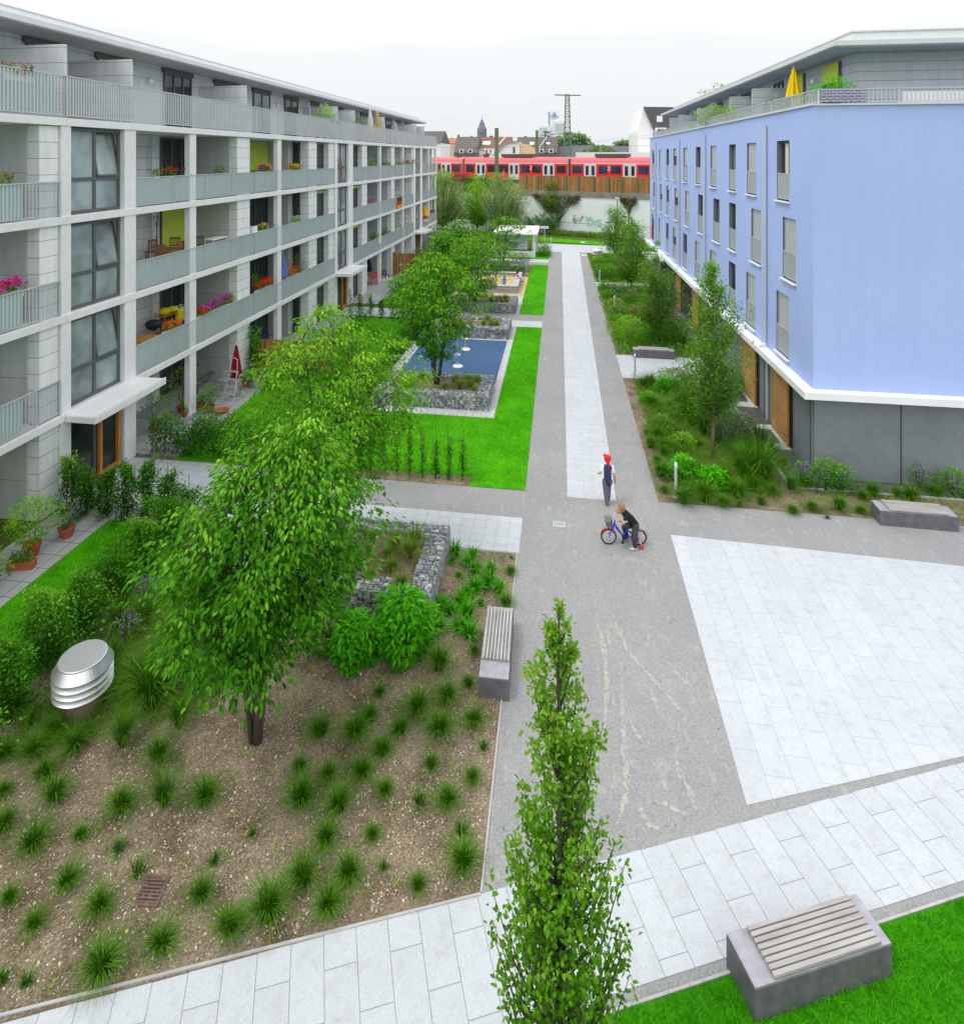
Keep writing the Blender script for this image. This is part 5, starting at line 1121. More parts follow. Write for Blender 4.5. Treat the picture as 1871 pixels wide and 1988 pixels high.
# far trees by the railway wall
def TB(u, v): return G(u, v)
x, y = TB(859, 455)
spray((x, y), [(1.6, 1.2), (3.0, 2.4), (5.0, 3.0), (6.6, 2.4), (8.0, 1.0), (8.6, .1)], 140, 95, .22, 'white-stemmed birch beside the end of the balconies', 41, 'leaf_birch', 'birch_tree', 'birches by the railway', 1.2, .12, bark='birch_bark', jit=.42, droop=.9)
t = bpy.data.objects['birch_tree']; m = MB(); r = random.Random(4)
for i in range(7): a = i * .9; q = r.uniform(.5, 1.5); m.tube([(0, 0, 0), (math.cos(a) * q * .5, math.sin(a) * q * .5, 2.2), (math.cos(a) * q, math.sin(a) * q, 4.6), (math.cos(a) * q * 1.1, math.sin(a) * q * 1.1, 6.6)], [.09, .07, .045, .015], 6)
m.build('stem', M['birch_bark'], t, True, smooth=True)
x, y = G(975, 462)
spray((x, y + 2), [(2.0, .8), (3.2, 2.4), (5.0, 3.0), (6.6, 2.5), (7.8, 1.2), (8.5, .1)], 140, 95, .22, 'feathery grey green birch in front of the timber noise barrier', 42, 'leaf_birch', 'birch_tree', 'birches by the railway', 1.2, .12, bark='birch_bark', jit=.42, droop=.9)
x, y = G(926, 452)
spray((x, y), [(1.4, .8), (2.4, 1.7), (4.0, 2.0), (5.6, 1.4), (6.8, .6), (7.4, .1)], 90, 62, .24, 'bright lime green tree between the two birches', 43, 'leaf_lime', 'lime_tree', None, .9, .09, jit=.30)
x, y = G(1074, 452)
spray((x, y), [(3.2, .5), (4.0, 1.6), (5.2, 1.7), (6.2, 1.0), (7.0, .1)], 70, 95, .20, 'thin tree in front of the white graffiti wall', 44, 'leaf_birch', 'young_tree', None, .9, .06, jit=.28)
x, y = G(1112, 446)
spray((x, y), [(2.6, .4), (3.6, 1.2), (4.6, 1.1), (5.6, .1)], 44, 80, .18, 'small thin tree against the ivy on the white wall', 45, 'leaf_birch', 'young_tree', None, .9, .05, jit=.24)
x, y = G(1246, 455)
spray((x, y), [(1.0, 1.0), (2.5, 1.9), (4.0, 2.2), (5.6, 1.6), (6.8, .8), (7.5, .1)], 90, 60, .24, 'bright green tree at the far corner of the blue building', 46, 'leaf_lime', 'lime_tree', None, .9, .09, jit=.32)
# hazy skyline trees
def fartree(xa, xb, yt, yb, Y, seed, label, n=150):
    A = W3(xa, yt, Y); B = W3(xb, yb, Y); w = (B[0] - A[0]) / 2; h = A[2]; zb = B[2]; rg = np.random.default_rng(seed)
    t = empty('park_tree', ((A[0] + B[0]) / 2, Y, 6), label, 'tree', 'trees on the skyline')
    V, tint, C = clustered([(zb - 8, w * .6), (zb - 6 + (h - zb) * .4, w), (zb - 6 + (h - zb) * .75, w * .8), (h - 6, w * .15)], n, 22, .85, rg, 1.1, lobes=.28)
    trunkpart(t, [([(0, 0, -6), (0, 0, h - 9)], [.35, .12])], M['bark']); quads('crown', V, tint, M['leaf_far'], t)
fartree(1040, 1298, 342, 455, 135, 51, 'round park tree on the skyline right of the high-rise')
fartree(1545, 1702, 398, 455, 142, 52, 'park tree on the skyline left of the tall gabled house')
fartree(1310, 1500, 445, 510, 118, 53, 'low rounded tree in front of the grey hall roof')
u, v = (1600 + 445 / 2.3127) / 1.2875, (50 + 350 / 2.3127) / 1.2875
X0, Y0, Z0t = at_uy(u, 68, v); rg = np.random.default_rng(54)
t = empty('park_tree', (X0, 68, 0), 'brownish tree top showing above the roof of the blue building', 'tree', 'trees on the skyline')
V, tint, C = clustered([(9, 1.5), (Z0t - 1.4, 2.0), (Z0t, .3)], 90, 20, .35, rg, .6, lobes=.3); trunkpart(t, [([(0, 0, 0), (0, 0, Z0t - 1)], [.25, .08])], M['bark']); quads('crown', V, tint, M['leaf_hornbeam'], t)

# ================================================================== HEDGES AND SHRUBS
def hedge(p0, p1, w_, h, n, L, label, mat='leaf_dark', seed=1, group=None, gap=0, name='hedge', stems=True, cat='hedge', z0=.05):
    rg = np.random.default_rng(seed); p0, p1 = np.array(p0, float), np.array(p1, float); ln = np.linalg.norm(p1 - p0); d = (p1 - p0) / ln; nx = np.array([d[1], -d[0]])
    t = empty(name, ((p0[0] + p1[0]) / 2, (p0[1] + p1[1]) / 2, 0), label, cat, group); org = (p0 + p1) / 2
    s = rg.uniform(0, ln, n)
    if gap: k = np.round(s / gap); s = k * gap + (s - k * gap) * rg.beta(2, 3.2, n) * 1.1
    top = h * (.82 + .13 * np.sin(s * 2.1 + seed) + .12 * np.sin(s * 5.3 + seed * 2) + .06 * np.sin(s * 11 + seed)); zz = z0 + (top - z0) * rg.uniform(0, 1, n) ** .8
    if gap: zz = zz * (1 - .25 * rg.uniform(0, 1, n) * np.abs((s / gap) - np.round(s / gap)) * 2)
    q = rg.normal(0, .42, n); q = np.sign(q) * np.abs(q) ** .8 * (1 + .35 * np.sin(s * 6.1 + zz * 8 + seed)); wd = w_ * .5 * (1 - .35 * (zz / h) ** 2) * (1 + .3 * np.sin(s * 3.7 + zz * 3) + .15 * np.sin(s * 9 + zz * 5))
    P = np.stack([p0[0] + d[0] * s + nx[0] * q * wd - org[0], p0[1] + d[1] * s + nx[1] * q * wd - org[1], zz], 1)
    D = nrm(np.stack([nx[0] * q * .8, nx[1] * q * .8, .25 + 0 * q], 1) + rg.normal(0, .55, (n, 3)) + np.array([0, 0, -.2]))
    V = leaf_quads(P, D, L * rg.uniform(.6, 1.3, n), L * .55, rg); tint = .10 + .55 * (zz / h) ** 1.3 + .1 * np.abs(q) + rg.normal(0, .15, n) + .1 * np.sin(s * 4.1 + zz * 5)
    if stems:
        m = MB(); k = int(ln / (gap or .45))
        for i in range(k + 1): a = p0 + d * min(ln, (i * (gap or .45))) - org; m.tube([(a[0], a[1], 0), (a[0] + rg.normal(0, .04), a[1] + rg.normal(0, .04), h * .95)], [.018, .006], 5)
        m.build('stems', M['bark'], t, True)
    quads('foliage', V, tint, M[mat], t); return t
hedge((-13.6, 19.35), (-8.2, 19.35), .7, 1.5, 9000, .085, 'dark garden hedge on the far side of the entrance paving', 'leaf_dark', 2)
hedge((-13.7, 15.75), (-10.3, 15.75), .85, 1.75, 9500, .085, 'dark tall hedge beside the entrance on the near side', 'leaf_dark', 3, gap=.62)
hedge((-9.85, 15.6), (-9.85, 7.6), 1.25, 1.5, 30000, .072, 'long garden hedge along the near left lawn', 'leaf_mid', 4, gap=.95)
hedge((-6.3, 19.1), (-2.75, 19.1), .4, 1.75, 3600, .075, 'row of thin young hedge plants at the front of the lawn', 'leaf_mid', 5, gap=.42)
hedge((-8.0, 19.5), (-8.0, 37.0), .45, 1.3, 5200, .11, 'sparse dark hedge between the play court and the private gardens', 'leaf_dark', 6, gap=.6)
hedge((-13.0, 37.7), (-8.2, 37.7), .5, 1.7, 2600, .11, 'thin dark hedge in front of the second house entrance', 'leaf_dark', 7, gap=.7)
hedge((-8.0, 41.2), (-8.0, 58), .7, 1.5, 4600, .14, 'hedge between the sandbox and the far gardens', 'leaf_dark', 8)
hedge((-7.4, 53.2), (-2.9, 53.2), .6, 1.15, 2400, .12, 'hedge directly behind the sandbox', 'leaf_mid', 9)
hedge((-12.6, 62.3), (-8.3, 62.3), 1.3, 2.1, 2600, .18, 'tall dark hedge in the farthest garden by the last entrance', 'leaf_dark', 10)
hedge((-13.4, 67.5), (-8.0, 68.8), 1.6, 1.9, 2600, .2, 'broad clipped hedge at the far left garden corner', 'leaf_dark', 11)
def shrub(loc, r, h, n, L, label, mat, seed, name='shrub', group=None, W=.5, flowers=None, cat='shrub', droop=.15, inner=.33, base=0.0, stem=True):
    rg = np.random.default_rng(seed); t = empty(name, (loc[0], loc[1], base), label, cat, group)
    env = [(.02, r * .75), (h * .35, r), (h * .7, r * .85), (h * .92, r * .5), (h, r * .15)]
    P, a, f = crown_pts(env, n, rg, inner, .2); D = nrm(np.stack([np.cos(a) * f, np.sin(a) * f, .55 - droop + 0 * a], 1) + rg.normal(0, .45, (n, 3)))
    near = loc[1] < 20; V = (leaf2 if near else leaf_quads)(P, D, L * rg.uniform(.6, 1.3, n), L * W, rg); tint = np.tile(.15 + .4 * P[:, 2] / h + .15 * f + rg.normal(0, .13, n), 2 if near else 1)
    if stem:
        m = MB()
        for i in range(6): b = 6.283 * i / 6; m.tube([(0, 0, -.02), (math.cos(b) * r * .45, math.sin(b) * r * .45, h * .75)], [.018, .006], 5)
        m.build('stem', M['bark'], t, True)
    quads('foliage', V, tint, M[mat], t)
    if flowers:
        fm, k, s = flowers; Q, a2, f2 = crown_pts([(h * .6, r * .9), (h, r * .3)], k, rg, .2); Q[:, 2] += .03; V2 = leaf_quads(np.repeat(Q, 3, 0), rg.normal(0, 1, (3 * k, 3)) + np.array([0, 0, .5]), s, s * .9, rg); quads('flowers', V2, rg.uniform(.2, .9, 3 * k), FL[fm], t)
    return t
shrub((-3.98, 12.0), .50, .85, 1100, .14, 'bright green leafy shrub left of its neighbour in front of the gabion', 'leaf_bright', 61, W=.42, droop=.6)
shrub((-3.1, 12.35), .60, 1.2, 1500, .14, 'bright green leafy shrub, taller one at the gabion corner', 'leaf_bright', 62, W=.42, droop=.6)
shrub((-4.7, 12.3), .5, .8, 420, .14, 'lower dark green shrub under the near tree', 'leaf_mid', 63, W=.42, droop=.6)
for i, (z, r, h, n, L, mt, lb, fl) in enumerate((
    ((545, 1180), .78, 1.15, 4200, .075, 'leaf_grey', 'round grey green shrub nearest the slatted door at the building corner', None),
    ((410, 930), .82, 1.0, 3400, .075, 'leaf_grey', 'grey green shrub behind the young tree trunk', None),
    ((510, 880), .66, 1.0, 2400, .075, 'leaf_grey', 'grey green shrub against the drip strip by the second slatted door', None),
    ((210, 860), .9, .8, 2200, .08, 'leaf_mid', 'rosy flowering shrub at the front corner of the paved nook', ('rose', 90, .06)),
    ((140, 890), .34, .65, 380, .13, 'leaf_bright', 'small bright green plant beside the rosy shrub', None),
    ((250, 1395), .42, .75, 420, .15, 'leaf_bright', 'bright green large-leaved plant by the steel bollard', None),
    ((420, 1440), .42, .62, 420, .15, 'leaf_bright', 'bright green large-leaved plant right of the bollard plant', None),
    ((1070, 1450), .48, .95, 600, .10, 'leaf_mid', 'leafy perennial in front of the grey plinth corner', None),
    ((1165, 1450), .38, .75, 400, .10, 'leaf_mid', 'lower perennial to the right of the one at the plinth corner', None),
    ((935, 1420), .26, .75, 170, .09, 'leaf_mid', 'purple flowering stem at the plinth corner', ('purple', 26, .05)),
    ((1610, 1445), .28, .85, 170, .09, 'leaf_mid', 'purple flowering stems before the plinth, left of the low bench', ('purple', 22, .05)),
    ((1800, 1470), .45, .75, 420, .10, 'leaf_mid', 'leafy perennial behind the low bench at the right edge', None))):
    u, v = 1242.7 + .3359 * z[0], 466 + .3359 * z[1]; x, y = G(u, v); shrub((x, y), r, h, n, L, lb, mt, 70 + i, flowers=fl)
for i, (x, y, r, h, n, L, mt, lb, fl) in enumerate((
    (3.75, 34.4, .95, 1.5, 1900, .10, 'leaf_lime', 'light green rounded bush left of the bench nook', None),
    (5.2, 34.6, 1.2, 1.4, 1800, .11, 'leaf_mid', 'dark green bush directly behind the paved bench nook', None),
    (6.35, 34.3, .9, 1.5, 1300, .11, 'leaf_mid', 'dark green bush right of the bench beside the wall', None),
    (6.1, 37.2, 1.0, 1.25, 1200, .11, 'leaf_grey', 'rose-tinged shrub close to the third slatted door', ('rose', 110, .09)),
    (4.7, 38.4, .9, 1.1, 900, .12, 'leaf_mid', 'shrub with dusty rose flower heads in the middle of the long bed', ('rose', 130, .09)),
    (6.2, 41.5, 1.0, 1.2, 900, .12, 'leaf_grey', 'grey leaved shrub beside the recessed entrance', None),
    (4.9, 43.5, .9, 1.0, 700, .13, 'leaf_mid', 'low shrub near the foot of the third young tree', ('rose', 60, .09)),
    (5.9, 52.6, 1.3, 1.4, 900, .15, 'leaf_mid', 'dark shrub beyond the second side path', None),
    (4.1, 52.4, .9, 1.2, 700, .15, 'leaf_mid', 'clipped shrub at the corner of the second side path', None),
    (6.3, 56.5, 1.1, 1.5, 700, .17, 'leaf_grey', 'silvery shrub under the fourth young tree', None),
    (6.6, 62.5, 1.4, 2.6, 900, .2, 'leaf_mid', 'tall bush at the far end of the right-hand bed', None),
    (7.2, 68.5, 2.0, 3.2, 1500, .22, 'leaf_dark', 'dark bush behind the far corner of the blue building', None))):
    shrub((x, y), r, h, n, L, lb, mt, 90 + i, flowers=fl)
shrub((-1.9, 64.8), 1.0, 1.9, 1000, .14, 'light green bush beside the white shed', 'leaf_lime', 111)
shrub((-1.4, 63.6), .7, 1.1, 600, .14, 'small round bush at the shed corner', 'leaf_mid', 112)
shrub((-3.6, 60.2), .9, .8, 600, .13, 'low bush in front of the white shed', 'leaf_mid', 113)
a, b = G(1008, 447), G(1084, 455); hedge(a, b, 3.2, 2.6, 4200, .2, 'dense dark green hedge in front of the white railway wall', 'leaf_dark', 12, stems=False)
for i, (x, y, r, h, lb) in enumerate(((-12.4, 20.6, .6, 1.1, 'bushy garden shrub behind the dark entrance hedge'), (-9.0, 21.2, .8, 1.5, 'leafy shrub in the garden corner behind the tall gabion tree'), (-12.2, 25.6, .5, .9, 'low shrub between the red parasol and the lawn'), (-9.2, 26.3, .9, 1.6, 'bush at the right end of the near timber fence'), (-11.5, 29.5, .9, 1.5, 'bush behind the near timber fence'), (-9.3, 31.5, 1.0, 1.8, 'tall garden bush left of the blue play surface'), (-11.6, 35.0, .9, 1.3, 'garden bush before the second entrance hedge'), (-9.5, 43.0, 1.1, 2.0, 'garden bush left of the dark bushy tree'), (-11.8, 45.2, .8, 1.3, 'garden bush in front of the white slab'), (-10.8, 53.6, 1.2, 2.0, 'garden bush behind the farther timber fence'), (-12.6, 56.5, 1.1, 1.7, 'garden bush close to the third stairwell'))):
    shrub((x, y), r, h, 1300 if y < 30 else 800, .08 if y < 24 else .12, lb, 'leaf_mid' if i % 3 else 'leaf_dark', 150 + i)
for i, (a_, b_, lb) in enumerate(((290, 520, 'narrow leaved plant with a purple bloom left of the steel vent'), (740, 490, 'purple flowered stem right of the steel vent'), (870, 260, 'purple flowered stem under the near hedge'))):
    x, y = G(a_ * .3321, 1087.4 + b_ * .3321); shrub((x, y), .3, .62, 200, .12, lb, 'leaf_grey', 180 + i, flowers=('purple', 12, .045), W=.2)
PL = [(3.5, 20.3, 'leaf_mid'), (4.2, 22.4, 'leaf_lime'), (3.7, 23.6, 'leaf_mid'), (5.9, 21.6, 'leaf_mid'), (4.6, 25.0, 'leaf_mid'), (3.6, 26.3, 'leaf_bright'), (5.6, 26.0, 'leaf_grey'), (4.5, 27.6, 'leaf_mid'), (5.6, 28.4, 'leaf_mid'),
      (3.4, 35.9, 'leaf_mid'), (4.3, 36.8, 'leaf_grey'), (5.3, 36.2, 'leaf_lime'), (3.5, 38.0, 'leaf_mid'), (5.7, 39.3, 'leaf_mid'), (3.6, 40.3, 'leaf_birch'), (4.9, 40.9, 'leaf_mid'), (3.7, 42.6, 'leaf_lime'), (5.9, 43.4, 'leaf_mid'), (3.5, 44.7, 'leaf_mid'), (4.2, 46.6, 'leaf_grey'), (5.8, 46.4, 'leaf_mid'), (3.5, 48.3, 'leaf_mid'), (5.2, 48.3, 'leaf_lime'),
      (3.5, 53.8, 'leaf_mid'), (5.0, 54.3, 'leaf_birch'), (3.7, 56.2, 'leaf_mid'), (4.6, 58.6, 'leaf_mid'), (3.6, 59.6, 'leaf_lime'), (5.6, 60.2, 'leaf_grey'), (4.4, 61.8, 'leaf_mid')]
WD = {'leaf_mid': 'mid green leafy perennial', 'leaf_lime': 'lime green leafy perennial', 'leaf_grey': 'grey green leafy perennial', 'leaf_bright': 'bright green leafy perennial', 'leaf_birch': 'olive green leafy perennial'}
SEC = [(29.5, 'before the paved nook'), (49.5, 'between the paved nook and the second side path'), (99, 'beyond the second side path')]
nth = {}
for i, (x, y, mt) in enumerate(PL):
    sec = [s for lim, s in SEC if y < lim][0]; key = (mt, sec); nth[key] = nth.get(key, 0) + 1
    lb = f"{WD[mt]} {sec}, {['nearest', 'second', 'third', 'fourth', 'fifth', 'sixth', 'seventh', 'eighth', 'ninth'][nth[key] - 1]}"
    rr = .42 + .12 * ((i * 7) % 5) / 4 + (.18 if y > 32 else 0); shrub((x, y), rr, rr * (.9 + .1 * (i % 4)), 520, .09 if y < 32 else .13, lb, mt, 200 + i, name='perennial', group='leafy perennials in the right-hand beds', cat='perennial', W=.45, flowers=(('rose', 50, .08) if i in (13, 16, 24) else None))
# copper shrubs, ivy and embankment greenery
for i, (xa, s, h, mt, lb) in enumerate(((300, 2.6, 3.4, 'leaf_red', 'dark copper coloured bush on the embankment, left one'), (430, 2.4, 3.2, 'leaf_dark', 'dark bush on the embankment, behind the lime tree'), (530, 2.4, 3.4, 'leaf_mid', 'green bush on the embankment beside the noise barrier'), (180, 2.8, 3.6, 'leaf_dark', 'dark bush on the embankment behind the first birch'))):
    sv_ = s_at(fu(xa), 1.5); p = WO + WE * sv_ + WN * 1.5; shrub((p.x, p.y), s, h, 1500, .3, lb, mt, 120 + i, base=4.2)
for i, (xa, lb) in enumerate(((215, 'dark green bush behind the white birch stems'), (330, 'dark green bush left of the lime tree'), (500, 'dark green bush right of the lime tree'))):
    p = WO + WE * s_at(fu(xa), -1.2) + WN * -1.2; shrub((p.x, p.y), 2.3, 4.6, 1500, .28, lb, ('leaf_dark', 'leaf_birch', 'leaf_dark')[i], 130 + i)
rg = np.random.default_rng(77)
def ivy(xa, xb, ztop, depth, n, mat, label, seed):
    rg = np.random.default_rng(seed); sa, sb = s_at(fu(xa), 0), s_at(fu(xb), 0); t = empty('ivy', WO + WE * (sa + sb) / 2, label, 'climber', None, WA)
    q = rg.uniform(-1, 1, n); z = ztop - depth * (1 - np.abs(q) ** 1.2) * rg.uniform(0, 1, n) ** 1.1 * (1 + .3 * np.sin(q * 9)) + rg.normal(0, .2, n)
    P = np.stack([q * (sb - sa) / 2 * rg.uniform(.9, 1.05, n), -.05 - rg.uniform(0, .25, n), z], 1); V = leaf_quads(P, rg.normal(0, 1, (n, 3)) + np.array([0, -.8, -.6]), .22, .15, rg)
    m = MB()
    for i in range(9): x = (i - 4) / 5 * (sb - sa) / 2; m.tube([(x * .25, -.06, ztop - depth - .9 + abs(i - 4) * .2), (x * .6, -.06, ztop - depth * .6), (x, -.06, ztop)], [.05, .035, .015], 5)
    m.build('stem', M['bark_lt'], t, True); quads('foliage', V, rg.uniform(.1, .9, n), M[mat], t)
ivy(890, 1245, 4.85, 2.7, 1700, 'leaf_brown', 'brown dried creeper hanging in a wedge on the white wall', 5)
ivy(1560, 1690, 4.85, 1.3, 500, 'leaf_brown', 'dried creeper at the right end of the white wall', 6)
# weeds along the foot of the wall
P = np.stack([rg.uniform(s_at(fu(1060), 0), s_at(fu(1560), 0), 1500), -.5 - rg.uniform(0, 1.4, 1500)], 1); Q = np.array([[(WO + WE * a + WN * b).x, (WO + WE * a + WN * b).y] for a, b in P])
tag(quads('weeds', blades(Q, .01, rg, .55, .09, .4), rg.uniform(.1, .8, 1500), M['cover']), 'brown green weeds along the foot of the white railway wall', 'weeds', kind='stuff')

# ================================================================== GROUND COVER (uncountable) AND GRASS TUFTS
rg = np.random.default_rng(78)
def cover(poly, n, h, L, label, mat, seed, lean=.5):
    rg = np.random.default_rng(seed); P = scatter(poly, n, rg); k = .55 + .45 * np.sin(P[:, 0] * 1.7 + np.sin(P[:, 1] * 1.1) * 2) * np.sin(P[:, 1] * .9 + 1)
    V = np.concatenate([blades(P[i::4], .01, rg, h * (.45 + .55 * i / 3), L, lean) for i in range(4)]); T = np.concatenate([.15 + .5 * k[i::4] * rg.uniform(.5, 1.3, len(k[i::4])) for i in range(4)])
    return tag(quads('ground_cover', V, T, M[mat]), label, 'ground cover', kind='stuff')
cover([(3.2, 18.95), (12.5, 19.0), (12.5, 20.1), (6.6, 20.1), (3.1, 24)], 5000, .2, .014, 'low grassy growth along the front of the right-hand bed', 'meadow', 6, .8)
cover(rect(3.0, 6.85, 32.6, 49.1), 11000, .38, .05, 'mixed green ground cover filling the long bed by the blue building', 'cover', 1)
cover(rect(3.0, 6.85, 51.2, 64.3), 6000, .4, .08, 'green ground cover in the farthest bed by the blue building', 'cover', 2)
cover([(3.6, 19.5), (6.5, 19.8), (6.85, 21), (6.85, 28.9), (3.3, 28.9), (3.25, 24)], 15000, .28, .016, 'fine meadow grass between the tufts of the right-hand bed', 'meadow', 3, .7)
cover([(-9.3, 8.9), (-6.4, 10.4), (-5.9, 13), (-6.8, 15.4), (-9.3, 15.4)], 15000, .3, .009, 'fine green grass growing under the hedge in the near bed', 'meadow', 4, .7)
P = scatter(BED, 420, rg); P = np.repeat(P, 9, 0) + rg.normal(0, .05, (len(P) * 9, 2)); P = P[inpoly(P, BED)]
tag(quads('weeds', blades(P, .01, rg, .075, .012, .9), rg.uniform(.2, 1, len(P)), M['meadow']), 'scattered small weeds sprouting between the tufts of the near bed', 'weeds', kind='stuff')
def tuft_mesh(name, n, h, spread, w_, seed, flat=1.0):
    rg = np.random.default_rng(seed); a = rg.uniform(0, 6.283, n); q = rg.uniform(0, 1, n) ** .6; L = h * rg.uniform(.6, 1.2, n); r0 = .05 * rg.uniform(0, 1, n)
    o = np.stack([np.cos(a), np.sin(a), 0 * a], 1); sd = np.stack([-np.sin(a), np.cos(a), 0 * a], 1) * w_ * .5; b = o * r0[:, None]
    m1 = b + o * (spread * q * .35 * L / h)[:, None] + np.array([0, 0, 1.]) * (L * .62 * (1 - .25 * q))[:, None]
    tp = b + o * (spread * q * 1.05 * L / h)[:, None] + np.array([0, 0, 1.]) * (L * (1 - .62 * q ** 1.5))[:, None]; j = rg.normal(0, .02, (n, 3)); m1 = m1 + j; tp = tp + j * 2
    V = np.concatenate([np.stack([b - sd, b + sd, m1 + sd * .8, m1 - sd * .8], 1), np.stack([m1 - sd * .8, m1 + sd * .8, tp + sd * .12, tp - sd * .12], 1)])
    base = rg.uniform(.0, .6, n); T = np.concatenate([base * .55, base * 1.05 + .12]); return V, T
TM = {}
for kind, spec, mat in (('grass', (430, .36, .36, .0062), 'grass'), ('tall', (380, .92, .78, .008), 'grass'), ('sedge', (330, .38, .40, .008), 'grass_sedge'), ('broad', (95, .34, .30, .028), 'leaf_bright'), ('tiny', (90, .2, .18, .008), 'grass')):
    TM[kind] = []
    for k in range(4):
        V, T = tuft_mesh(kind, *spec, seed=200 + k * 7 + len(kind)); o = quads('tmp', V, T, M[mat]); TM[kind].append(o.data); bpy.data.objects.remove(o)
LMK = [('the rusty drain grate', -5.47, 7.78), ('the steel air vent', -8.5, 10.15), ('the near tree trunk', -5.12, 10.05), ('the bench by the near bed', -1.2, 12.3), ('the bright green gabion shrubs', -3.4, 12.2),
       ('the bed corner at the path', -1.05, 8.45), ('the steel bollard', 3.39, 19.14), ('the young right-hand tree', 5.01, 21.66), ('the grey plinth corner', 7.86, 20.9), ('the low bench', 9.57, 18.76), ('the round grey green shrub', 6.1, 23.6), ('the rosy shrub by the paved nook', 3.9, 27.0)]
ORD = ['nearest', 'second nearest', 'third nearest', 'fourth nearest', 'fifth nearest', 'sixth nearest', 'seventh nearest', 'eighth nearest', 'ninth nearest', 'tenth nearest', 'eleventh nearest', 'twelfth nearest', 'thirteenth nearest', 'fourteenth nearest', 'fifteenth nearest', 'sixteenth nearest']
tufts = []
def add_tufts(pts, conv, z=0.0, kind='grass', s=1.0, word='green grass tuft', lm=None):
    for p in pts:
        x, y = conv(p[0], p[1], z); k = p[2] if len(p) > 2 else kind; tufts.append((x, y, z, k, s, word if k == kind else {'tall': 'tall wispy grass clump', 'tiny': 'tiny grass tuft', 'broad': 'broad-leaved green tuft', 'grass': 'green grass tuft'}[k], lm))
cA = lambda a, b, z: G(a * .53967, 1444.7 + b * .53967, z)
add_tufts([(20, 50), (125, 40), (270, 20), (160, 120), (200, 200), (15, 180), (20, 310), (120, 380), (290, 340), (440, 240), (590, 220, 'tall'), (740, 210), (430, 385, 'tiny'), (245, 510), (495, 470, 'tiny'), (35, 570), (125, 660), (360, 600), (770, 430, 'tiny'), (725, 560), (580, 740), (365, 830), (825, 680), (965, 630), (1090, 510), (1180, 600), (1255, 490), (1340, 340), (1175, 360), (1085, 220), (1220, 240), (910, 330, 'tiny'), (1505, 525), (1665, 445), (1660, 330, 'tiny'), (1380, 450, 'tiny'), (1080, 100), (1180, 130), (1300, 120), (1385, 180), (1550, 90), (1610, 220), (1700, 135), (1510, 220, 'tiny'), (1375, 40), (1740, 20, 'tiny'), (95, 870, 'tiny'), (10, 860, 'tiny')], cA)
cB = lambda a, b, z: G(543.7 + a * .2906, 893.2 + b * .2906, z)
add_tufts([(1170, 640), (1290, 650), (1260, 700), (1150, 690), (1195, 780), (1310, 750), (1410, 760), (1395, 840), (1300, 880), (1465, 890), (1245, 930), (1205, 980), (1340, 975, 'tiny'), (1075, 990), (1125, 1030), (1250, 1060), (1195, 1140), (1060, 1150), (1545, 660, 'tiny'), (1540, 760, 'grass'), (1510, 980, 'grass'), (1260, 1190)], cB, kind='broad', word='broad-leaved green tuft')
add_tufts([(1300, 1300), (1065, 1400), (1255, 1510), (1115, 1610), (665, 1570), (920, 1690), (600, 1740), (1295, 1770), (800, 1830), (1065, 1830), (270, 1840), (500, 1860)], cB)
add_tufts([(620, 520), (905, 560), (770, 600), (870, 650), (720, 650), (750, 740), (600, 800), (810, 850), (380, 780)], cB, z=.5, kind='sedge', word='yellowish sedge tuft on the nearest gabion', lm='its right corner')
cC = lambda a, b, z: G(a * .3321, 1087.4 + b * .3321, z)
add_tufts([(75, 930, 'tall'), (720, 1090, 'tall'), (1050, 980, 'tall'), (800, 770, 'tall'), (720, 300), (840, 400, 'tall'), (1150, 760, 'tall'), (180, 960), (620, 760, 'tall'), (950, 700, 'tall'), (1000, 560, 'tall'), (930, 1190, 'tall'), (880, 880, 'tall'), (1080, 640, 'tall'), (700, 450, 'tall'), (660, 640, 'tall'), (300, 1040), (520, 1010)], cC)
cD = lambda a, b, z: G(1242.7 + a * .3359, 466 + b * .3359, z)
add_tufts([(60, 1200), (100, 1160), (40, 1130), (95, 1290), (140, 1250), (150, 1220), (120, 1370), (140, 1460), (250, 1520), (280, 1480), (370, 1510), (480, 1540), (570, 1540, 'tiny'), (560, 1490), (640, 1450), (700, 1530, 'tiny'), (760, 1470), (870, 1440), (880, 1580), (950, 1430), (990, 1560), (1080, 1610, 'tiny'), (1150, 1560), (1270, 1580), (1280, 1500), (1340, 1480), (600, 1390, 'tall'), (700, 1400, 'tall'), (820, 1320), (660, 1300, 'tall'), (600, 1330), (560, 1250), (760, 1260, 'tall'), (330, 1200), (250, 1190), (220, 1130), (300, 1080, 'tall'), (370, 1120, 'tall'), (180, 1050), (100, 1080), (260, 1020, 'tall'), (330, 960), (230, 960), (170, 960), (60, 960), (20, 850), (450, 1040, 'tall'), (350, 1350), (480, 1400), (1480, 1480), (1560, 1500), (1700, 1480), (690, 1220, 'tall'), (620, 1220), (440, 1180), (210, 1330), (60, 840), (1900, 1500)], cD)
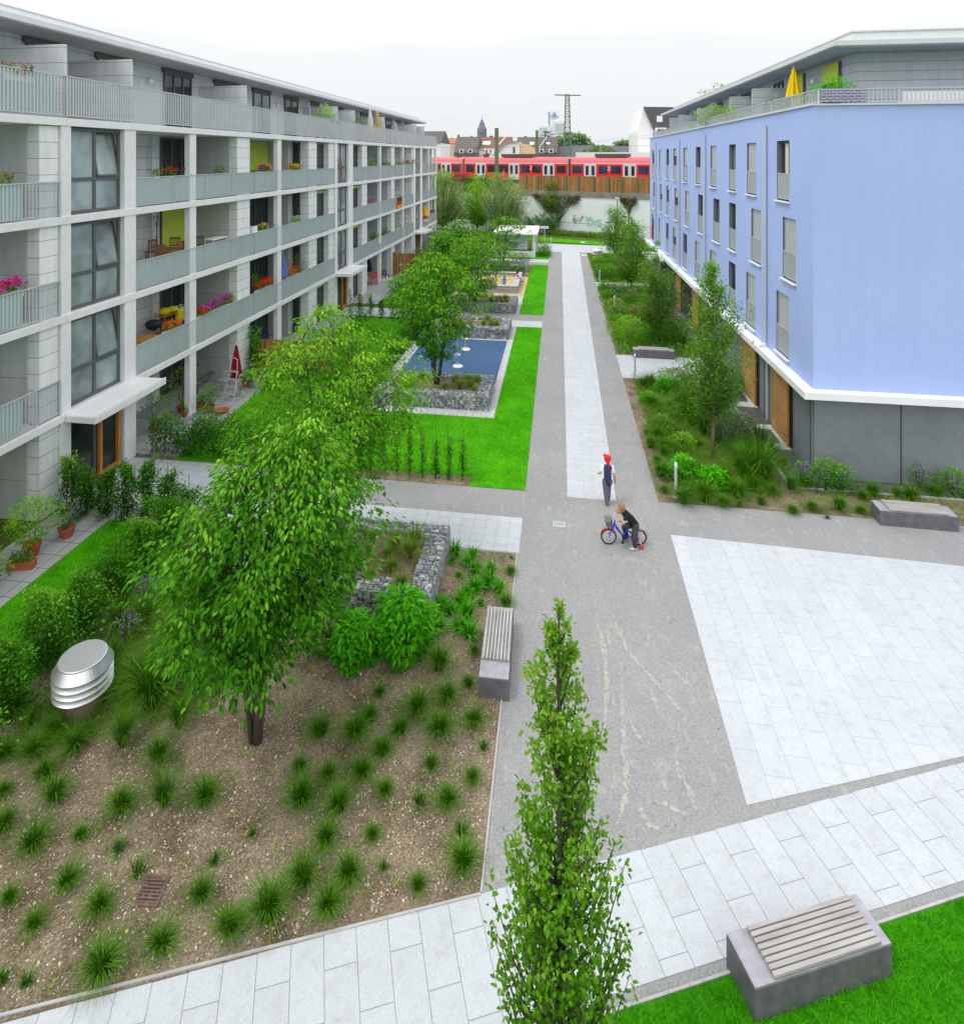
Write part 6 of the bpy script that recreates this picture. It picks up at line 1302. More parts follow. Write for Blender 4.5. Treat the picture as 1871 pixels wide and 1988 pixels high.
for gy, lb, cells in ((24.45, 'the second gabion planter', [(-3.4, .7), (-3.6, 1.1), (-3.75, 1.6), (-3.45, 1.75), (-4.0, .9), (-4.6, .7), (-4.3, 1.5), (-6.2, .9), (-5.8, 1.7)]), (34.2, 'the third gabion planter', [(-3.5, 1.6), (-3.8, 1.1), (-3.5, .9), (-4.2, .8), (-4.1, 1.8), (-5.6, 1.2)]), (39.95, 'the fourth gabion planter', [(-3.5, 1.5), (-3.7, 1.0), (-4.1, 1.2), (-4.4, .8), (-3.9, 1.8), (-3.4, .8), (-4.7, 1.6)])):
    for (x, dy) in cells: tufts.append((x, gy + dy, .5, 'sedge', 1.05, 'sedge tuft in ' + lb, 'its right corner'))
rgx = random.Random(9); cnt = {}; info = []
for (x, y, z, k, s, word, lm) in tufts:
    u, v = PR(x, y, z)
    if lm is None:
        L = min(LMK, key=lambda l: (PR(l[1], l[2])[0] - u) ** 2 + (PR(l[1], l[2])[1] - v) ** 2); lu, lv = PR(L[1], L[2]); nm = L[0]
        di = ('right of' if u > lu else 'left of') if abs(u - lu) > abs(v - lv) else ('below' if v > lv else 'above'); key = (word, nm, di); dist = math.hypot(u - lu, v - lv)
    else: key = (word, lm, ''); dist = -x if 'planter' in word else -u - v
    info.append((key, dist))
rank = {}
for key in set(k for k, d in info):
    for r_, i in enumerate(sorted([i for i, (k, d) in enumerate(info) if k == key], key=lambda i: info[i][1])): rank[i] = r_
for i, (x, y, z, k, s, word, lm) in enumerate(tufts):
    me = TM[k][i % 4]; o = link('grass_tuft', me, None, (x, y, z - .01)); q = s * rgx.uniform(.55, 1.25) * (1.35 if y > 18.5 and z == 0 else 1); o.scale = (q, q, q * rgx.uniform(.85, 1.15)); o.rotation_euler = (0, 0, rgx.uniform(0, 6.28))
    (w1, nm, di), _ = info[i]; rk = rank[i]
    lab = f"{w1}, {ORD[min(rk, 15)]} {'to' if lm else di} {nm}" if not lm else f"{w1}, {ORD[min(rk, 15)]} to {nm}"
    tag(o, lab, 'grass tuft', 'grass tufts in the planting beds')
# ================================================================== PEOPLE
def remesh(m, name, mat, parent, vox, smooth=2):
    me = bpy.data.meshes.new('tmp'); me.from_pydata(m.v, [], m.f); ob = bpy.data.objects.new('tmp', me); COL.objects.link(ob)
    md = ob.modifiers.new('r', 'REMESH'); md.mode = 'VOXEL'; md.voxel_size = vox; md.use_smooth_shade = True
    ms_ = ob.modifiers.new('s', 'SMOOTH'); ms_.factor = .5; ms_.iterations = smooth
    dg = bpy.context.evaluated_depsgraph_get(); me2 = bpy.data.meshes.new_from_object(ob.evaluated_get(dg)); bpy.data.objects.remove(ob)
    me2.materials.clear(); me2.materials.append(mat); me2.polygons.foreach_set('use_smooth', [True] * len(me2.polygons)); return link(name, me2, parent)
def limb(m, pts, rs, n=10):
    for (a, b), (r1, r2) in zip(zip(pts, pts[1:]), zip(rs, rs[1:])): m.tube([a, b], [r1, r2], n)
    for p, r_ in zip(pts, rs): m.ball(p, r_ * 1.0, 10, 7)
def hand(m, w_, d, s=1.0, side=1):
    """palm, four bent fingers and a thumb; w_: wrist, d: pointing direction"""
    w_, d = Vector(w_), Vector(d).normalized(); sd = d.cross(Vector((0, .3, 1))).normalized() * side; dn = d.cross(sd).normalized()
    limb(m, [w_, w_ + d * .045 * s], [.019 * s, .021 * s])
    for i, L in enumerate((.036, .042, .040, .030)):
        b = w_ + d * .055 * s + sd * (.0165 * (i - 1.5)) * s; limb(m, [b, b + d * L * .55 * s, b + d * L * .85 * s + dn * .012 * s], [.0075 * s, .007 * s, .006 * s], 6)
    limb(m, [w_ + d * .02 * s - sd * .02 * s, w_ + d * .045 * s - sd * .045 * s], [.008 * s, .0065 * s], 6)
def head(m, c, fwd, s=.092):
    c, f = Vector(c), Vector(fwd).normalized(); sd = f.cross(Vector((0, 0, 1))).normalized()
    m.ball(c, s, 14, 10, (1, 1, 1.16)); m.ball(c + f * s * .3 - Vector((0, 0, s * .5)), s * .68, 12, 8); m.ball(c + f * s * 1.02 - Vector((0, 0, s * .12)), s * .16, 8, 6)
    for q in (-1, 1): m.ball(c + sd * q * s * .98 - Vector((0, 0, s * .08)), s * .2, 8, 6, (.7, .8, 1.2))
def face(t, c, fwd, s=.092):
    c, f = Vector(c), Vector(fwd).normalized(); sd = f.cross(Vector((0, 0, 1))).normalized(); m = MB()
    for q in (-1, 1): m.ball(c + f * s * .90 + sd * q * s * .36 + Vector((0, 0, s * .05)), s * .11, 8, 6)
    m.build('eyes', M['black'], t, True); m = MB(); p = c + f * s * .97 - Vector((0, 0, s * .55)); m.tube([p - sd * s * .22, p + f * s * .02, p + sd * s * .22], s * .05, 6); m.build('mouth', FL['rose'], t, True)
M['navy'] = cloth('navy cloth', (.045, .05, .13)); M['whitecloth'] = cloth('white cloth', (.78, .78, .82)); M['jeans'] = cloth('grey purple trousers', (.15, .14, .20)); M['redcloth'] = cloth('red cloth', (.80, .025, .03))
M['blackcloth'] = cloth('black cloth', (.016, .016, .02)); M['charcoal'] = cloth('charcoal trousers', (.05, .052, .06)); M['hair'] = cloth('light brown hair', (.30, .18, .08)); M['shoe'] = cloth('brown shoes', (.24, .17, .10)); M['shoe_lt'] = cloth('grey white shoes', (.52, .52, .52))
M['pinkcloth'] = cloth('pink cloth', (.85, .12, .45)); M['bluecloth'] = cloth('blue cloth', (.16, .33, .62)); M['lilac'] = cloth('lilac cloth', (.40, .33, .52)); M['darkhair'] = cloth('dark hair', (.05, .035, .03))
# running child seen from behind (+Y is the way it runs)
t = empty('person', (1.36, 18.42, 0), 'running child seen from behind in red cap, navy and white shirt and grey trousers', 'person', None, R(6))
HC = (.025, .06, 1.285); b = MB(); head(b, HC, (-.25, 1, -.05), .088); limb(b, [(.02, .03, 1.12), (.02, .05, 1.22)], [.042, .04])
limb(b, [(.02, 0, .70), (.02, .0, .90), (.02, .03, 1.06)], [.085, .09, .095])
SL = [(-.115, .02, 1.085), (-.20, -.08, .93), (-.235, .05, .875)]; SR = [(.15, .02, 1.085), (.20, -.05, .87), (.235, .02, .66)]
limb(b, SL, [.043, .034, .024]); limb(b, SR, [.043, .034, .024]); hand(b, SL[2], (-.25, .9, -.1), .85, 1); hand(b, SR[2], (.1, .25, -1), .85, -1)
LL = [(-.055, 0, .68), (-.035, -.02, .38), (-.01, -.06, .075)]; LR = [(.075, .0, .68), (.085, .20, .44), (.06, .05, .16)]
limb(b, LL, [.075, .052, .034]); limb(b, LR, [.075, .052, .034]); remesh(b, 'body', M['skin'], t, .009)
m = MB(); limb(m, [(.0, 0, .665), (.04, 0, .665)], [.108, .108]); limb(m, [(.02, 0, .66), (.02, 0, .88), (.02, .025, 1.06)], [.112, .112, .104]); limb(m, [(-.08, .02, 1.07), (.12, .02, 1.07)], [.062, .062]); remesh(m, 'shirt', M['navy'], t, .010)
m = MB(); limb(m, [SL[0], (-.165, -.035, .995)], [.058, .048]); limb(m, [SR[0], (.182, -.02, .95)], [.058, .047]); remesh(m, 'sleeves', M['whitecloth'], t, .010)
m = MB(); limb(m, [(-.05, 0, .67), (-.035, -.02, .38), (-.012, -.055, .10)], [.090, .074, .056]); limb(m, [(.072, 0, .67), (.085, .20, .44), (.062, .06, .18)], [.096, .074, .056]); remesh(m, 'trousers', M['jeans'], t, .010)
m = MB(); limb(m, [(-.01, -.065, .05), (-.005, .07, .035)], [.046, .040]); limb(m, [(.06, .03, .14), (.062, .10, .07)], [.044, .038]); remesh(m, 'shoes', M['shoe'], t, .008)
m = MB(); m.ball((HC[0], HC[1] - .012, HC[2] - .005), .090, 14, 10, (1, 1, 1.05)); remesh(m, 'hair', M['hair'], t, .009)
m = MB(); m.ball((HC[0], HC[1] - .008, HC[2] + .025), .103, 14, 10, (1, 1, 1.0)); limb(m, [(HC[0] + .0, HC[1] - .07, HC[2] - .02), (HC[0] + .03, HC[1] - .10, HC[2] - .14)], [.055, .03]); m.tube([(HC[0] - .05, HC[1] + .08, HC[2] + .06), (HC[0] - .08, HC[1] + .14, HC[2] + .055)], [.05, .03], 8); remesh(m, 'red_cap', M['redcloth'], t, .009)
face(t, HC, (-.25, 1, -.05), .088)
# bicycle (local +x is forward)
BZ = math.atan2(-.10, -.97); BX, BY = 2.03, 16.62
bk = empty('bicycle', (BX, BY, 0), "blue child's bicycle with red mudguards, front basket and red training wheels", 'bicycle', None, BZ)
M['bikeblue'] = plain('blue bike paint', (.03, .035, .62), .3, .1, var=.08, spec=.6)
def wheel(x, steer=0):
    rt = MB(); rt.torus((x, 0, .205), .182, .022, (0, 1, 0), 36, 8); ty = rt.build('tyre', M['black'], None); ty.parent = bk; 
    MB().torus((x, 0, .205), .160, .009, (0, 1, 0), 32, 6).build('rim', M['steel_shiny'], ty, True)
    m = MB()
    for k in range(14): a = 6.283 * k / 14; m.bar((x, (-.02, .02)[k % 2], .205), (x + .158 * math.cos(a), 0, .205 + .158 * math.sin(a)), .004)
    m.tube([(x, -.045, .205), (x, .045, .205)], .018, 8); m.build('spokes', M['steel_shiny'], ty, True)
    m = MB(); a0, a1 = ((.25, 2.75) if x > .4 else (.7, 3.2)); pts = [(x + .222 * math.cos(a0 + (a1 - a0) * k / 12), .205 + .222 * math.sin(a0 + (a1 - a0) * k / 12)) for k in range(13)]
    for (xa, za), (xb, zb) in zip(pts, pts[1:]): m.quad((xa, -.03, za), (xb, -.03, zb), (xb, .03, zb), (xa, .03, za)); m.quad((xa, -.03, za), (xa, -.03, za - .012), (xb, -.03, zb - .012), (xb, -.03, zb))
    m.build('mudguard', M['red_metal'], bk, True)
    MB().box(x - .05, x - .005, .012, .02, .09, .115).box(x - .05, x - .005, -.02, -.012, .09, .115).build('reflector', FL['orange'], ty, True)
wheel(.77); wheel(0)
m = MB(); m.tube([(.625, 0, .54), (.40, 0, .22)], .020, 8).tube([(.60, 0, .45), (.42, 0, .24)], .014, 8).tube([(.39, 0, .22), (.285, 0, .44)], .018, 8)
for s in (-1, 1): m.tube([(.38, s * .02, .21), (0, s * .05, .205)], .011, 6).tube([(.31, s * .02, .38), (0, s * .05, .205)], .010, 6)
m.tube([(.62, 0, .60), (.64, 0, .47)], .022, 8); m.build('frame', M['bikeblue'], bk, True)
m = MB()
for s in (-1, 1): m.tube([(.655, s * .045, .45), (.77, s * .05, .205)], .012, 6)
m.box(.635, .675, -.055, .055, .44, .47); m.build('fork', M['bikeblue'], bk, True)
m = MB().tube([(.62, 0, .58), (.60, 0, .68)], .013, 8).tube([(.54, -.22, .73), (.60, -.12, .70), (.61, 0, .68), (.60, .12, .70), (.54, .22, .73)], .011, 8); hb = m.build('handlebar', M['steel_shiny'], bk, True)
MB().tube([(.50, -.25, .745), (.56, -.205, .725)], .018, 8).tube([(.50, .25, .745), (.56, .205, .725)], .018, 8).build('grips', M['red_metal'], hb, True)
m = MB(); m.ball((.27, 0, .475), .09, 12, 8, (1.25, .75, .3)); m.build('saddle', M['black'], bk, True, smooth=True)
m = MB()
for z, e in ((.50, .0), (.54, .012), (.58, .022), (.62, .03), (.66, .036)):
    for p, q in (((.70, -.09 - e), (.70, .09 + e)), ((.70, .09 + e), (.83 + e, .09 + e)), ((.83 + e, .09 + e), (.83 + e, -.09 - e)), ((.83 + e, -.09 - e), (.70, -.09 - e))): m.bar((p[0], p[1], z), (q[0], q[1], z), .007)
for k in range(9): y = -.09 + .18 * k / 8; m.bar((.83, y, .50), (.866, y * 1.4, .66), .006); m.bar((.70, y, .50), (.70, y * 1.4, .66), .006); m.bar((.70, y, .5), (.83, y, .5), .006)
for k in range(6): x = .70 + .13 * k / 5; m.bar((x, -.09, .50), (x, -.126, .66), .006); m.bar((x, .09, .50), (x, .126, .66), .006)
m.build('basket', M['dark_grey'], bk, True)
m = MB()
for s in (-1, 1): m.tube([(.20, s * .03, .43), (-.02, s * .06, .44), (-.14, s * .06, .44)], .007, 6).tube([(0, s * .055, .21), (-.08, s * .06, .44)], .007, 6)
m.tube([(-.14, -.06, .44), (-.14, .06, .44)], .007, 6).tube([(-.04, -.06, .445), (-.04, .06, .445)], .007, 6); m.build('carrier', M['steel'], bk, True)
m = MB().tube([(.38, -.07, .22), (.38, .07, .22)], .016, 8)
m.lathe([(.065, -.006), (.065, .006)], (0, 0, 0), n=20); nv = 20 * 2
for i in range(len(m.v) - nv, len(m.v)): p = m.v[i]; m.v[i] = (.38 + p[0], .055 + p[2], .22 + p[1])
m.bar((.38, .075, .22), (.44, .085, .13), .016).bar((.38, -.075, .22), (.32, -.085, .31), .016).box(.40, .48, .08, .15, .115, .135).box(.28, .36, -.15, -.08, .30, .32); m.build('crank', M['black'], bk, True)
for s in (-1, 1):
    m = MB().tube([(0, s * .06, .205), (-.03, s * .16, .075)], .010, 6); a = m.build('stabiliser_arm', M['steel_shiny'], bk, True); w_ = MB().torus((-.03, s * .17, .055), .036, .020, (0, 1, 0), 18, 8); w_.ball((-.03, s * .17, .055), .03, 8, 6); w_.build('training_wheel', M['red_metal'], a, True)
# cyclist standing astride, leaning on the handlebar; same local frame as the bicycle
t = empty('person', (BX, BY, 0), "light haired child in black bent over the handlebar of the blue bicycle", 'person', None, BZ)
HC = (.46, .0, .945); fw = (.8, .35, -.6); b = MB(); head(b, HC, fw, .088); limb(b, [(.36, 0, .83), (.43, 0, .89)], [.042, .04]); limb(b, [(.10, .03, .53), (.22, .02, .69), (.34, 0, .80)], [.082, .085, .085])
AL = [(.35, .12, .80), (.43, .22, .68), (.535, .215, .735)]; AR = [(.37, -.11, .80), (.50, -.20, .72), (.535, -.215, .735)]
limb(b, AL, [.038, .030, .022]); limb(b, AR, [.038, .030, .022]); hand(b, AL[2], (.6, 0, -.35), .8, 1); hand(b, AR[2], (.6, 0, -.35), .8, -1)
L1 = [(.10, .09, .52), (.16, .19, .29), (.14, .21, .06)]; L2 = [(.12, -.07, .52), (.34, -.16, .36), (.26, -.17, .07)]
limb(b, L1, [.07, .05, .033]); limb(b, L2, [.07, .05, .033]); remesh(b, 'body', M['skin'], t, .009)
m = MB(); limb(m, [(.10, .03, .54), (.22, .02, .69), (.34, 0, .80)], [.098, .100, .094]); limb(m, [(.35, .09, .80), (.35, -.09, .80)], [.062, .062]); limb(m, [AL[0], (.39, .17, .745)], [.055, .045]); limb(m, [AR[0], (.43, -.155, .76)], [.055, .045]); remesh(m, 'shirt', M['blackcloth'], t, .010)
m = MB(); limb(m, [(.10, .08, .52), (.16, .19, .29), (.14, .21, .09)], [.092, .070, .055]); limb(m, [(.12, -.06, .52), (.34, -.16, .36), (.27, -.17, .10)], [.092, .070, .055]); remesh(m, 'trousers', M['charcoal'], t, .010)
m = MB(); limb(m, [(.12, .215, .045), (.25, .225, .035)], [.045, .038]); limb(m, [(.24, -.17, .045), (.37, -.18, .035)], [.045, .038]); remesh(m, 'shoes', M['shoe_lt'], t, .008)
m = MB(); m.ball((HC[0] - .018, HC[1], HC[2] + .018), .098, 14, 10, (1, 1, 1.05)); remesh(m, 'hair', M['hair'], t, .009); face(t, HC, fw, .088)
# two children at the sandbox
x, y = G(978.6, 556, .3); t = empty('person', (x, y, .28), 'small child in blue jacket and pale hat standing in the sandbox', 'person', None, R(20))
b = MB(); head(b, (0, -.02, .78), (.3, -1, -.3), .08); limb(b, [(0, 0, .66), (0, 0, .74)], [.035, .035]); limb(b, [(0, 0, .38), (0, 0, .62)], [.08, .08]); A1 = [(-.1, 0, .60), (-.16, -.06, .48), (-.13, -.16, .42)]; A2 = [(.1, 0, .60), (.17, -.05, .47), (.14, -.15, .40)]
for A in (A1, A2): limb(b, A, [.035, .028, .02]); hand(b, A[2], (0, -.7, -.5), .7)
for s in (-1, 1): limb(b, [(s * .05, 0, .38), (s * .06, -.01, .2), (s * .06, 0, .03)], [.06, .045, .03])
remesh(b, 'body', M['skin'], t, .012)
m = MB(); limb(m, [(0, 0, .38), (0, 0, .62)], [.095, .092]); limb(m, A1[:2], [.05, .04]); limb(m, A2[:2], [.05, .04]); remesh(m, 'jacket', M['bluecloth'], t, .012)
m = MB(); limb(m, [(-.05, 0, .36), (.05, 0, .36)], [.09, .09]); limb(m, [(-.055, 0, .36), (-.06, -.01, .19)], [.08, .065]); limb(m, [(.055, 0, .36), (.06, -.01, .19)], [.08, .065]); remesh(m, 'shorts', M['lilac'], t, .012)
m = MB(); m.ball((0, -.01, .815), .092, 12, 8, (1, 1, .8)); m.lathe([(.12, 0), (.12, .015)], (0, -.02, .80), n=16); m.build('hat', M['bluecloth'], t, True, smooth=True); face(t, (0, -.02, .78), (.3, -1, -.3), .08)
t = empty('person', (-3.2, 48.9, .53), 'child in pink top and white trousers sitting on the sandbox rim', 'person', None, R(-70))
b = MB(); head(b, (0, .02, .50), (0, 1, -.3), .085); limb(b, [(0, -.01, .38), (0, 0, .45)], [.035, .035]); limb(b, [(0, 0, .09), (0, -.02, .34)], [.085, .08]); A1 = [(-.11, -.01, .33), (-.17, .05, .19), (-.12, .16, .14)]; A2 = [(.11, -.01, .33), (.17, .05, .19), (.12, .16, .14)]
for A in (A1, A2): limb(b, A, [.035, .028, .02]); hand(b, A[2], (0, .7, -.3), .7)
for s in (-1, 1): limb(b, [(s * .06, 0, .08), (s * .08, .27, .09), (s * .08, .36, -.24)], [.065, .05, .03])
remesh(b, 'body', M['skin'], t, .012)
m = MB(); limb(m, [(0, 0, .10), (0, -.02, .34)], [.10, .092]); limb(m, A1[:2], [.05, .04]); limb(m, A2[:2], [.05, .04]); remesh(m, 'top', M['pinkcloth'], t, .012)
m = MB()
for s in (-1, 1): limb(m, [(s * .06, 0, .08), (s * .08, .27, .09), (s * .08, .35, -.16)], [.085, .068, .05])
remesh(m, 'trousers', M['whitecloth'], t, .012); m = MB()
for s in (-1, 1): limb(m, [(s * .08, .35, -.26), (s * .08, .46, -.28)], [.04, .034])
remesh(m, 'shoes', M['charcoal'], t, .012); m = MB(); m.ball((0, -.005, .525), .095, 12, 8); m.ball((0, -.08, .44), .06, 10, 7); remesh(m, 'hair', M['darkhair'], t, .012); face(t, (0, .02, .50), (0, 1, -.3), .085)

# ================================================================== SHED, SIGN, LAMPS, FENCES
t = empty('garden_shed', (-4.3, 66, 0), 'white flat-roofed bin shelter at the far end of the lawns', 'shed')
MB().bbox(-6.6, -2.1, 62.3, 69.6, 2.25, 2.42, .02).build('roof', M['white'], t)
for (x, y) in ((-2.45, 62.65), (-2.45, 69.2), (-6.3, 62.65), (-6.3, 69.2)): MB().box(x - .12, x + .12, y - .12, y + .12, 0, 2.25).build('post', M['concrete'], t)
MB().box(-6.1, -3.1, 62.9, 63.0, .75, 2.1).build('wall_panel', M['steel_lt'], t); MB().box(-2.75, -2.65, 63.2, 68.9, .5, 2.1).build('wall_panel', M['steel_lt'], t); MB().box(-6.2, -2.57, 62.6, 62.78, 0, .62).build('low_wall', M['concrete'], t); MB().box(-2.6, -2.45, 62.78, 69.08, 0, .75).build('low_wall', M['concrete'], t)
x, y = G(1057, 490); t = empty('street_sign', (x, y, 0), 'small white direction sign on a post behind the light green bush', 'sign')
MB().tube([(0, 0, 0), (0, 0, 2.75)], .05, 8).build('post', M['steel'], t, True); MB().bbox(-.42, .42, -.07, -.045, 2.5, 2.76, .01).build('sign_panel', M['white_metal'], t, True)
MB().box(-.30, -.12, -.078, -.071, 2.58, 2.68).box(-.05, .30, -.078, -.071, 2.61, 2.66).build('sign_marking', M['steel'], t, True)
x, y = G(1069.5, 488); t = empty('bollard_light', (x, y, 0), 'slim post light beside the bush at the shed', 'bollard', 'steel bollard lights'); MB().lathe([(.05, 0), (.05, 1.25)], n=12).build('post', M['steel_lt'], t, True); MB().lathe([(.052, 1.26), (.052, 1.45), (.04, 1.46)], n=12).build('lamp_head', M['white_metal'], t, True)
for (u, v, h, lb) in ((1179.4, 489, 2.75, 'short grey lamp post with white globe at the end of the path'), (1198, 466, 4.9, 'taller lamp post with white lantern before the railway wall')):
    x, y = G(u, v); t = empty('lamp_post', (x, y, 0), lb, 'lamp post', 'lamp posts'); MB().lathe([(.16 if h < 3 else .07, 0), (.14 if h < 3 else .05, h)], n=12).build('pole', M['steel_lt'] if h < 3 else M['dark_grey'], t, True)
    MB().lathe([(.1, h), (.22, h + .08), (.22, h + .3), (.05, h + .36)], n=14).build('lantern', M['white'], t, True)
    MB().lathe([(.3, h + .36), (.28, h + .40), (.02, h + .46)], n=14).build('cap', M['dark_grey'], t, True)
def board_fence(p0, p1, h, label):
    p0, p1 = Vector((*p0, 0)), Vector((*p1, 0)); L = (p1 - p0).length; d = (p1 - p0) / L; t = empty('timber_fence', (p0 + p1) / 2, label, 'fence', 'timber privacy fences between gardens'); m = MB(); n = int(L / .14); r = random.Random(n)
    for i in range(n): m.bar(p0 + d * (i + .5) * L / n + Vector((0, r.uniform(-.01, .01), .06)), p0 + d * (i + .5) * L / n + Vector((0, 0, h - r.uniform(0, .02))), L / n - .012, .022, tuple(d.cross(Vector((0, 0, 1)))))
    m.build('boards', M['cedar'], t); m = MB()
    for z in (.35, h - .3): m.bar(p0 + Vector((0, .04, z)), p1 + Vector((0, .04, z)), .05, .09)
    m.build('rail', M['cedar'], t)
    for q in (p0, p1): MB().box(q.x - .05, q.x + .05, q.y + .03, q.y + .13, 0, h + .05).build('post', M['cedar'], t)
board_fence((-14.0, 27.35), (-10.2, 27.35), 1.55, 'orange brown timber fence behind the red parasol')
board_fence((-13.8, 51.2), (-10.0, 51.2), 1.95, 'orange brown timber fence half overgrown by leaves in the farther gardens')

# ================================================================== BALCONY AND TERRACE THINGS
def YX(u, X):
    k = (u - CX) / FPX; return (X * CO + k * X * SI) / (k * CO - SI)
def flowerbox(u, k, length, cols, label, X=-14.16, dz=1.0, n=120, r=.2, box='white', z=None, hh=.26, leaf='leaf_mid', s=.075, cat='flower box'):
    y = YX(u, X); zz = (FZ[k] + dz) if z is None else z; t = empty('flower_box', (X, y, zz - .18), label, cat, 'flower boxes and pots on the balconies'); rg = np.random.default_rng(int(u * 7 + k))
    MB().bbox(-.09, .09, -length / 2, length / 2, 0, .17, .01).build('box', M[box], t, True)
    P = np.stack([rg.normal(0, .5, n) * r, rg.uniform(-.5, .5, n) * length, .16 + rg.uniform(0, 1, n) * hh], 1); D = rg.normal(0, .6, (n, 3)) + np.array([0, 0, .5]); quads('foliage', leaf_quads(P, D, .09, .06, rg), rg.uniform(.15, .8, n), M[leaf], t)
    segs = len(cols)
    for i, c in enumerate(cols):
        m_ = max(10, n // (2 * segs)); Q = np.stack([rg.normal(0, .55, m_) * r, (-.5 + (i + rg.uniform(0, 1, m_)) / segs) * length, .2 + hh * rg.uniform(.35, 1.15, m_)], 1); quads('blossom', leaf_quads(np.repeat(Q, 3, 0), rg.normal(0, 1, (3 * m_, 3)) + np.array([0, 0, .4]), s, s, rg), rg.uniform(.2, .9, 3 * m_), FL[c], t)
    return t
def potplant(p, h, r, label, mat='leaf_mid', n=260, L=.1, pot='terracotta', pr=.15, ph=.24, name='potted_plant', W=.5, shape='bush'):
    t = empty(name, p, label, 'potted plant', 'potted plants on balconies and terraces'); rg = np.random.default_rng(int(abs(p[0] * 91 + p[1] * 37 + p[2] * 11)))
    MB().lathe([(pr * .7, 0), (pr, ph * .8), (pr * 1.1, ph * .82), (pr * 1.1, ph), (pr * .95, ph), (pr * .9, ph * .9)], n=18).build('pot', M[pot], t, True)
    env = [(ph, r * .3), (ph + h * .4, r), (ph + h * .75, r * .8), (ph + h, r * .15)]; P, a, f = crown_pts(env, n, rg, .4, .25)
    D = nrm(np.stack([np.cos(a) * f, np.sin(a) * f, .2 + 0 * a], 1) + rg.normal(0, .5, (n, 3))); quads('foliage', leaf_quads(P, D, L * rg.uniform(.6, 1.3, n), L * W, rg), .2 + .5 * (P[:, 2] - ph) / h + rg.normal(0, .14, n), M[mat], t)
    m = MB()
    for i in range(4): b = i * 1.6; m.tube([(0, 0, ph * .8), (math.cos(b) * r * .4, math.sin(b) * r * .4, ph + h * .7)], [.012, .005], 5)
    m.build('stem', M['bark_lt'], t, True); return t
def parasol(p, h, r, mat, label, low=.35, group='closed parasols'):
    t = empty('closed_parasol', p, label, 'parasol', group); MB().tube([(0, 0, 0), (0, 0, h)], .02, 8).build('pole', M['white_metal'], t, True)
    m = MB(); n = 16; pr = [(1.0, low), (1.04, low + .06), (.62, low + (h - low) * .55), (.22, h - .08), (.05, h)]; vs = []
    for q, z in pr:
        for k in range(n): a = 6.283 * k / n; rr = r * q * (1 + (.16 if k % 2 else -.16)); vs.append((rr * math.cos(a), rr * math.sin(a), z))
    m.add(vs, [(i * n + k, i * n + (k + 1) % n, (i + 1) * n + (k + 1) % n, (i + 1) * n + k) for i in range(len(pr) - 1) for k in range(n)]); m.build('canopy', M[mat], t, True)
    MB().lathe([(.22, 0), (.2, .07), (.05, .1)], n=16).build('base', M['concrete_dk'], t, True); MB().ball((0, 0, h + .02), .035, 8, 6).build('finial', M['white_metal'], t, True)
for nm, c in dict(par_red=(.27, .008, .02), par_yellow=(.85, .58, .01), par_blue=(.14, .22, .62), par_navy=(.03, .03, .09), par_purple=(.33, .31, .50), par_white=(.72, .70, .66), par_tan=(.58, .40, .16), par_grey=(.45, .45, .50), cushion=(.80, .70, .02), towel=(.45, .04, .10)).items(): M[nm] = cloth(nm + ' fabric', c)
flowerbox(10, 2, 1.0, ['pink'], 'big pink geranium box on the nearest balcony at the left edge', n=170, s=.10)
flowerbox(4, 3, .7, ['orange'], 'green plants with small orange blooms on the top-row balcony at the left edge', n=90, s=.04)
flowerbox(35, 4, .9, ['rose'], 'faded reddish plants behind the roof terrace railing at the left edge', dz=1.05, n=70)
flowerbox(301, 3, .35, ['yellow'], 'small green pot plant on the third-storey railing left of the red bloom', n=60, X=-14.25, s=.03)
flowerbox(331, 3, .3, ['red'], 'pot with a single red bloom on the third-storey balcony', n=80, X=-14.25, s=.055)
flowerbox(362, 3, .4, ['rose'], 'low pot with dull red flowers beside the slim column', n=40, X=-14.25, s=.05)
potplant((-14.4, YX(428, -14.4), FZ[3] + .45), .7, .22, 'leafy pot plant before the grey cupboard on the third-storey balcony', n=120)
flowerbox(333, 1, .9, ['orange'], 'orange geranium box on the first-storey railing near the barbecue', n=140, s=.07, hh=.2)
flowerbox(392, 1, .8, ['red', 'pink'], 'coral red geranium box right of the slim column on the first storey', n=140, s=.075)
flowerbox(424, 1, 1.6, ['magenta'], 'long box of magenta petunias on the first-storey railing', n=260, s=.075, hh=.34)
potplant((-14.3, YX(445, -14.3), FZ[1] + .75), .4, .22, 'round clipped green bush beside the magenta petunias', n=220, L=.06)
flowerbox(511, 3, .7, ['magenta'], 'deep magenta flower pot under the lime blind on the third storey', n=110, s=.09)
flowerbox(517, 3, .5, ['yellow'], 'yellow chrysanthemum pot beside the magenta pot', n=100, s=.09)
flowerbox(572, 3, 1.0, ['yellow', 'yellow'], 'row of yellow chrysanthemums before the dark loggia', n=170, s=.09)
flowerbox(515, 2, 1.1, ['yellow', 'lilac' if 'lilac' in FL else 'purple'], 'pots with yellow and lilac flowers on the second-storey railing', n=130, s=.07)
o = MB(); yb = YX(491, -14.15)
for z in (.0, .12, .24): o.box(-14.28, -14.02, yb - .22, yb + .22, FZ[2] + .98 + z, FZ[2] + 1.06 + z)
o.box(-14.26, -14.04, yb - .2, yb + .2, FZ[2] + .97, FZ[2] + 1.3); tag(o.build('slatted_crate', M['white'], loc=(-14.15, yb, FZ[2] + .97)), 'white slatted crate standing on the second-storey railing', 'crate')
flowerbox(574, 2, .9, ['white'], 'white pots with a trailing green plant on the second storey', n=150, leaf='leaf_lime', s=.05)
flowerbox(512, 1, 1.6, ['red', 'red'], 'bright red geranium box on the first storey left of the blue parasol', n=230, s=.08, hh=.34)
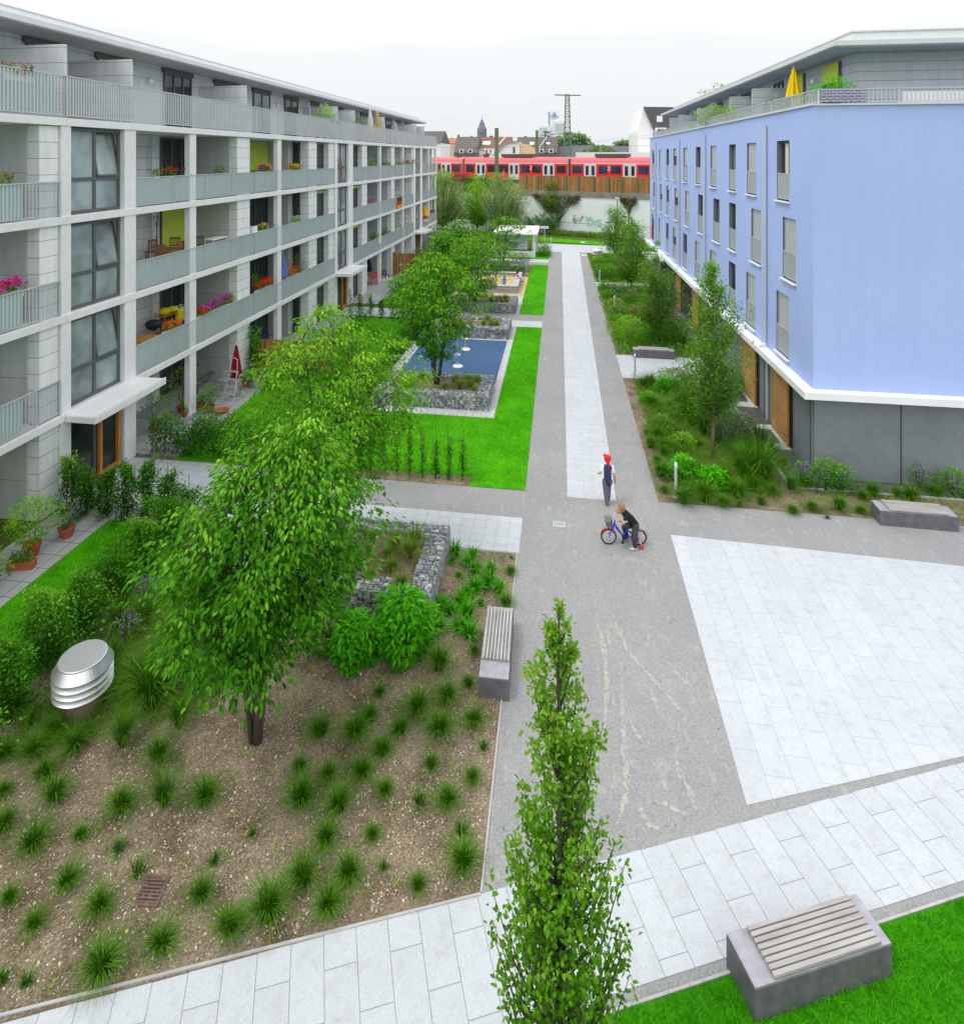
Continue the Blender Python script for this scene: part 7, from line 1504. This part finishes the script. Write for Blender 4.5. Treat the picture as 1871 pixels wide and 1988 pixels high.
flowerbox(568, 1, 1.4, ['orange', 'red'], 'orange red flowers on the first storey right of the blue parasol', n=200, s=.075, hh=.36)
potplant((-14.4, YX(496, -14.4), FZ[1] + .55), 1.0, .35, 'dark leafy plant at the corner of the first-storey loggia', 'leaf_dark', n=260)
potplant((-14.35, YX(582, -14.35), FZ[1] + .55), 1.15, .5, 'feathery pale green plant beside the orange red flowers', 'leaf_birch', n=420, L=.12, W=.2)
parasol((-14.4, YX(549, -14.4), FZ[1] + .05), 2.2, .26, 'par_blue', 'blue closed parasol on the first-storey balcony', 1.0)
for i, (u, k, h, lb) in enumerate(((721, 3, .9, 'tall green plant at the left of the third-storey loggia beyond the second stairwell'), (731, 3, 1.3, 'darker tall plant in the middle of the third-storey loggia'), (750, 3, .7, 'light green plant right of the slim column on the third storey'), (726, 1, .8, 'green plant on the first-storey loggia beyond the second stairwell'), (748, 1, .7, 'small spiky plant right of the slim column on the first storey'))):
    potplant((-14.4, YX(u, -14.4), FZ[k] + .4), h, .4, lb, ('leaf_lime', 'leaf_dark', 'leaf_lime', 'leaf_mid', 'leaf_mid')[i], n=160, L=.16)
flowerbox(777, 3, 1.6, ['white', 'pink'], 'pale pink trailing flowers left of the slim column on the third storey', n=150, s=.13, hh=.4, r=.3)
flowerbox(797, 3, 2.0, ['white', 'rose'], 'pale pink trailing flowers right of the slim column on the third storey', n=150, s=.13, hh=.4, r=.3)
flowerbox(719, 2, .7, ['pink', 'rose'], 'small pink flower pots on the second storey beyond the second stairwell', n=60, s=.09)
flowerbox(776, 1, 1.8, ['white'], 'pale boxes on the first-storey railing near the third stairwell', n=60, s=.06)
flowerbox(774, 2, 1.6, ['white'], 'pale boxes on the second-storey railing above the flag', n=40, s=.06)
m = MB(); y = YX(738, -13.95); m.box(-13.975, -13.962, y - .35, y + .35, FZ[1] + .55, FZ[1] + 1.1); tag(m.build('hanging_cloth', M['whitecloth'], loc=(-13.97, y, FZ[1] + .6)), 'white cloth hung over the first-storey railing', 'cloth')
# tricolour flag hung on the second-storey railing
ya, yb = YX(771.5, -13.95), YX(779.5, -13.95); z1 = FZ[2] + .98; t = empty('flag', (-13.95, (ya + yb) / 2, z1 - .9), 'black, red and gold flag hung on the second-storey railing', 'flag')
for i, (nm, c) in enumerate((('gold_stripe', FL['yellow']), ('red_stripe', FL['red']), ('black_stripe', M['black']))):
    q = MB(); N = 8
    for j in range(N): a, b = ya + (yb - ya) * j / N, ya + (yb - ya) * (j + 1) / N; f = lambda y: -13.94 + .02 * math.sin(y * 9); q.quad((f(a), a, z1 - 1.05 + .35 * i), (f(b), b, z1 - 1.05 + .35 * i), (f(b), b, z1 - .7 + .35 * i), (f(a), a, z1 - .7 + .35 * i))
    q.build(nm, c, t)
parasol((-14.3, YX(824, -14.3), FZ[1] + .05), 2.1, .38, 'par_yellow', 'yellow closed parasol on the farthest first-storey balcony', .8)
flowerbox(825.5, 1, 1.2, ['pink', 'orange'], 'pink and orange hanging flowers under the yellow balcony parasol', n=100, s=.14, X=-13.9, dz=.8)
flowerbox(839, 1, 1.6, ['red'], 'red flowers at the end of the farthest first-storey balcony', n=80, s=.12)
# roof terrace
parasol((-15.0, YX(601, -15.0), 11.14), 2.15, .16, 'par_purple', 'mauve closed parasol on the roof terrace', .7)
potplant((-14.7, YX(616, -14.7), 11.14), 1.3, .35, 'dark green shrub in a pot beside the mauve parasol', 'leaf_mid', n=200, L=.13)
potplant((-14.7, YX(631, -14.7), 11.14), 2.0, .75, 'small leafy tree in a pot on the roof terrace', 'leaf_lime', n=260, L=.22)
potplant((-14.7, YX(683, -14.7), 11.14), 1.4, .6, 'loose green shrub on the roof terrace, left of its twin', 'leaf_mid', n=150, L=.18)
potplant((-14.7, YX(698, -14.7), 11.14), 1.5, .6, 'loose green shrub on the roof terrace before the cream parasol', 'leaf_mid', n=150, L=.18)
parasol((-14.9, YX(718.5, -14.9), 11.14), 2.7, .28, 'par_white', 'cream closed parasol on the roof terrace', .8)
potplant((-14.7, YX(726, -14.7), 11.14), 1.3, .6, 'yellow green shrub between the cream and tan parasols', 'leaf_lime', n=150, L=.18)
parasol((-14.9, YX(732.5, -14.9), 11.14), 2.75, .30, 'par_tan', 'tan closed parasol on the roof terrace', .6)
parasol((-14.9, YX(767, -14.9), 11.14), 2.1, .34, 'par_grey', 'grey closed parasol near the far end of the roof terrace', .6)
# furniture on the near balconies
def chair(p, rz, mat, label, name='wooden_chair', s=1.0, group='wooden chairs on the second-storey balcony'):
    t = empty(name, p, label, 'chair', group, rz)
    for dx in (-.19, .19):
        for dy in (-.19, .19): MB().box((dx - .018) * s, (dx + .018) * s, (dy - .018) * s, (dy + .018) * s, 0, (.88 if dy > 0 else .43) * s).build('leg', M[mat], t, True)
    MB().bbox(-.21 * s, .21 * s, -.21 * s, .21 * s, .431 * s, .465 * s, .008).build('seat', M[mat], t, True); m = MB().box(-.17 * s, .17 * s, .18 * s, .20 * s, .80 * s, .88 * s).box(-.17 * s, .17 * s, .18 * s, .20 * s, .52 * s, .56 * s)
    for q in range(4): m.box((-.13 + q * .08) * s, (-.10 + q * .08) * s, .183 * s, .197 * s, .56 * s, .80 * s)
    m.build('backrest', M[mat], t, True)
def table(p, w_, l, h, mat, label, name='table'):
    t = empty(name, p, label, 'table')
    MB().bbox(-w_ / 2, w_ / 2, -l / 2, l / 2, h - .04, h, .006).build('tabletop', M[mat], t, True)
    for dx in (-1, 1):
        for dy in (-1, 1): MB().box(dx * (w_ / 2 - .06) - .02, dx * (w_ / 2 - .06) + .02, dy * (l / 2 - .06) - .02, dy * (l / 2 - .06) + .02, 0, h - .041).build('leg', M[mat], t, True)
M['brownwood'] = plain('brown varnished wood', (.24, .10, .035), .5, var=.2)
y0 = YX(318, -15.0)
table((-15.0, y0, FZ[2]), .75, 1.3, .98, 'brownwood', 'brown wooden table on the second-storey balcony before the lime blind', 'balcony_table')
for i, (dx, dy, rz, lb) in enumerate(((.42, -.75, R(200), 'front left'), (.50, .05, R(270), 'front middle'), (-.55, .35, R(80), 'back middle'), (-.2, .95, R(20), 'back right'))): chair((-15.0 + dx, y0 + dy, FZ[2] + .42), rz, 'brownwood', 'brown wooden chair at the balcony table, ' + lb + ' one of the four')
chair((-14.8, YX(387, -14.8), FZ[2] + .3), R(200), 'dark_grey', 'dark garden chair beside the slim column on the second storey', 'garden_chair', 1.1, None)
table((-14.6, YX(420, -14.6), FZ[2] + .1), .5, 1.2, .95, 'white', 'white table edge showing above the second-storey railing', 'balcony_table')
table((-14.5, YX(279, -14.5), FZ[1]), .6, 1.0, .95, 'orange_wood', 'orange wooden table at the near end of the first-storey balcony', 'balcony_table')
m = MB().tube([(-16.0, YX(300, -16.0) + .2, FZ[2] + 2.2), (-15.6, YX(302, -15.6), FZ[2])], .02, 6).tube([(-16.05, YX(300, -16.0) + .2, FZ[2] + 1.9), (-15.7, YX(309, -15.7), FZ[2])], .015, 6); tag(m.build('leaning_poles', M['dark_grey'], loc=(-15.8, y0, FZ[2])), 'dark poles leaning on the wall of the second-storey balcony', 'poles')
y = YX(298, -15.2); t = empty('barbecue', (-15.2, y, FZ[1] + .15), 'black kettle barbecue on legs on the first-storey balcony', 'barbecue')
MB().lathe([(.08, .62), (.24, .72), (.29, .85), (.30, .88), (.22, .98), (.05, 1.02)], n=18).build('bowl', M['black'], t, True)
for a in (0, 2.1, 4.2): MB().tube([(.16 * math.cos(a), .16 * math.sin(a), .68), (.28 * math.cos(a), .28 * math.sin(a), 0)], .014, 6).build('leg', M['dark_grey'], t, True)
y = YX(326, -15.3); t = empty('shelf_rack', (-15.3, y, FZ[1]), 'wooden rack with yellow cushions on the first-storey balcony', 'rack'); m = MB()
for z in (.45, .8, 1.12): m.box(-.2, .2, -.5, .5, z, z + .03)
for dx in (-.2, .18):
    for dy in (-.5, .47): m.box(dx, dx + .03, dy, dy + .03, 0, 1.3)
m.build('frame', M['orange_wood'], t, True); m = MB().ball((0, -.2, 1.28), .26, 12, 8, (.8, 1, .55)); m.ball((.02, .28, 1.26), .24, 12, 8, (.8, 1, .5)); m.build('cushion', M['cushion'], t, True, smooth=True)
y = YX(352, -15.1); t = empty('drying_rack', (-15.1, y, FZ[1]), 'wire clothes drying rack beside the yellow cushions', 'rack'); m = MB()
for dx in (-.3, .3): m.tube([(dx, -.5, 1.25), (dx, .5, 1.25)], .012, 5).tube([(dx, -.4, 0), (-dx, .4, 1.3)], .012, 5)
for k in range(8): m.tube([(-.3, -.5 + k / 7, 1.25), (.3, -.5 + k / 7, 1.25)], .006, 4)
m.build('frame', M['white_metal'], t, True); MB().box(-.05, .06, -.3, .1, .75, 1.26).build('hanging_laundry', M['cushion'], t, True)
# near left terrace
potplant((*G(63, 1079), 0), 1.15, .62, 'potted bamboo with yellow green leaves on the near left terrace', 'leaf_lime', n=900, L=.15, pr=.19, ph=.32, W=.2)
potplant((*G(130, 1042), 0), .25, .2, 'wide terracotta pot with a low dark plant on the near left terrace', 'leaf_dark', n=160, L=.07, pr=.19, ph=.26)
x, y = G(43, 1103); t = empty('planter_trough', (x, y, 0), 'terracotta trough with succulent plants at the terrace edge', 'planter', None, R(15)); MB().bbox(-.30, .30, -.11, .11, 0, .18, .01).build('trough', M['terracotta'], t, True); rg = np.random.default_rng(3); P = np.stack([rg.uniform(-.27, .27, 220), rg.uniform(-.1, .1, 220), .16 + rg.uniform(0, .18, 220)], 1); quads('foliage', leaf_quads(P, rg.normal(0, .6, (220, 3)) + np.array([0, 0, .6]), .09, .045, rg), rg.uniform(.2, .9, 220), M['leaf_birch'], t)
potplant((-12.9, 12.45, 0), .8, .45, 'leafy pot plant cut by the left edge of the picture', 'leaf_mid', n=240, L=.14, W=.3)
y = YX(131, -13.85); t = empty('hanging_basket', (-13.8, y, 1.15), 'small hanging plant basket on the wall bay left of the entrance', 'hanging basket'); MB().tube([(0, 0, .9), (0, 0, .2)], .006, 4).build('cord', M['steel'], t, True); MB().lathe([(.05, 0), (.16, .12), (.17, .16)], n=12).build('basket', M['bark_lt'], t, True); P = rg.normal(0, .13, (160, 3)) + np.array([0, 0, .15]); quads('foliage', leaf_quads(P, rg.normal(0, .6, (160, 3)) + np.array([0, 0, -.3]), .10, .05, rg), rg.uniform(.2, .9, 160), M['leaf_lime'], t)
# second garden terrace
parasol((*G(459, 768), 0), 2.15, .21, 'par_red', 'dark red closed parasol on the garden terrace beside the step ladder', .75)
x, y = G(452, 775); t = empty('step_ladder', (x, y, 0), 'aluminium step ladder in front of the red parasol', 'ladder', None, R(-8)); m = MB()
for s in (-1, 1): m.tube([(s * .26, -.32, 0), (s * .17, .06, 1.15), (s * .15, .10, 1.62)], .018, 6).tube([(s * .24, .50, 0), (s * .17, .08, 1.13)], .014, 6)
m.tube([(-.15, .10, 1.62), (0, .11, 1.68), (.15, .10, 1.62)], .018, 6); m.build('frame', M['steel_lt'], t, True)
for k in range(4): f = (k + 1) / 4.0; MB().box(-.25 + .08 * f, .25 - .08 * f, -.36 + .38 * f, -.24 + .38 * f, 1.12 * f - .02, 1.12 * f + .012).build('step', M['steel_lt'], t, True)
chair((*G(436, 757), 0), R(250), 'steel_lt', 'folding metal chair left of the step ladder', 'folding_chair', 1.0, None)
x, y = G(398, 752); t = empty('garden_bench', (x, y, 0), 'narrow wooden beer bench on the garden terrace', 'bench', None, R(2)); MB().bbox(-.13, .13, -1.05, 1.05, .44, .47, .006).build('seat', M['brick_dk'], t, True)
for s in (-.75, .75): MB().box(-.11, .11, s - .02, s + .02, 0, .439).build('leg', M['dark_grey'], t, True)
table((*G(372, 742), 0), .55, 2.0, .76, 'brownwood', 'dark wooden garden table behind the slim column', 'garden_table')
for i, (u, v, h, r, mt, lb) in enumerate(((476, 752, .5, .32, 'leaf_mid', 'terracotta pot with a bushy plant right of the red parasol'), (489, 752, .45, .32, 'leaf_lime', 'grey pot with a light green plant by the timber fence'), (362, 808, .25, .2, 'leaf_mid', 'terracotta pot at the foot of the slim column'), (352, 800, 1.5, .6, 'leaf_lime', 'tall yellow green tomato-like plant left of the slim column'), (390, 795, .35, .3, 'leaf_mid', 'low pot plant right of the slim column'), (408, 800, .9, .35, 'leaf_mid', 'upright green plant in a terracotta pot on the terrace edge'), (300, 838, 1.3, .65, 'leaf_mid', 'big leafy shrub in a pot behind the dark hedge'))):
    potplant((*G(u, v), 0), h, r, lb, mt, n=340 if h > .7 else 200, L=.10, pot='terracotta' if i != 1 else 'concrete_dk', pr=.17, ph=.26)
x, y = G(432, 801); o = MB().lathe([(.1, 0), (.26, .10), (.27, .13), (.20, .12), (.05, .05)], (x, y, 0), n=18).build('clay_bowl', M['terracotta'], loc=(x, y, 0)); tag(o, 'empty terracotta bowl at the lawn edge of the terrace', 'bowl')
hedge((-13.95, 26.75), (-13.4, 26.75), .45, 2.5, 420, .17, 'large-leaved climbing plant at the end of the timber fence', 'leaf_mid', 33, name='climbing_plant', cat='climber')
x, y = -15.0, 29.6; t = empty('barbecue', (x, y, 0), 'big barbecue under a navy cover on the ground-floor terrace', 'barbecue'); MB().bbox(-.35, .35, -.6, .6, .06, 1.05, .08).build('cover', M['par_navy'], t, True)
for dy in (-.45, .45): MB().lathe([(.06, 0), (.06, .055)], (0, dy, 0), n=10).build('wheel', M['black'], t, True)
x, y = G(719, 549); parasol((x - .2, y, 0), 2.3, .3, 'par_navy', 'navy closed parasol on the ground-floor terrace beyond the second entrance', .9)
chair((x + .45, y - .5, 0), R(200), 'red_metal', 'red folding chair leaning by the navy parasol', 'folding_chair', 1.15, None); chair((x + .9, y + 1.2, 0), R(160), 'dark_grey', 'dark chair right of the red folding chair', 'garden_chair', 1.0, None)
x, y = G(761, 544); tag(MB().bbox(x - .8, x + .8, y - .5, y + .5, .01, .14, .02).build('stone_slab', M['white'], loc=(x, y, 0)), 'white slab lying on the ground-floor terrace', 'slab')
x, y = -12.6, 65.5; t = empty('garden_parasol', (x, y, 0), 'dark green open parasol in the farthest garden', 'parasol'); MB().tube([(0, 0, 0), (0, 0, 2.1)], .03, 8).build('pole', M['steel'], t, True); MB().lathe([(1.5, 1.75), (1.0, 2.0), (.05, 2.25)], n=8, cap=False).build('canopy', M['leaf_dark'] if False else M['mast'], t, True)
# blue building terrace
def zx(v, X, Y): d = -X * SI + Y * CO; return CAMH - (v - CY) * d / FPX
y = YX(1540, 8.9); parasol((8.9, y, 11.32), zx(131, 8.9, y) - 11.32, .24, 'par_yellow', 'bright yellow closed parasol on the blue building terrace', .95)
potplant((8.7, YX(1512, 8.7), 11.32), .75, .42, 'dark green shrub left of the yellow parasol', 'leaf_mid', n=420, L=.09, pot='white')
potplant((8.6, YX(1494, 8.6), 11.32), .8, .25, 'purple leaved plant before the terrace divider', 'leaf_red', n=120, L=.12, pot='white')
potplant((9.0, YX(1560, 9.0), 11.32), .8, .25, 'small fir-like plant right of the yellow parasol', 'leaf_dark', n=200, L=.08, pot='white')
potplant((8.8, 21.9, 11.32), 1.0, .7, 'large ferny bush in a pot behind the lilac woven screen', 'leaf_bright', n=900, L=.16, W=.25, pot='white')
potplant((8.3, YX(1385, 8.3), 11.32), 1.3, .95, 'pale green climber hanging over the terrace railing', 'leaf_lime', n=520, L=.16, pot='white')
potplant((8.3, YX(1424, 8.3), 11.32), .9, .4, 'pale green plant next to the terrace divider', 'leaf_lime', n=200, L=.14, pot='white')
potplant((8.3, YX(1352, 8.3), 11.32), .6, .45, 'small green plant far along the blue building terrace', 'leaf_lime', n=120, L=.14, pot='white')
# children's drawing colours hung in the last low window
m = MB().box(7.72, 7.73, 54.1, 54.8, 3.1, 4.2); tag(m.build('hanging_cloth', FL['red'], loc=(7.72, 54.4, 3.1)), 'red and white cloth in the last low window of the blue building', 'cloth')
